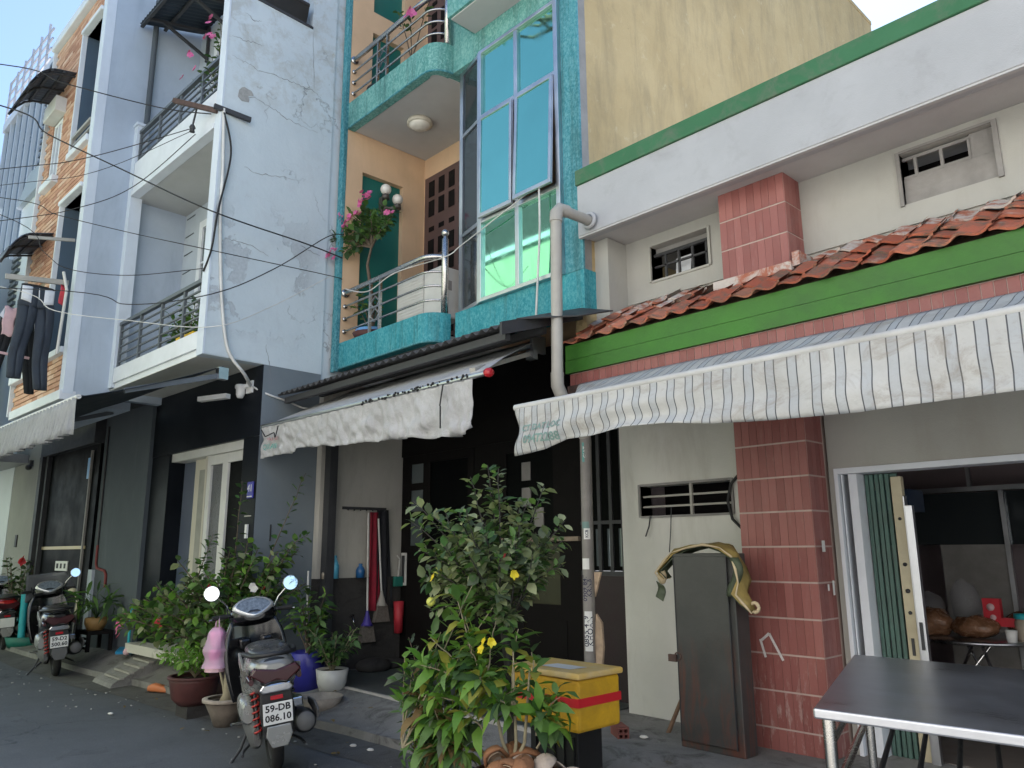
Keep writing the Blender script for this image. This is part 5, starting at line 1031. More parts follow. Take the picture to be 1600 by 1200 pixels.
def cable(label, pts, r=.006, mat='cable_black', group=None, sag=0.0, name='cable'):
    P = []
    for i in range(len(pts)-1):
        a, c = Vector(pts[i]), Vector(pts[i+1]); p_ = Vector(pts[max(i-1, 0)]); n_ = Vector(pts[min(i+2, len(pts)-1)])
        for k in range(8):
            t_ = k/8; P.append(.5*((2*a)+(-p_+c)*t_+(2*p_-5*a+4*c-n_)*t_*t_+(-p_+3*a-3*c+n_)*t_**3))
    P.append(Vector(pts[-1])); return tag(MB().tube(P, r, 6).build(name, M[mat]), label, 'cable', group)
cable('pale conduit running down the corner of the peeling blue wall to the security camera', uw((.02, -.0, 6.1), (.02, .04, 5.4), (.02, .05, 4.9), (.02, .12, 4.1), (.02, .20, 3.6), (.02, .28, 3.4), (.0, .44, 3.25), (-.2, .62, 3.18)), .018, 'cable_white')
cable('thin white lead curving from the camera to the white awning', uw((-.17, .63, 3.17), (.0, .70, 3.08), (.03, .95, 3.02), (.03, 1.1, 2.98))+[(-7.3, 4.05, 2.9), (-7.25, 4.05, 2.75)], .011, 'cable_white')
cable('black cable bundle hanging beside the pale conduit', uw((.03, .0, 6.05), (.05, .1, 5.6), (.03, .02, 4.95), (.03, -.02, 4.5), (-.1, -.03, 4.28)), .011)
def ext(p0, p1, y=-3.5):
    p0, p1 = Vector(p0), Vector(p1); d = p0-p1; k = (y-p0.y)/d.y; return [p0+d*k+Vector((0, 0, -.4*d.z*k)), p0+d*k*.5+Vector((0, 0, -.3*d.z*k-.15))]
WIRES = [('dark cable from the steel corner bracket, highest of those crossing the street', [(-9.24, 1.14, 6.66), (-8.79, 1.67, 6.45), (-8.11, 2.46, 6.18), (-7.74, 2.88, 6.11)], .010),
 ('thick black cable slanting from upper left down to the bougainvillea on the teal balcony', [(-9.31, 1.2, 6.22), (-9.0, 1.62, 5.91), (-8.51, 2.26, 5.53), (-7.45, 2.85, 4.87), (-7.45, 3.94, 4.81), (-7.42, 4.38, 4.75)], .013),
 ('thin grey cable rising to the insulator under the upper balcony', [(-9.45, 1.32, 5.37), (-8.7, 2.06, 5.51), (-7.91, 2.75, 5.93)], .006),
 ('dark cable rising to the insulator under the upper balcony', [(-9.42, 1.29, 5.54), (-8.78, 1.94, 5.65), (-7.91, 2.75, 5.96)], .008),
 ('sagging cable passing below the upper balcony fascia', [(-9.51, 1.37, 4.99), (-8.91, 1.96, 5.12), (-8.44, 2.38, 5.35), (-7.93, 2.8, 5.92)], .008),
 ('cable crossing the blue side wall and the balcony opening to the teal pilaster', [(-9.47, 1.34, 5.24), (-9.07, 1.82, 5.05), (-8.57, 2.4, 4.86), (-7.45, 2.69, 4.44), (-7.45, 4.2, 4.51), (-7.44, 4.4, 4.5)], .008),
 ('slack cable ending over the white lower railing end', [(-9.15, 1.98, 4.24), (-8.69, 2.51, 4.09), (-7.45, 2.92, 3.99), (-7.45, 3.58, 4.43), (-7.45, 4.18, 4.96), (-7.44, 4.40, 5.05)], .009),
 ('white cord looping past the drying trousers to the teal balcony rail', [(-9.62, 1.47, 4.29), (-9.25, 1.94, 4.03), (-8.72, 2.53, 3.92), (-7.45, 2.94, 3.65), (-7.45, 3.54, 3.98), (-7.45, 4.24, 4.50)], .008),
 ('short dark cable fixed to the blue wall above the lower balcony', [(-9.5, 1.36, 5.06), (-9.23, 1.77, 4.65), (-9.07, 1.99, 4.47), (-8.64, 2.47, 4.40), (-7.62, 2.88, 4.30)], .007)]
for lab, p, r_ in WIRES:
    e_ = ext(p[0], p[1]); cable(lab, e_+p, r_*.62, 'cable_white' if 'white cord' in lab else 'cable_black', 'cables crossing the street')
cable('thin white flex draped along the lower teal railing to the glass bay', [(-7.4, 4.42, 4.38), (-6.9, 4.40, 4.22), (-6.4, 4.41, 4.30), (-5.75, 4.56, 4.33), (-5.55, 4.60, 4.40), (-5.0, 4.57, 4.50), (-4.5, 4.57, 4.62)], .006, 'cable_white')
cable('white flex hanging from the open sash of the glass bay', [(-4.42, 4.56, 4.60), (-4.42, 4.56, 4.2), (-4.45, 4.56, 3.8), (-4.5, 4.58, 3.42)], .010, 'cable_white')
br = thing('wire_bracket', 'rusty steel bracket bars with insulator at the corner under the upper balcony', 'bracket', (-7.75, 2.9, 6.08), world=True)
MB().bar((-8.17, 2.62, 6.36), (-7.62, 2.9, 6.10), .045, .05).build('bar', M['rust_iron'], br); MB().bar((-7.55, 2.83, 6.10), (-7.50, 3.22, 6.07), .04, .05).build('bar', M['iron_dark'], br)
MB().lathe([(0, 0), (.03, .01), (.022, .04), (.035, .06), (.022, .09), (0, .10)], (-7.93, 2.76, 5.92), 10).tube([(-7.93, 2.76, 6.0), (-7.9, 2.78, 6.22)], .012, 6).build('insulator', M['iron_dark'], br)
# washing hung on a pole standing out from the brick house
lo = gw(-2.7, -.6, 4.65)
pole = thing('clothes_pole', 'pale pole with bracket standing out from the corner of the brick house', 'pole', tuple(lo), GA)
MB().bar((.08, .02, 0), (.02, -.62, -.06), .03, .06).build('pole_bar', M['pvc_grey'], pole); MB().tube([(.1, -.05, .12), (.12, .0, -.1), (.1, -.02, -.9)], .018, 8).build('upright', M['grey_white'], pole)
MB().bar((.1, .03, .55), (.06, -.45, .46), .03, .035).build('stay', M['pvc_grey'], pole)
def cloth(fn, nu, nv, name, mat, par, sol=.006): return MB().grid(fn, nu, nv).build(name, M[mat], par, solid=sol)
jn = thing('hanging_trousers', 'black and white trousers drying on the pole by the brick house', 'trousers', tuple(gw(-2.66, -.88, 4.55)), GA)
def leg(s):
    def f(u, v):
        a = u*2*pi; w_ = .105-.035*v; cy = s*(.085+.055*v); dz = -v*.92-(.10 if s > 0 else 0)*v
        return (.045*cos(a)*(1-.3*v)+.01*sin(v*8+u*5), cy+w_*sin(a)+.012*sin(v*7), dz-.22)
    return f
for s in (-1, 1): cloth(leg(s), 16, 12, 'trouser_leg', 'denim', jn, .004)
cloth(lambda u, v: (.05*cos(u*2*pi), (.17+.02*v)*sin(u*2*pi), -.02-.26*v), 24, 6, 'hip', 'denim', jn, .004)
for s in (-1, 1): MB().grid(lambda u, v: (.056-.03*abs(u-.4), s*(.055+.115*u), -.04-.20*v+.03*v*u), 6, 4).build('panel', M['cloth_white'], jn, solid=.004)
MB().torus((0, 0, -.02), .165, .012, (0, 0, 1), 24, 6).xf(Matrix.Diagonal((.34, 1, 1, 1))).build('waistband', M['denim_black'], jn)
MB().bar((.06, 0, -.05), (.06, .01, -.18), .01, .008).build('drawstring', M['cloth_white'], jn)
t2 = thing('hanging_leggings', 'black leggings with pink edge drying behind the trousers', 'leggings', tuple(gw(-2.95, -.98, 4.3)), GA)
for s in (-1, 1): MB().grid(lambda u, v: (.03*cos(u*2*pi), s*(.08+.13*v)+(.09-.04*v)*sin(u*2*pi), -.1-.9*v), 12, 8).build('legging_leg', M['denim_black'], t2, solid=.004)
MB().bar((.03, -.16, -.56), (.03, .16, -.58), .02, .03).build('hem', M['cloth_pink'], t2)
t3 = thing('hanging_shirt', 'pale pink shirt drying left of the trousers', 'shirt', tuple(gw(-2.8, -1.10, 4.30)), GA)
t3.scale = (.62, .62, .62)
MB().grid(lambda u, v: (.03*sin(v*5), -.10+.2*u+.015*sin(v*9), -.05-.55*v+.02*sin(u*7)), 8, 10).build('shirt_body', M['cloth_pink'], t3, solid=.005); MB().quad((.03, -.10, -.08), (.03, -.17, -.25), (.03, -.10, -.30), mi=0).build('sleeve', M['cloth_white'], t3, solid=.005)
tag(MB().grid(lambda u, v: gw(-2.62+.02*sin(v*6), -.66+.07*u, 4.62-.24*v-.03*u), 4, 6).build('red_cloth', M['red_plastic'], solid=.005), 'small red cloth pegged beside the upright pole', 'cloth')
# ---------------------------------------------------------------- parked scooters (x forward, y left, z up; rear tyre touches the origin)
def sup(x, zc, w, h, n=18, p=2.6, yc=0., dx=0.):
    r = []
    for i in range(n):
        a = 2*pi*i/n; c, s = cos(a), sin(a)
        r.append((x+dx*s, yc+w/2*math.copysign(abs(c)**(2/p), c), zc+h/2*math.copysign(abs(s)**(2/p), s)))
    return r
def wheel(root, x, R=.275, w=.085):
    ty = MB().torus((x, 0, R), R-w*.5, w*.5, (0, 1, 0), 36, 10).build('tyre', M['rubber'], root)
    rm = MB().lathe([(R-w*.95, -.03), (R-w*1.05, -.02), (R-w*1.05, .02), (R-w*.95, .03)], (x, 0, R), 28, ax=(0, 1, 0)).lathe([(0, -.05), (.05, -.05), (.05, .05), (0, .05)], (x, 0, R), 14, ax=(0, 1, 0))
    for k in range(5):
        a = 2*pi*k/5; rm.bar((x+.03*cos(a), 0, R+.03*sin(a)), (x+(R-w)*cos(a), 0, R+(R-w)*sin(a)), .03, .025, upv=(0, 1, 0))
    rm.build('rim', M['grey_plastic'], ty)
def make_scooter(label, loc, head, lean, paint, inner, plate, mirrors='both', dash='silver', accents='silver_paint', group='parked scooters'):
    s = thing('scooter', label, 'scooter', loc, rot=(RAD(lean), 0, RAD(head)), group=group)
    P, B, BP = M[paint], M[inner], M['black_plastic']
    wheel(s, 0); wheel(s, 1.28)
    # tail body
    MB().loft([sup(-.40, .735, .12, .05), sup(-.385, .73, .20, .10), sup(-.32, .705, .27, .19), sup(-.15, .67, .325, .28), sup(.12, .63, .345, .36), sup(.38, .585, .34, .40), sup(.55, .53, .31, .40), sup(.62, .50, .26, .34)]).build('tail_body', P, s)
    MB().loft([sup(-.30, .56, .14, .08), sup(-.1, .53, .20, .18), sup(.2, .45, .22, .26), sup(.5, .37, .22, .16)]).build('under_body', BP, s)
    MB().loft([sup(-.392, .705, .17, .12), sup(-.36, .70, .20, .20), sup(-.20, .64, .20, .30), sup(-.1, .60, .2, .3)]).build('tail_panel', BP, s)
    for q in (-1, 1):
        MB().prism([(.35, .70), (.02, .60), (-.28, .70), (-.30, .735), (0, .70), (.33, .78)], q*.158, q*.178, 'y').build('side_trim', M[accents], s, bevel=.005)
    # seat and grab rail
    MB().loft([sup(-.30, .80, .12, .05), sup(-.24, .805, .24, .08), sup(0, .81, .285, .095), sup(.25, .80, .275, .10), sup(.5, .77, .23, .10), sup(.60, .74, .15, .07)]).build('seat', M['seat_' + paint] if 'seat_'+paint in M else M['grey_plastic'], s)
    MB().tube([(.05, .165, .80), (-.15, .16, .815), (-.33, .135, .82), (-.41, .07, .825), (-.42, 0, .827), (-.41, -.07, .825), (-.33, -.135, .82), (-.15, -.16, .815), (.05, -.165, .80)], .016, 8).build('grab_rail', BP, s)
    # tail lamp, reflector, plate, mudguard
    MB().prism([(-.13, .75), (-.165, .71), (-.07, .64), (0, .66), (.07, .64), (.165, .71), (.13, .75), (0, .725)], -.414, -.33, 'x').build('tail_lamp', M['dark_lens'], s, bevel=.01)
    MB().prism([(-.085, .635), (-.115, .60), (-.085, .575), (.085, .575), (.115, .60), (.085, .635)], -.385, -.25, 'x').build('lamp_cover', M['chrome'], s, bevel=.01)
    for q in (-1, 1): MB().loft([sup(-.36, .66, .03, .04, yc=q*.155), sup(-.28, .67, .05, .055, yc=q*.155)]).build('indicator', M['dark_lens'], s)
    MB().prism([(-.10, .60), (-.115, .44), (-.09, .28), (.09, .28), (.115, .44), (.10, .60)], -.345, -.325, 'x').xf(Matrix.Translation((0, 0, 0))).build('rear_fender', BP, s, bevel=.01)
    MB().box(-.362, -.345, -.04, .04, .528, .555).build('reflector', M['red_lens'], s, bevel=.003)
    PT = Matrix.Translation((-.372, 0, .445)) @ Matrix.Rotation(RAD(-10), 4, 'Y')
    pb = MB().box(-.004, .004, -.095, .095, -.07, .07).xf(PT).build('number_plate', M['plate_white'], s, bevel=.003)
    tx = MB()
    for ln, zz in ((plate[0], .034), (plate[1], -.030)):
        t_ = text_mb(ln, .062, PT @ Matrix.Translation((-.0052, 0, zz)) @ Matrix(((0, 0, -1, 0), (-1, 0, 0, 0), (0, 1, 0, 0), (0, 0, 0, 1))), .0004, 0, 'CENTER', .0016); tx.add(t_.v, t_.f)
    if tx.f: tx.build('lettering', M['black_ink'], pb)
    MB().prism([(-.075, .37), (-.085, .31), (-.05, .235), (.05, .235), (.085, .31), (.075, .37)], -.392, -.375, 'x').build('mud_flap', M['silver_paint' if paint != 'gloss_black' else 'grey_plastic'], s, bevel=.006)
    # engine, drive cover, shocks, exhaust
    MB().loft([sup(-.16, .275, .05, .12, yc=.12), sup(-.08, .28, .09, .20, yc=.125), (sup(.15, .29, .10, .20, yc=.125)), sup(.42, .30, .10, .20, yc=.125), sup(.5, .30, .05, .13, yc=.125)]).build('drive_cover', M['grey_plastic'], s)
    MB().loft([sup(-.10, .42, .07, .12, yc=.165), sup(-.04, .43, .10, .18, yc=.165), sup(.20, .43, .10, .18, yc=.165), sup(.28, .42, .06, .12, yc=.165)]).build('air_box', M['silver_paint'], s)
    for q, mt in ((1, 'red_spring'), (-1, 'iron_dark')):
        a, c = Vector((-.20, q*.115, .30)), Vector((-.10, q*.12, .62)); d = c-a
        pts = [a+d*(k/72)+Vector((cos(k*.7)*.024, sin(k*.7)*.024, 0)) for k in range(73)]
        sp = MB().tube(pts, .007, 6).build('shock_spring', M[mt], s); MB().tube([a-d*.1, c+d*.05], .011, 8).build('damper', M['iron_dark'], sp)
    mf = MB().lathe([(0, 0), (.055, 0), (.075, .03), (.082, .12), (.075, .40), (.03, .47), (0, .47)], (-.30, -.185, .34), 20, ax=(1, 0, -.12)).build('muffler', BP, s)
    MB().lathe([(0, -.004), (.05, -.004), (.062, .012)], (-.305, -.185, .34), 20, ax=(1, 0, -.12)).build('muffler_tip', M['grey_plastic'], mf)
    MB().prism([(-.31, .40), (-.18, .44), (.1, .42), (.1, .38), (-.28, .34)], -.278, -.262, 'y').build('heat_shield', M['grey_plastic'], mf, bevel=.004)
    MB().box(-.27, -.16, -.18, -.10, .44, .50).build('bracket', M['chrome'], s, bevel=.008)
    # floor and front
    MB().loft([sup(.42, .33, .30, .12), sup(.6, .32, .34, .09), sup(.85, .33, .33, .09), sup(.95, .38, .30, .10)]).build('floorboard', BP, s)
    sec = [sup(.90, .36, .36, .02), sup(.96, .50, .42, .02), sup(.98, .66, .44, .02), sup(.965, .82, .42, .02), sup(.95, .94, .32, .02)]
    fs = MB()
    def shield(u, v, off):
        z = .34+.62*v; w = .20+.045*sin(v*pi)-.05*max(0, v-.8)*5*.6; y = (u*2-1)*w
        return (.90+.10*v*(1-.4*v)+off-.9*y*y*(1+off*8), y, z)
    MB().grid(lambda u, v: shield(u, v, .0), 14, 12).build('inner_shield', B, s, solid=.012)
    MB().grid(lambda u, v: shield(u, v, .06), 14, 12).build('front_shield', P, s, solid=.012)
    MB().loft([sup(.93, .98, .16, .10), sup(1.02, .92, .26, .2), sup(1.12, .80, .24, .26), sup(1.20, .66, .12, .2)]).build('front_nose', P, s)
    MB().box(.80, .93, -.13, -.04, .74, .82).box(.80, .93, .04, .13, .74, .82).build('pocket', B, s, bevel=.02)
    MB().box(.885, .90, -.05, .05, .60, .66).build('ignition_panel', M['grey_plastic'], s, bevel=.005)
    MB().loft([sup(1.08, .58, .13, .05), sup(1.2, .62, .14, .05), sup(1.35, .60, .14, .05), sup(1.48, .52, .12, .05), sup(1.55, .42, .09, .04)]).build('front_fender', P, s)
    for q in (-1, 1): MB().tube([(1.05, q*.07, .80), (1.28, q*.07, .28)], .02, 8).build('fork', M['iron_dark'], s)
    # handlebar
    hc = MB().loft([sup(.83, .985, .16, .07), sup(.87, .985, .30, .14), sup(.96, .985, .38, .18), sup(1.06, .975, .30, .15), sup(1.12, .96, .14, .07)]).build('handlebar_cover', B, s)
    MB().tube([(.93, .31, 1.0), (.96, .18, 1.0), (.97, 0, .99), (.96, -.18, 1.0), (.93, -.31, 1.0)], .013, 8).build('handlebar', M['iron_dark'], s)
    for q in (-1, 1):
        MB().tube([(.955, q*.20, 1.0), (.93, q*.315, 1.0)], .019, 10).build('grip', M['rubber'], s); MB().tube([(1.0, q*.17, .995), (1.02, q*.24, .985), (.98, q*.34, .985)], .007, 6).build('brake_lever', M['chrome'], s)
    DT = Matrix.Translation((.88, 0, 1.045)) @ Matrix.Rotation(RAD(-50), 4, 'Y')
    rim = MB(); n = 24
    def dsh(k, r): 
        a = 2*pi*k/n; y = r*.165*cos(a)*(1-.45*max(0, -sin(a))); x = r*.098*sin(a)
        return y, x
    v = [(dsh(k, 1)[1], dsh(k, 1)[0], .0) for k in range(n)]+[(dsh(k, .95)[1], dsh(k, .95)[0], .02) for k in range(n)]+[(dsh(k, .80)[1], dsh(k, .80)[0], .024) for k in range(n)]
    rim.add(v, [(i*n+j, i*n+(j+1) % n, (i+1)*n+(j+1) % n, (i+1)*n+j) for i in range(2) for j in range(n)], 0, True)
    rim.xf(DT).build('dash_rim', M['silver_bright'], s)
    MB().add([(dsh(k, .82)[1], dsh(k, .82)[0], .019) for k in range(n)], [tuple(range(n))]).xf(DT).build('dash_glass', M['dash_face'], s)
    for q in (-1, 1):
        if mirrors == 'both' or (mirrors == 'right' and q < 0):
            c = Vector((.90, q*.31, 1.20)); mt = MB().tube([(.96, q*.17, 1.02), (.95, q*.21, 1.10), (.92, q*.28, 1.17)], .007, 8).build('mirror_stem', M['chrome'], s)
            MB().lathe([(0, .03), (.04, .028), (.06, .012), (.063, 0), (.06, -.002)], c, 24, ax=(1, 0, -.1)).build('mirror_back', M['chrome'], mt)
            MB().lathe([(0, -.001), (.057, -.001)], c, 24, ax=(1, 0, -.1)).build('mirror_glass', M['mirror'], mt)
    MB().tube([(.42, .13, .22), (.36, .20, .10), (.30, .30, .005)], .011, 8).box(.25, .34, .27, .34, .0, .012).build('side_stand', M['iron_dark'], s)
    for q in (-1, 1): MB().tube([(.2, q*.12, .18), (.1, q*.2, .14), (.02, q*.21, .13)], .011, 6).build('stand_arm', M['iron_dark'], s)
    for q in (-1, 1):
        MB().tube([(-.30, q*.135, .715), (-.1, q*.168, .665), (.15, q*.177, .625), (.42, q*.172, .60)], .0035, 5).build('panel_seam', M['black_ink'], s)
        MB().tube([(.96, q*.19, 1.0), (1.04, q*.20, 1.06), (1.10, q*.10, 1.0), (1.10, q*.06, .85)], .006, 6).build('brake_cable', M['rubber'], s)
    MB().tube([(.885, 0, .63), (.86, 0, .63)], .008, 8).box(.845, .862, -.004, .004, .60, .66).build('key', M['chrome'], s)
    for q in (-1, 1): MB().tube([(.25, q*.17, .30), (.22, q*.26, .31)], .012, 8).build('foot_peg', M['chrome'], s)
    s.scale = (.975, .975, .975)
    return s
plain('seat_silver_paint', (.05, .05, .05), .3, 0, .12, 8, .03, 60, .6); plain('seat_gloss_black', (.05, .045, .042), .3, 0, .2, 8, .05); plain('silver_bright', (.55, .56, .57), .22, .6, .08, 4, 0); plain('dash_face', (.14, .17, .21), .15, 0, .5, 40, 0)
plain('seat_scooter_red', (.03, .03, .03), .4)
sc1 = make_scooter('silver and black scooter with round mirrors parked nearest the camera, plate 59-DB 086.10', (-5.22, 2.73, 0), 160, -7, 'silver_paint', 'gloss_black', ('59-DB', '086.10'))
sc2 = make_scooter('glossy black scooter parked before the dark glass door, plate 59-D2 500.60', (-10.9, 2.76, .0), 172, -5, 'gloss_black', 'gloss_black', ('59-D2', '500.60'), 'right')
sc3 = make_scooter('red scooter cut off by the left edge of the picture', (-14.3, 2.87, .0), 174, -4, 'scooter_red', 'gloss_black', ('', ''), 'right')
# wind visor, pale horn cover and crash bar on the black scooter
MB().grid(lambda u, v: (1.02+.10*(1-v)-.25*(u-.5)**2, .30-.60*u*(1-.25*v*v)-.04, .86+.36*v), 12, 6).build('wind_visor', M['visor'], sc2, solid=.004)
MB().tube([(1.02+.10-.25*.25, .26, .87), (1.03, .24, 1.08), (1.02, .12, 1.21), (1.02, -.08, 1.22), (1.03, -.22, 1.1)], .008, 6).build('visor_edge', M['grey_rail'], sc2)
MB().ball((.78, -.26, .97), .05, 12, 0, (2.0, 1.1, .6)).build('saddle_pad', M['cream_horn'], sc2)
MB().tube([(.9, -.30, .95), (.82, -.33, .80), (.86, -.30, .62)], .016, 8).build('crash_bar', M['cream_horn'], sc2)
# drinks bag on the near scooter
bag = thing('drinks_bag', 'pink plastic bag of two drink cups hanging from the left handlebar grip', 'bag', tuple(sc1.matrix_world @ Vector((0, 0, 0))))
bag.location = (0, 0, 0)
mw = Matrix.Translation((-5.22, 2.73, 0)) @ Matrix.Rotation(RAD(160), 4, 'Z') @ Matrix.Rotation(RAD(-7), 4, 'X')
hp = mw @ Vector((.925, .265, .965)); bag.location = hp
def bagf(u, v):
    a = u*2*pi; w_ = .03+.055*min(1, v*3)+.01*sin(v*14)
    return (w_*cos(a)*(1+.12*sin(a*3+v*7)), w_*sin(a)*(1+.12*cos(a*4)), -.06-.30*v)
MB().grid(bagf, 20, 14).build('bag_film', M['pink_bag'], bag)
for k in (0, 1): MB().lathe([(0, 0), (.042, 0), (.052, .105), (.05, .115), (.03, .125), (0, .127)], (0, 0, -.345+.135*k), 16).build('cup', M['pink_drink'], bag)
for q in (-1, 1): MB().tube([(q*.02, 0, .02), (q*.03, .0, -.04), (q*.045, 0, -.10)], .006, 5).build('handle', M['pink_bag'], bag)
MB().grid(lambda u, v: (.075*cos(u*6.28), .075*sin(u*6.28), -.34-.05*v), 14, 2).build('bag_skirt', M['cloth_pink'], bag)
# ---------------------------------------------------------------- plants
def leaf_tpl(L, Wd, fold=.18, droop=.25, ell=.38):
    c = [(0, 0, 0), (0, L*ell, -.02*L), (0, L*.72, -droop*.35*L), (0, L, -droop*L)]
    w1, w2 = Wd/2, Wd*.40
    v = [c[0], (-w1, c[1][1], c[1][2]+fold*w1), c[1], (w1, c[1][1], c[1][2]+fold*w1), (-w2, c[2][1], c[2][2]+fold*w2), c[2], (w2, c[2][1], c[2][2]+fold*w2), c[3]]
    return [Vector(p) for p in v], [(0, 2, 1), (0, 3, 2), (1, 2, 5, 4), (2, 3, 6, 5), (4, 5, 7), (5, 6, 7)]
def leaf_mesh(L, Wd, mat, **k):
    v, f = leaf_tpl(L, Wd, **k); b = MB(); b.add(v, f, 0, True); return b.mesh('leaf', M[mat])
UPV = Vector((0, 0, 1))
def frame(p, d, upv, roll=0):
    d = d.normalized(); r = d.cross(upv)
    r = r.normalized() if r.length > 1e-4 else Vector((1, 0, 0)); n = r.cross(d)
    R = Matrix((r, d, n)).transposed().to_4x4()
    return Matrix.Translation(p) @ R @ Matrix.Rotation(roll, 4, 'Y')
def plant(name, label, cat, base, stems, leaf, n_obj=0, mats=None, stem_mat='bark', r0=.012, group=None, mesh_name='foliage', whorl=0, seed=1):
    """stems: list of (tip, start_fraction, number_of_leaves, bend); leaf: (L, W, droop, jitter)"""
    R = random.Random(seed)
    root = thing(name, label, cat, base, group=group); base = Vector(base)
    L, Wd, droop, jit = leaf; mats = mats or ['leaf_mid']
    big = []; sb = MB()
    for st in stems:
        tip, t0, nl, bend = st[:4]; org = Vector(st[4]) if len(st) > 4 else base
        tip = Vector(tip); ctrl = org.lerp(tip, .5)+Vector(bend)
        P = [org*(1-t)**2+ctrl*2*t*(1-t)+tip*t*t for t in [k/8 for k in range(9)]]
        P = [p+Vector((R.uniform(-1, 1), R.uniform(-1, 1), R.uniform(-1, 1)))*.006*(k > 0) for k, p in enumerate(P)]
        sb.tube([p-base for p in P], [r0*(1-.8*k/8)+.0012 for k in range(9)], 5)
        for i in range(nl):
            t = t0+(1-t0)*(i+R.random()*.6)/nl
            if whorl: t = t0+(1-t0)*min(1, (math.floor(i/whorl)+1)/max(1, math.ceil(nl/whorl)))
            p = org*(1-t)**2+ctrl*2*t*(1-t)+tip*t*t
            ax = (ctrl-org)*(2*(1-t))+(tip-ctrl)*(2*t); ax = ax.normalized() if ax.length > 1e-5 else UPV
            a = i*2.4+R.uniform(-.5, .5); q = ax.orthogonal().normalized(); q2 = ax.cross(q)
            out = q*cos(a)+q2*sin(a)
            d = (out*1.0+ax*R.uniform(.25, .95)+Vector((0, 0, R.uniform(-.45, .35))))
            m = frame(p-base+out*.01, d, (UPV+Vector((R.uniform(-jit, jit), R.uniform(-jit, jit), 0))).normalized(), R.uniform(-.5, .5)) @ Matrix.Diagonal((1, 1, 1, 1))
            big.append((m, R.uniform(.5, 1.28)))
    sb.build('stem', M[stem_mat], root)
    R.shuffle(big); me = [leaf_mesh(L, Wd*w_, mt, droop=droop*k_, fold=f_) for mt in mats for k_, w_, f_ in ((.3, .85, .35), (1, 1, .15), (1.7, 1.1, .05))]
    for m, k in big[:n_obj]:
        o = bpy.data.objects.new('leaf', me[R.randrange(len(me))]); COL.objects.link(o); o.parent = root
        lo_, ro_, _ = m.decompose(); o.location = lo_; o.rotation_euler = ro_.to_euler(); o.scale = (k, k, k)
    rest = big[n_obj:]
    if rest:
        fb_ = MB(); tps = [leaf_tpl(L, Wd*w_, droop=droop*k_, fold=f_) for k_, w_, f_ in ((.3, .85, .35), (1, 1, .15), (1.7, 1.1, .05))]
        for m, k in rest:
            tv, tf = tps[R.randrange(3)]; fb_.add([m @ (v*k) for v in tv], tf, R.randrange(len(mats)), True)
        fo = fb_.build(mesh_name, [M[x] for x in mats], root)
        if len(rest) > 40: stuff(fo)
    return root
def flowers(root, pts, mat, r=.022, n=5, name='flower', seed=3):
    R = random.Random(seed); base = Vector(root.location)
    for p in pts:
        b = MB(); c = Vector(p)-base; ax = Vector((R.uniform(-.6, .8), R.uniform(-1, -.3), R.uniform(0, .8))).normalized()
        for k in range(n):
            a = 2*pi*k/n+R.random()*.3; q = ax.orthogonal().normalized(); o_ = (q*cos(a)+ax.cross(q)*sin(a))
            m = frame(c, o_+ax*.35, ax, R.uniform(-.3, .3)); tv, tf = leaf_tpl(r*1.5, r*1.35, droop=.1, fold=.1, ell=.55)
            b.add([m @ (v*R.uniform(.8, 1.1)) for v in tv], tf, 0, True)
        b.build(name, M[mat], root)
def pot(name, label, loc, prof, mat, rim=None, soil_z=None, cat='pot', group=None, n=26):
    t_ = thing(name, label, cat, loc, group=group); MB().lathe(prof, n=n).build('pot_body', M[mat], t_)
    if rim: MB().lathe(rim[0], n=n).build('rim', M[rim[1]], t_)
    if soil_z: MB().lathe([(0, soil_z[1]), (soil_z[0], soil_z[1])], n=n).build('soil', M['soil'], t_)
    return t_
def spread(R, n, c, rad, lo=0.0):
    o = []
    while len(o) < n:
        p = Vector((R.uniform(-1, 1), R.uniform(-1, 1), R.uniform(-1, 1)))
        if .35 < p.length < 1 and p.z > lo-1: o.append(Vector(c)+Vector((p.x*rad[0], p.y*rad[1], p.z*rad[2])))
    return o
# small-leaved fruit shrub, the tallest of the near group
R = random.Random(21)
tb0 = Vector((-3.12, 3.0, .12)); crown = Vector((-3.28, 2.93, 1.42))
tips = []
for p in spread(R, 58, crown, (.36, .36, .40)): tips.append((p, .40, 34, (R.uniform(-.08, .08), R.uniform(-.08, .08), .08), (-3.24, 3.0, 1.0)))
for p in [(-3.62, 2.66, 1.72), (-3.66, 2.66, 1.62), (-3.62, 2.70, 1.46), (-3.06, 3.16, 1.80), (-2.98, 3.24, 1.60), (-2.98, 3.22, 1.36), (-3.30, 2.95, 1.93), (-3.22, 2.95, 1.90), (-3.40, 2.9, 1.86), (-3.6, 2.72, 1.28), (-3.0, 3.24, 1.50), (-3.55, 2.74, 1.12), (-3.5, 2.7, 1.64)]:
    tips.append((Vector(p), .35, 36, (0, 0, .10), (-3.24, 3.0, 1.08)))
gv = plant('fruit_shrub', 'tall round-crowned fruit shrub with small dull green leaves before the dark porch', 'shrub', (-3.12, 3.0, .12), tips, (.066, .040, .2, .5), 290, ['leaf_olive', 'leaf_olive', 'leaf_dark', 'leaf_mid', 'leaf_olive', 'leaf_grey'], 'dark_trunk', .006, seed=4)
MB().tube([(0, 0, 0), (-.03, -.02, .35), (-.06, .0, .62), (-.12, .0, .95), (-.13, -.01, 1.1)], [.03, .027, .024, .02, .014], 9).build('trunk', M['dark_trunk'], gv)
for c in ((-3.52, 2.72, 1.17), (-3.50, 2.75, 1.33)): MB().ball(Vector(c)-Vector((-3.12, 3.0, .12)), .026, 12).build('fruit', M['fruit'], gv)
flowers(gv, [(-3.45, 2.68, 1.30), (-3.02, 2.88, 1.32)], 'petal_yellow', .02); flowers(gv, [(-3.05, 2.85, 1.42)], 'petal_red', .016)
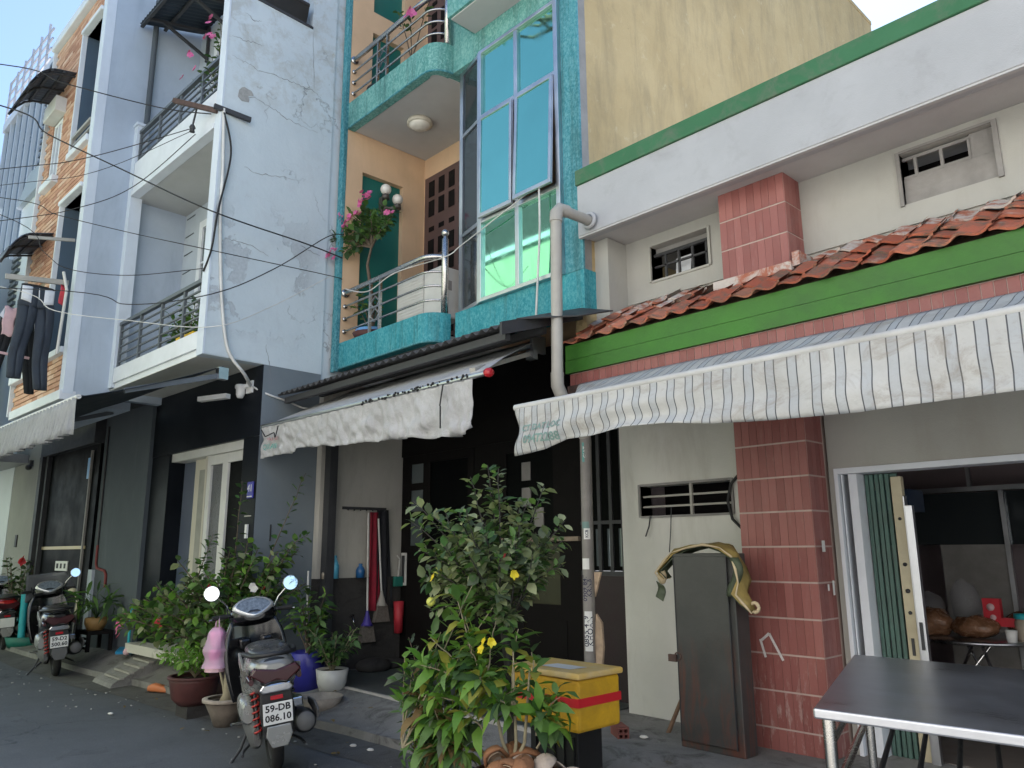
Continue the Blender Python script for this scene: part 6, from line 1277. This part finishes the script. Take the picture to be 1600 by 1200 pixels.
pot('fruit_shrub_pot', 'dark plastic pot of the tall fruit shrub hidden between the near pots', (-3.12, 3.02, 0), [(0, 0), (.09, 0), (.12, .18), (.11, .18), (.10, .12)], 'black_plastic', None, (.105, .13))
# long-leaved yellow flowered shrub in the husk-topped pot
B0 = Vector((-3.04, 2.88, .38)); tips = []
for p, s0, nl in [((-3.30, 2.70, 1.26), .45, 26), ((-3.26, 2.74, 1.12), .5, 22), ((-3.12, 2.84, 1.10), .5, 22), ((-3.02, 2.90, 1.05), .5, 24), ((-3.40, 2.62, 1.0), .5, 20), ((-3.2, 2.72, .98), .4, 24), ((-3.45, 2.6, .86), .5, 20), ((-2.98, 2.96, .93), .5, 18), ((-2.84, 3.02, .72), .45, 22), ((-2.80, 2.98, .60), .5, 18), ((-2.86, 2.9, .66), .5, 16), ((-3.28, 2.64, .84), .35, 26), ((-3.10, 2.72, .82), .4, 26), ((-3.38, 2.6, .72), .5, 20), ((-3.02, 2.76, .72), .4, 22), ((-3.18, 2.66, .66), .5, 20)]:
    o_ = min([(-3.17, 2.80, .72), (-3.02, 2.86, .66), (-2.92, 2.93, .58)], key=lambda q: (q[0]-p[0])**2+(q[1]-p[1])**2); o_ = (o_[0], o_[1], min(o_[2], p[2]-.12)); tips.append((Vector(p), .12, int(nl*1.15), (R.uniform(-.03, .03), R.uniform(-.03, .03), .05), o_))
ys = plant('yellow_flower_shrub', 'long-leaved shrub with a cluster of yellow trumpet flowers in the husk-filled pot', 'shrub', tuple(B0), tips, (.118, .050, .42, .4), 290, ['leaf_mid', 'leaf_bright', 'leaf_bright', 'leaf_mid', 'leaf_dark', 'leaf_yellow'], 'stem_pale', .005, seed=7)
flowers(ys, [(-3.075, 2.72, .99), (-3.045, 2.74, .99), (-3.085, 2.71, .955)], 'petal_yellow', .020)
for p in ((-3.14, 2.83), (-2.99, 2.88), (-2.92, 2.93)): MB().tube([(0, 0, 0), (Vector((p[0], p[1], .62))-B0)*.5, Vector((p[0]-.02, p[1]-.02, .86))-B0], [.011, .009, .006], 7).build('stem', M['stem_pale'], ys)
hpot = pot('husk_pot', 'wide terracotta pot heaped with coconut husks at the bottom edge', (-3.03, 2.90, 0), [(0, 0), (.13, 0), (.17, .18), (.215, .35), (.205, .355), (.15, .24)], 'terracotta', ([(.20, .335), (.225, .34), (.225, .36), (.20, .362)], 'terracotta'), (.19, .33))
hk = []
for i in range(11):
    a = i*2.4; rr = .03+.13*((i*.37) % 1); c = Vector((-3.03+rr*cos(a), 2.90+rr*sin(a), .375+.055*((i*.53) % 1)))
    h = thing('coconut_husk', 'brown coconut husk piece heaped in the wide terracotta pot', 'husk', tuple(c), group='coconut husks heaped in the pot', rot=(RAD(R.uniform(-70, 70)), RAD(R.uniform(-60, 60)), R.uniform(0, 6)))
    rad_ = R.uniform(.05, .075)
    def hf(u, v, rr=rad_, sd=i):
        a_ = u*2*pi; b_ = v*pi*.52; k_ = 1+.16*mnoise.noise((cos(a_)*2, sin(a_)*2, sd))
        return (rr*k_*sin(b_)*cos(a_)*1.25, rr*k_*sin(b_)*sin(a_)*.9, rr*k_*cos(b_)*.85)
    MB().grid(hf, 18, 8).build('shell', M['coconut_husk' if i % 4 else 'husk_white'], h, solid=.014)
    MB().grid(lambda u, v: Vector(hf(u, v))*.80-Vector((0, 0, .004)), 14, 6).build('inner', M['husk_inner'], h)
for i, p in enumerate(((-2.90, 3.02, .40), (-2.80, 3.08, .37))):
    tag(MB().grid(lambda u, v: (p[0]+.12*(u-.5), p[1]+.03*u+.05*(v-.5), p[2]+.02*sin(u*3)-.04*v), 6, 3).build('husk_strip', M['husk_white'], solid=.006), ['pale husk strip sticking out of the pot toward the yellow box', 'pale curved husk blade under the yellow box corner'][i], 'husk')
# low shrub in the blue pot on the left
B1 = Vector((-3.42, 2.80, .31)); tips = []
for p in [(-3.68, 2.56, .80), (-3.66, 2.6, .70), (-3.60, 2.58, .60), (-3.70, 2.62, .50), (-3.58, 2.60, .44), (-3.45, 2.62, .62), (-3.36, 2.64, .52), (-3.5, 2.64, .92), (-3.30, 2.68, .6), (-3.40, 2.62, .42), (-3.62, 2.70, .36), (-3.25, 2.70, .45)]:
    tips.append((Vector((B1.x+(p[0]-B1.x)*.80+.02, B1.y+(p[1]-B1.y)*.80+.02, p[2])), .25, 34, (R.uniform(-.04, .04), R.uniform(-.04, .04), .08)))
bs = plant('leafy_shrub', 'dense leafy shrub with drooping mid green leaves in the blue pot', 'shrub', tuple(B1), tips, (.112, .048, .5, .5), 260, ['leaf_dark', 'leaf_mid', 'leaf_grey', 'leaf_mid', 'leaf_bright', 'leaf_dry'], 'stem_pale', .006, seed=9)
flowers(bs, [], 'petal_yellow')
sp = plant('leafy_shrub', 'bright yellow green young shoots rising at the left of the near shrubs', 'shrub', (-3.62, 2.62, .42), [((-3.62, 2.62, .88), .35, 20, (0, 0, .0)), ((-3.58, 2.64, .80), .4, 14, (0, 0, 0)), ((-3.40, 2.70, 1.02), .5, 14, (0, 0, 0)), ((-3.22, 2.76, 1.26), .6, 14, (0, 0, 0)), ((-3.10, 2.80, 1.16), .7, 12, (0, 0, 0)), ((-2.93, 2.92, .80), .7, 14, (0, 0, 0))], (.11, .040, .15, .3), 80, ['leaf_bright', 'leaf_mid'], 'stem_pale', .005, seed=12)
fn = plant('leafy_shrub', 'small-leaved shrub spreading left of the tall fruit shrub over the porch step', 'shrub', (-3.75, 3.0, .15), [((-3.96, 2.90, .94), .5, 22, (0, 0, .05)), ((-3.89, 2.92, .86), .4, 24, (0, 0, .05)), ((-3.92, 2.88, .78), .4, 22, (0, 0, .05)), ((-3.79, 2.91, .72), .4, 22, (0, 0, 0)), ((-3.79, 2.78, .52), .4, 24, (0, 0, 0)), ((-3.84, 2.78, .38), .4, 22, (0, 0, 0)), ((-3.74, 2.71, .28), .3, 22, (0, 0, 0)), ((-3.69, 2.68, .45), .4, 22, (0, 0, 0))], (.048, .024, .2, .5), 100, ['leaf_dark', 'leaf_mid', 'leaf_grey'], 'bark', .006, seed=14)
pot('blue_pot', 'dark blue round pot at the bottom edge holding the dense leafy shrub', (-3.42, 2.80, 0), [(0, 0), (.11, 0), (.145, .27), (.155, .30), (.14, .30), (.125, .25)], 'blue_pot', None, (.13, .27))
# debris beside the box
gb = thing('rubbish_bag', 'black rubbish bag with white scraps and dark tube at the bottom edge beside the pot', 'bag', (-2.72, 3.30, 0))
b = MB().ball((0, 0, .10), .16, 16, 0, (1.3, .9, .7)); b.v = [p+Vector((mnoise.noise(p*9), mnoise.noise(p*9+Vector((5, 0, 0))), 0))*.04 for p in b.v]; b.build('bag_film', M['gloss_black'], gb)
MB().tube([(.10, .0, .16), (.32, .08, .15)], .018, 8).build('tube', M['grey_plastic'], gb)
for i in range(7): MB().ball((.02+.03*i, -.02+.03*sin(i*2), .205-.01*abs(i-3)), .012, 6, 0, (1.4, 1, .6)).build('scrap', M['paper'], gb)
MB().quad((-.03, -.03, .215), (.06, -.04, .215), (.07, .02, .212), (-.02, .03, .215)).build('green_scrap', M['green_plastic'], gb, solid=.004)
# ---------------------------------------------------------------- bougainvillea and pots before the grey house
BG = Vector((-7.72, 3.42, .30)); tips = []; R = random.Random(33)
for p in [(-8.85, 2.82, .85), (-8.75, 2.85, .74), (-8.6, 2.9, .98), (-8.4, 3.0, 1.08), (-8.3, 2.95, .9), (-8.2, 3.1, 1.2), (-8.0, 3.15, 1.26), (-7.9, 3.1, 1.05), (-8.1, 3.0, .8), (-8.5, 2.8, .70), (-7.75, 3.3, 1.3), (-7.7, 3.2, 1.1), (-7.6, 3.4, 1.35), (-7.5, 3.5, 1.45), (-7.45, 3.3, 1.15), (-7.4, 3.5, 1.25), (-7.3, 3.6, 1.35), (-7.2, 3.7, 1.4), (-7.25, 3.6, 1.15), (-7.35, 3.4, .95), (-7.6, 3.1, .85), (-7.9, 2.95, .75), (-7.15, 3.75, 1.2), (-7.3, 3.75, 1.0), (-7.55, 3.2, .7)]:
    for k in range(4): tips.append((Vector(p)+Vector((R.uniform(-.17, .17), R.uniform(-.17, .17), R.uniform(-.12, .12))), .30, 32, (R.uniform(-.1, .1), R.uniform(-.1, .1), .22)))
bo = plant('bougainvillea', 'large sprawling bougainvillea in front of the white door of the grey house', 'shrub', tuple(BG), tips, (.092, .060, .15, .5), 290, ['leaf_mid', 'leaf_dark', 'leaf_grey', 'leaf_mid', 'leaf_bright', 'leaf_olive'], 'bark', .012, seed=31)
for p in [((-7.62, 3.45, 2.15), (0, 0, 0), (-7.6, 3.4, 1.2)), ((-7.06, 3.85, 2.22), (-.1, .05, 0), (-7.3, 3.6, 1.3)), ((-7.05, 3.9, 1.6), (0, 0, .1), (-7.3, 3.7, 1.3)), ((-7.9, 3.3, 1.62), (0, 0, 0), (-7.95, 3.2, 1.2))]:
    sp_ = plant('bougainvillea_shoot', {0: 'x'}.get(1, ''), 'x', tuple(p[2]), [(Vector(p[0]), .12, 22, p[1])], (.085, .05, .25, .3), 0, ['leaf_dark', 'leaf_mid'], 'bark', .006, seed=int(p[0][2]*100))
    for ch in list(sp_.children):
        ch.parent = bo; ch.location = Vector(p[2])-BG; ch.name = 'shoot' if ch.name.startswith('stem') else 'shoot_leaves'
    bpy.data.objects.remove(sp_)
flowers(bo, [(-8.92, 2.82, .75), (-8.88, 2.84, .82), (-8.95, 2.80, .68), (-8.84, 2.8, .72), (-8.90, 2.8, .60), (-8.86, 2.78, .64), (-8.93, 2.8, .72), (-8.9, 2.79, .78), (-8.96, 2.81, .64), (-8.87, 2.8, .77)], 'petal_pink', .026); flowers(bo, [(-8.92, 2.80, .80), (-7.25, 3.45, 1.12), (-7.42, 3.40, 1.16), (-7.22, 3.46, 1.09)], 'petal_white', .03); flowers(bo, [(-7.55, 3.15, 1.12), (-7.53, 3.17, 1.10), (-8.12, 2.95, .74), (-8.15, 2.93, .78), (-7.2, 3.55, 1.1)], 'petal_red', .032)
pot('bougainvillea_pot', 'earthen pot at the foot of the sprawling bougainvillea', tuple(BG-Vector((0, 0, .2))), [(0, 0), (.14, 0), (.2, .24), (.18, .24), (.16, .2)], 'clay_pot', None, (.17, .21))
fe = pot('glazed_pot', 'dark red glazed pot on a stone block by the kerb with fern-like greenery', (-7.40, 3.02, .10), [(0, 0), (.13, 0), (.19, .06), (.215, .20), (.225, .24), (.205, .24), (.18, .2)], 'terracotta', ([(.20, .225), (.235, .23), (.235, .25), (.2, .25)], 'terracotta'), (.2, .215))
MB().box(-.13, .13, -.1, .1, -.10, 0).build('stone_block', M['dark_base'], fe)
tips = [(Vector((-7.40+.36*cos(a), 3.02+.32*sin(a), .50+.08*((i*.37) % 1))), .15, 26, (0, 0, .10)) for i, a in enumerate([k*2*pi/16 for k in range(16)])]+[(Vector((-7.40+.14*cos(a), 3.02+.14*sin(a), .60)), .2, 22, (0, 0, .05)) for a in (0, 1.2, 2.5, 3.8, 5)]
plant('fern', 'bright green fern-like bush filling the dark red glazed pot', 'plant', (-7.40, 3.02, .33), tips, (.065, .032, .2, .5), 90, ['leaf_fern', 'leaf_bright'], 'stem_pale', .004, seed=41)
pot('bonsai_pot', 'round stone pot with pale rim just left of the near scooter', (-6.80, 3.06, 0), [(0, 0), (.09, 0), (.12, .08), (.175, .2), (.16, .2), (.14, .17)], 'stone_pot', ([(.15, .195), (.195, .2), (.195, .225), (.15, .225)], 'stone_rim'), (.16, .19))
bz = plant('desert_rose', 'small bare-trunked desert rose in the pale rimmed stone pot', 'plant', (-6.80, 3.06, .19), [(Vector((-6.85, 3.04, .62)), .6, 14, (0, 0, .05)), (Vector((-6.75, 3.10, .66)), .6, 14, (0, 0, .05)), (Vector((-6.95, 3.0, .60)), .6, 12, (0, 0, .03))], (.08, .03, .2, .4), 40, ['leaf_dark', 'leaf_mid'], 'stem_pale', .014, seed=43)
MB().tube([(0, 0, 0), (.02, 0, .08), (-.01, .0, .18), (.02, 0, .26)], [.06, .035, .028, .02], 8).build('trunk', M['stem_pale'], bz)
wp = pot('white_pot', 'small white ceramic pot on the porch ramp under the brooms', (-6.66, 4.0, .155), [(0, 0), (.10, 0), (.135, .10), (.15, .22), (.135, .22), (.12, .18)], 'ceramic_white', None, (.135, .2))
tips = [(Vector((-6.66+.26*cos(a)*(.6+.4*((i*.61) % 1)), 4.0+.24*sin(a), .55+.22*((i*.43) % 1))), .25, 18, (0, 0, .06)) for i, a in enumerate([k*2*pi/14 for k in range(14)])]+[(Vector((-6.9, 3.95, .66)), .4, 16, (0, 0, .05))]
plant('potted_plant', 'dark leafy plant in the small white ceramic pot', 'plant', (-6.66, 4.0, .34), tips, (.085, .038, .3, .5), 90, ['leaf_dark', 'leaf_dark', 'leaf_mid'], 'stem_pale', .005, seed=47)
dr_ = thing('blue_drum', 'dark blue plastic drum behind the near scooter', 'drum', (-6.98, 3.92, .15)); MB().lathe([(0, 0), (.15, 0), (.17, .35), (.16, .36), (.14, .33), (0, .33)], n=20).build('drum_body', M['plaque_blue'], dr_)
tips = [(Vector((-7.0+.25*cos(k*1.3), 3.92+.2*sin(k*1.3), .85+.1*(k % 3))), .3, 18, (0, 0, .1)) for k in range(8)]+[(Vector((-7.0, 3.8, 1.1)), .3, 18, (0, 0, .1))]
plant('potted_plant', 'mid green bushy plant rising behind the near scooter', 'plant', (-6.98, 3.92, .48), tips, (.11, .05, .3, .5), 90, ['leaf_mid', 'leaf_dark', 'leaf_bright'], 'bark', .007, seed=49)
bw = pot('grey_bowl', 'shallow grey bowl on the kerb right of the near scooter', (-6.35, 3.72, .09), [(0, 0), (.12, 0), (.19, .12), (.175, .12), (.1, .04)], 'stone_rim', None, (.12, .06))
# ---------------------------------------------------------------- by the blue side wall
sl_ = thing('plant_stool', 'low weathered wooden stool with potted lily against the blue pillar', 'stool', (-10.95, 3.16, .26), RAD(2))
MB().box(-.22, .22, -.15, .15, .20, .24).build('seat', M['dark_wood'], sl_)
for x in (-.2, .2):
    for y in (-.13, .13): MB().box(x-.02, x+.02, y-.02, y+.02, 0, .2).build('leg', M['dark_wood'], sl_)
for i in range(3): MB().box(-.22, .22, -.155, -.145, .03+i*.055, .06+i*.055).build('slat', M['dark_wood'], sl_)
pot('ochre_pot', 'ochre clay pot standing on the low wooden stool', (-10.95, 3.16, .50), [(0, 0), (.09, 0), (.13, .08), (.125, .15), (.11, .15), (.1, .12)], 'ochre_pot', None, (.11, .13))
tips = [(Vector((-10.95+.34*cos(a), 3.16+.24*sin(a), .75+.2*((i*.37) % 1))), .55, 3, (0, 0, .18)) for i, a in enumerate([k*2*pi/18 for k in range(18)])]
plant('lily_plant', 'dark green lily with arching blades in the ochre pot', 'plant', (-10.95, 3.16, .63), tips, (.24, .05, .5, .3), 54, ['leaf_dark', 'leaf_mid'], 'leaf_dark', .004, seed=53)
du = thing('dustpan', 'blue dustpan with turquoise handle on the ramp', 'dustpan', (-10.3, 3.38, .27), RAD(-25))
MB().prism([(-.20, 0), (.20, 0), (.16, .035), (-.16, .05)], -.13, .13, 'y').build('pan', M['dustpan_blue'], du, bevel=.01); MB().tube([(.12, 0, .03), (.13, .0, .2), (.12, 0, .55)], .016, 8).build('handle', M['turquoise'], du)
MB().ball((.24, 0, .03), .04, 8).build('brush_end', M['cloth_pink'], du)
rp = thing('ramp_step', 'concrete ramp step with seven pale metal treads up to the grey house', 'ramp', (-9.75, 3.2, 0), RAD(0), world=True)
MB().prism([(2.92, .0), (2.95, .05), (3.74, .43), (4.0, .43), (4.0, 0)], -10.05, -9.42, 'x').build('ramp_body', M['pavement'], rp)
for i in range(7):
    t_ = .10+i*.125; y = 2.95+.79*t_; z = .05+.38*t_; MB().bar((-9.9, y, z+.012), (-9.38, y, z+.012), .05, .02).build('tread', M['pvc_grey'], rp)
sh2 = thing('shoes', 'dark shoe with brown upper by the ramp behind the glazed pot', 'shoe', (-8.75, 3.2, .005), RAD(30)); MB().loft([sup(-.12, .05, .06, .06), sup(-.05, .06, .09, .09), (sup(.06, .05, .10, .07)), sup(.13, .03, .06, .04)]).build('upper', M['orange_skin'], sh2); MB().box(-.13, .14, -.045, .045, 0, .018).build('sole', M['black_plastic'], sh2)
tu = thing('green_tub', 'teal plastic tub with upright stick beside the pale pillar', 'tub', (-14.0, 3.1, .06)); MB().lathe([(0, 0), (.25, 0), (.3, .16), (.28, .16)], n=20).build('tub_body', M['green_plastic'], tu); MB().tube([(.1, -.1, .02), (.1, -.12, .8)], .05, 10).build('handle', M['turquoise'], tu)
tips = [(Vector((-14.5+.35*cos(k*.9), 3.0+.2*sin(k*.9), 1.15+.12*(k % 3))), .4, 20, (0, 0, .1)) for k in range(12)]
hb_ = plant('hibiscus', 'dark leafy hibiscus with one red bloom behind the red scooter', 'plant', (-14.5, 3.02, .1), tips, (.10, .06, .2, .5), 60, ['leaf_dark', 'leaf_grey'], 'bark', .01, seed=59)
flowers(hb_, [(-14.15, 2.95, 1.35), (-14.18, 2.95, 1.32)], 'petal_red', .05)
# ---------------------------------------------------------------- balcony plants
R = random.Random(61); FB = Vector((-7.12, 4.62, 3.83)); tips = []
for p in [(-8.2, 4.3, 5.22), (-8.0, 4.3, 5.15), (-7.75, 4.35, 5.1), (-7.5, 4.5, 5.25), (-7.3, 4.5, 5.3), (-7.1, 4.55, 5.35), (-6.95, 4.5, 5.3), (-6.8, 4.5, 5.15), (-6.7, 4.55, 5.05), (-6.6, 4.5, 4.95), (-7.0, 4.5, 5.05), (-7.2, 4.45, 4.95), (-7.45, 4.4, 4.85), (-7.3, 4.6, 5.1), (-6.85, 4.6, 5.2), (-7.35, 4.45, 5.1)]:
    for k in range(2): tips.append((Vector(p)+Vector((R.uniform(-.08, .08), R.uniform(-.08, .08), R.uniform(-.08, .08))), .30, 20, (.0, 0, .10), (-7.08, 4.55, 4.82)))
for k in range(6): tips.append((Vector((-7.12+R.uniform(-.25, .25), 4.6+R.uniform(-.1, .1), 4.15+R.uniform(0, .3))), .4, 10, (0, 0, .05)))
bb = plant('bougainvillea', 'pink flowered bougainvillea climbing over the lower teal balcony rail', 'shrub', tuple(FB), tips, (.085, .05, .2, .5), 230, ['leaf_dark', 'leaf_mid', 'leaf_dark'], 'bark', .008, seed=63)
MB().tube([(0, 0, 0), (.05, -.05, .4), (-.02, -.08, .8), (.04, -.07, 1.02)], [.025, .022, .018, .012], 8).build('trunk', M['bark'], bb)
bp = [(-7.05, 4.42, 5.42), (-7.0, 4.42, 5.40), (-7.1, 4.42, 5.38), (-6.95, 4.42, 5.40), (-7.25, 4.4, 5.22), (-7.3, 4.4, 5.20), (-7.2, 4.4, 5.24), (-7.5, 4.38, 5.32), (-7.48, 4.38, 5.27), (-7.42, 4.38, 5.15), (-7.38, 4.38, 5.18), (-7.55, 4.3, 4.80), (-7.5, 4.3, 4.86), (-7.58, 4.3, 4.82), (-7.85, 4.25, 4.58), (-7.82, 4.25, 4.62), (-6.6, 4.45, 5.06), (-7.12, 4.4, 5.3)]
flowers(bb, bp+[(x+rnd.uniform(-.06, .06), y+rnd.uniform(-.03, .03), z+rnd.uniform(-.06, .06)) for x, y, z in bp for _ in (0, 1)], 'petal_pink', .026)
ub = plant('bougainvillea', 'flowering sprig drooping over the uppermost teal balcony rail', 'shrub', (-6.45, 4.6, 6.9), [(Vector((-6.25, 4.42, 7.35)), .4, 12, (0, 0, .1)), (Vector((-5.95, 4.5, 7.45)), .5, 10, (0, 0, .1)), (Vector((-6.6, 4.5, 7.6)), .5, 10, (0, 0, .1))], (.08, .045, .2, .5), 32, ['leaf_dark'], 'bark', .008, seed=65)
flowers(ub, [(-6.20, 4.38, 7.30), (-6.17, 4.38, 7.26), (-6.24, 4.38, 7.27)], 'petal_pink', .05)
pot('upper_pot', 'dark pot on the upper teal balcony behind the rails', (-7.1, 4.62, 6.53), [(0, 0), (.14, 0), (.17, .32), (.15, .32)], 'black_plastic', None, (.16, .3))
tips = []
for p in [(-.5, .05, 7.0), (-.3, .03, 7.15), (-.7, .05, 6.9), (-.2, .04, 6.95), (-.45, .0, 6.8), (-.9, .05, 6.85), (-.25, .0, 7.3), (-.5, .1, 7.25)]: tips.append((gw(*p), .4, 16, (0, 0, .1)))
gp1 = plant('balcony_plant', 'leggy plant with salmon pink blooms on the upper grey balcony', 'plant', tuple(gw(-.45, .2, 6.2)), tips, (.09, .04, .2, .5), 70, ['leaf_grey', 'leaf_dark'], 'bark', .008, seed=67)
flowers(gp1, [tuple(gw(*p)) for p in ((-1.05, .0, 7.3), (-1.02, .0, 7.26), (-1.2, .0, 7.05), (-.55, .0, 7.45), (-.5, .0, 7.5), (-.62, .0, 7.3), (-.52, .0, 7.28), (-.42, .0, 7.2), (-.85, .0, 7.0))], 'petal_pink', .034)
tips = [(gw(-1.5+.09*k*1.1, .2+.1*sin(k*2), 3.95+.25*((k*.37) % 1)), .3, 16, (0, 0, .1)) for k in range(12)]
plant('balcony_plant', 'green pot plant behind the lower grey railing', 'plant', tuple(gw(-1.0, .25, 3.55)), tips, (.10, .045, .3, .5), 80, ['leaf_mid', 'leaf_dark'], 'bark', .007, seed=69)
yt = thing('yellow_tub', 'yellow plastic trough on the lower grey balcony', 'planter', tuple(gw(-.72, .17, 3.53)), GA); MB().prism([(-.07, 0), (.07, 0), (.09, .22), (-.09, .22)], -.22, .22, 'x').build('trough_body', M['yellow_tub'], yt, bevel=.01)
# frangipani across the street, mirrored in the bay glass
R = random.Random(71); FT = Vector((-10.9, -3.35, 0)); tips = []
ft = thing('frangipani_tree', 'tall bare-limbed tree across the street mirrored in the top of the glass bay', 'tree', tuple(FT))
tk = MB().tube([(0, 0, 0), (.1, .1, 5.5), (.2, .2, 12.0), (.1, .3, 15.2)], [.18, .15, .11, .07], 9); lf = MB(); tv, tf = leaf_tpl(.5, .15, droop=.25)
for k in range(13):
    a = k*2.4; s = Vector((.12, .25, 13.2+2.2*((k*.37) % 1))); e = s+Vector((2.4*cos(a), 1.0*sin(a), .4+1.6*R.random())); md_ = s.lerp(e, .5)+Vector((0, 0, -.3)); tk.tube([s, md_, e], [.05, .04, .025], 6)
    for j in range(9):
        b_ = j*2.4; d = Vector((cos(b_), sin(b_), R.uniform(-.1, .5))); m = frame(e, d, UPV); lf.add([m @ (v*R.uniform(.8, 1.2)) for v in tv], tf, 0, True)
tk.build('trunk', M['bark'], ft); stuff(lf.build('crown', M['leaf_dark'], ft))
# litter on the road
for i, (x, y, l_) in enumerate(((-5.15, 3.44, 'white paper scrap in the gutter right of the near scooter'), (-5.35, 3.42, 'crumpled white scrap in the gutter behind the scooter muffler'), (-4.75, 3.52, 'tiny pale scrap on the kerb before the porch'), (-7.95, 2.5, 'small pale scrap on the asphalt before the glazed pot'), (-4.6, 2.7, 'white scrap on the asphalt below the leafy shrub'), (-3.42, 4.45, 'white scrap on the pavement beside the four-hole brick'))):
    b = MB().ball((0, 0, .012), .022, 8, 0, (1.5, 1, .5)); b.v = [p+Vector((mnoise.noise(p*60), mnoise.noise(p*60+Vector((3, 0, 0))), 0))*.012 for p in b.v]
    o = tag(b.build('paper_scrap', M['litter']), l_, 'litter'); o.location = (x, y, walk_h(x, y)+.004 if y > kerb_y(x) else .006)
b = MB(); tv, tf = leaf_tpl(.06, .03, droop=.2)
for i in range(46):
    x = -9+6.4*R.random(); y = kerb_y(x)+R.uniform(-.7, .5); m = Matrix.Translation((x, y, (walk_h(x, y) if y > kerb_y(x) else .006)+.012)) @ Matrix.Rotation(R.uniform(0, 6.3), 4, 'Z') @ Matrix.Rotation(R.uniform(-.3, .3), 4, 'Y'); b.add([m @ (v*R.uniform(.6, 1.2)) for v in tv], tf, 0, True)
stuff(b.build('fallen_leaves', M['leaf_dry']))
b = MB()
for i in range(110):
    x = -12+11*R.random(); y = kerb_y(x)-.25-.9*R.random()**2; s_ = R.uniform(.006, .016); b.ball((x, y, .004), s_, 5, 0, (1.6, 1, .4))
stuff(b.build('road_grit', M['litter' if False else 'dust']))
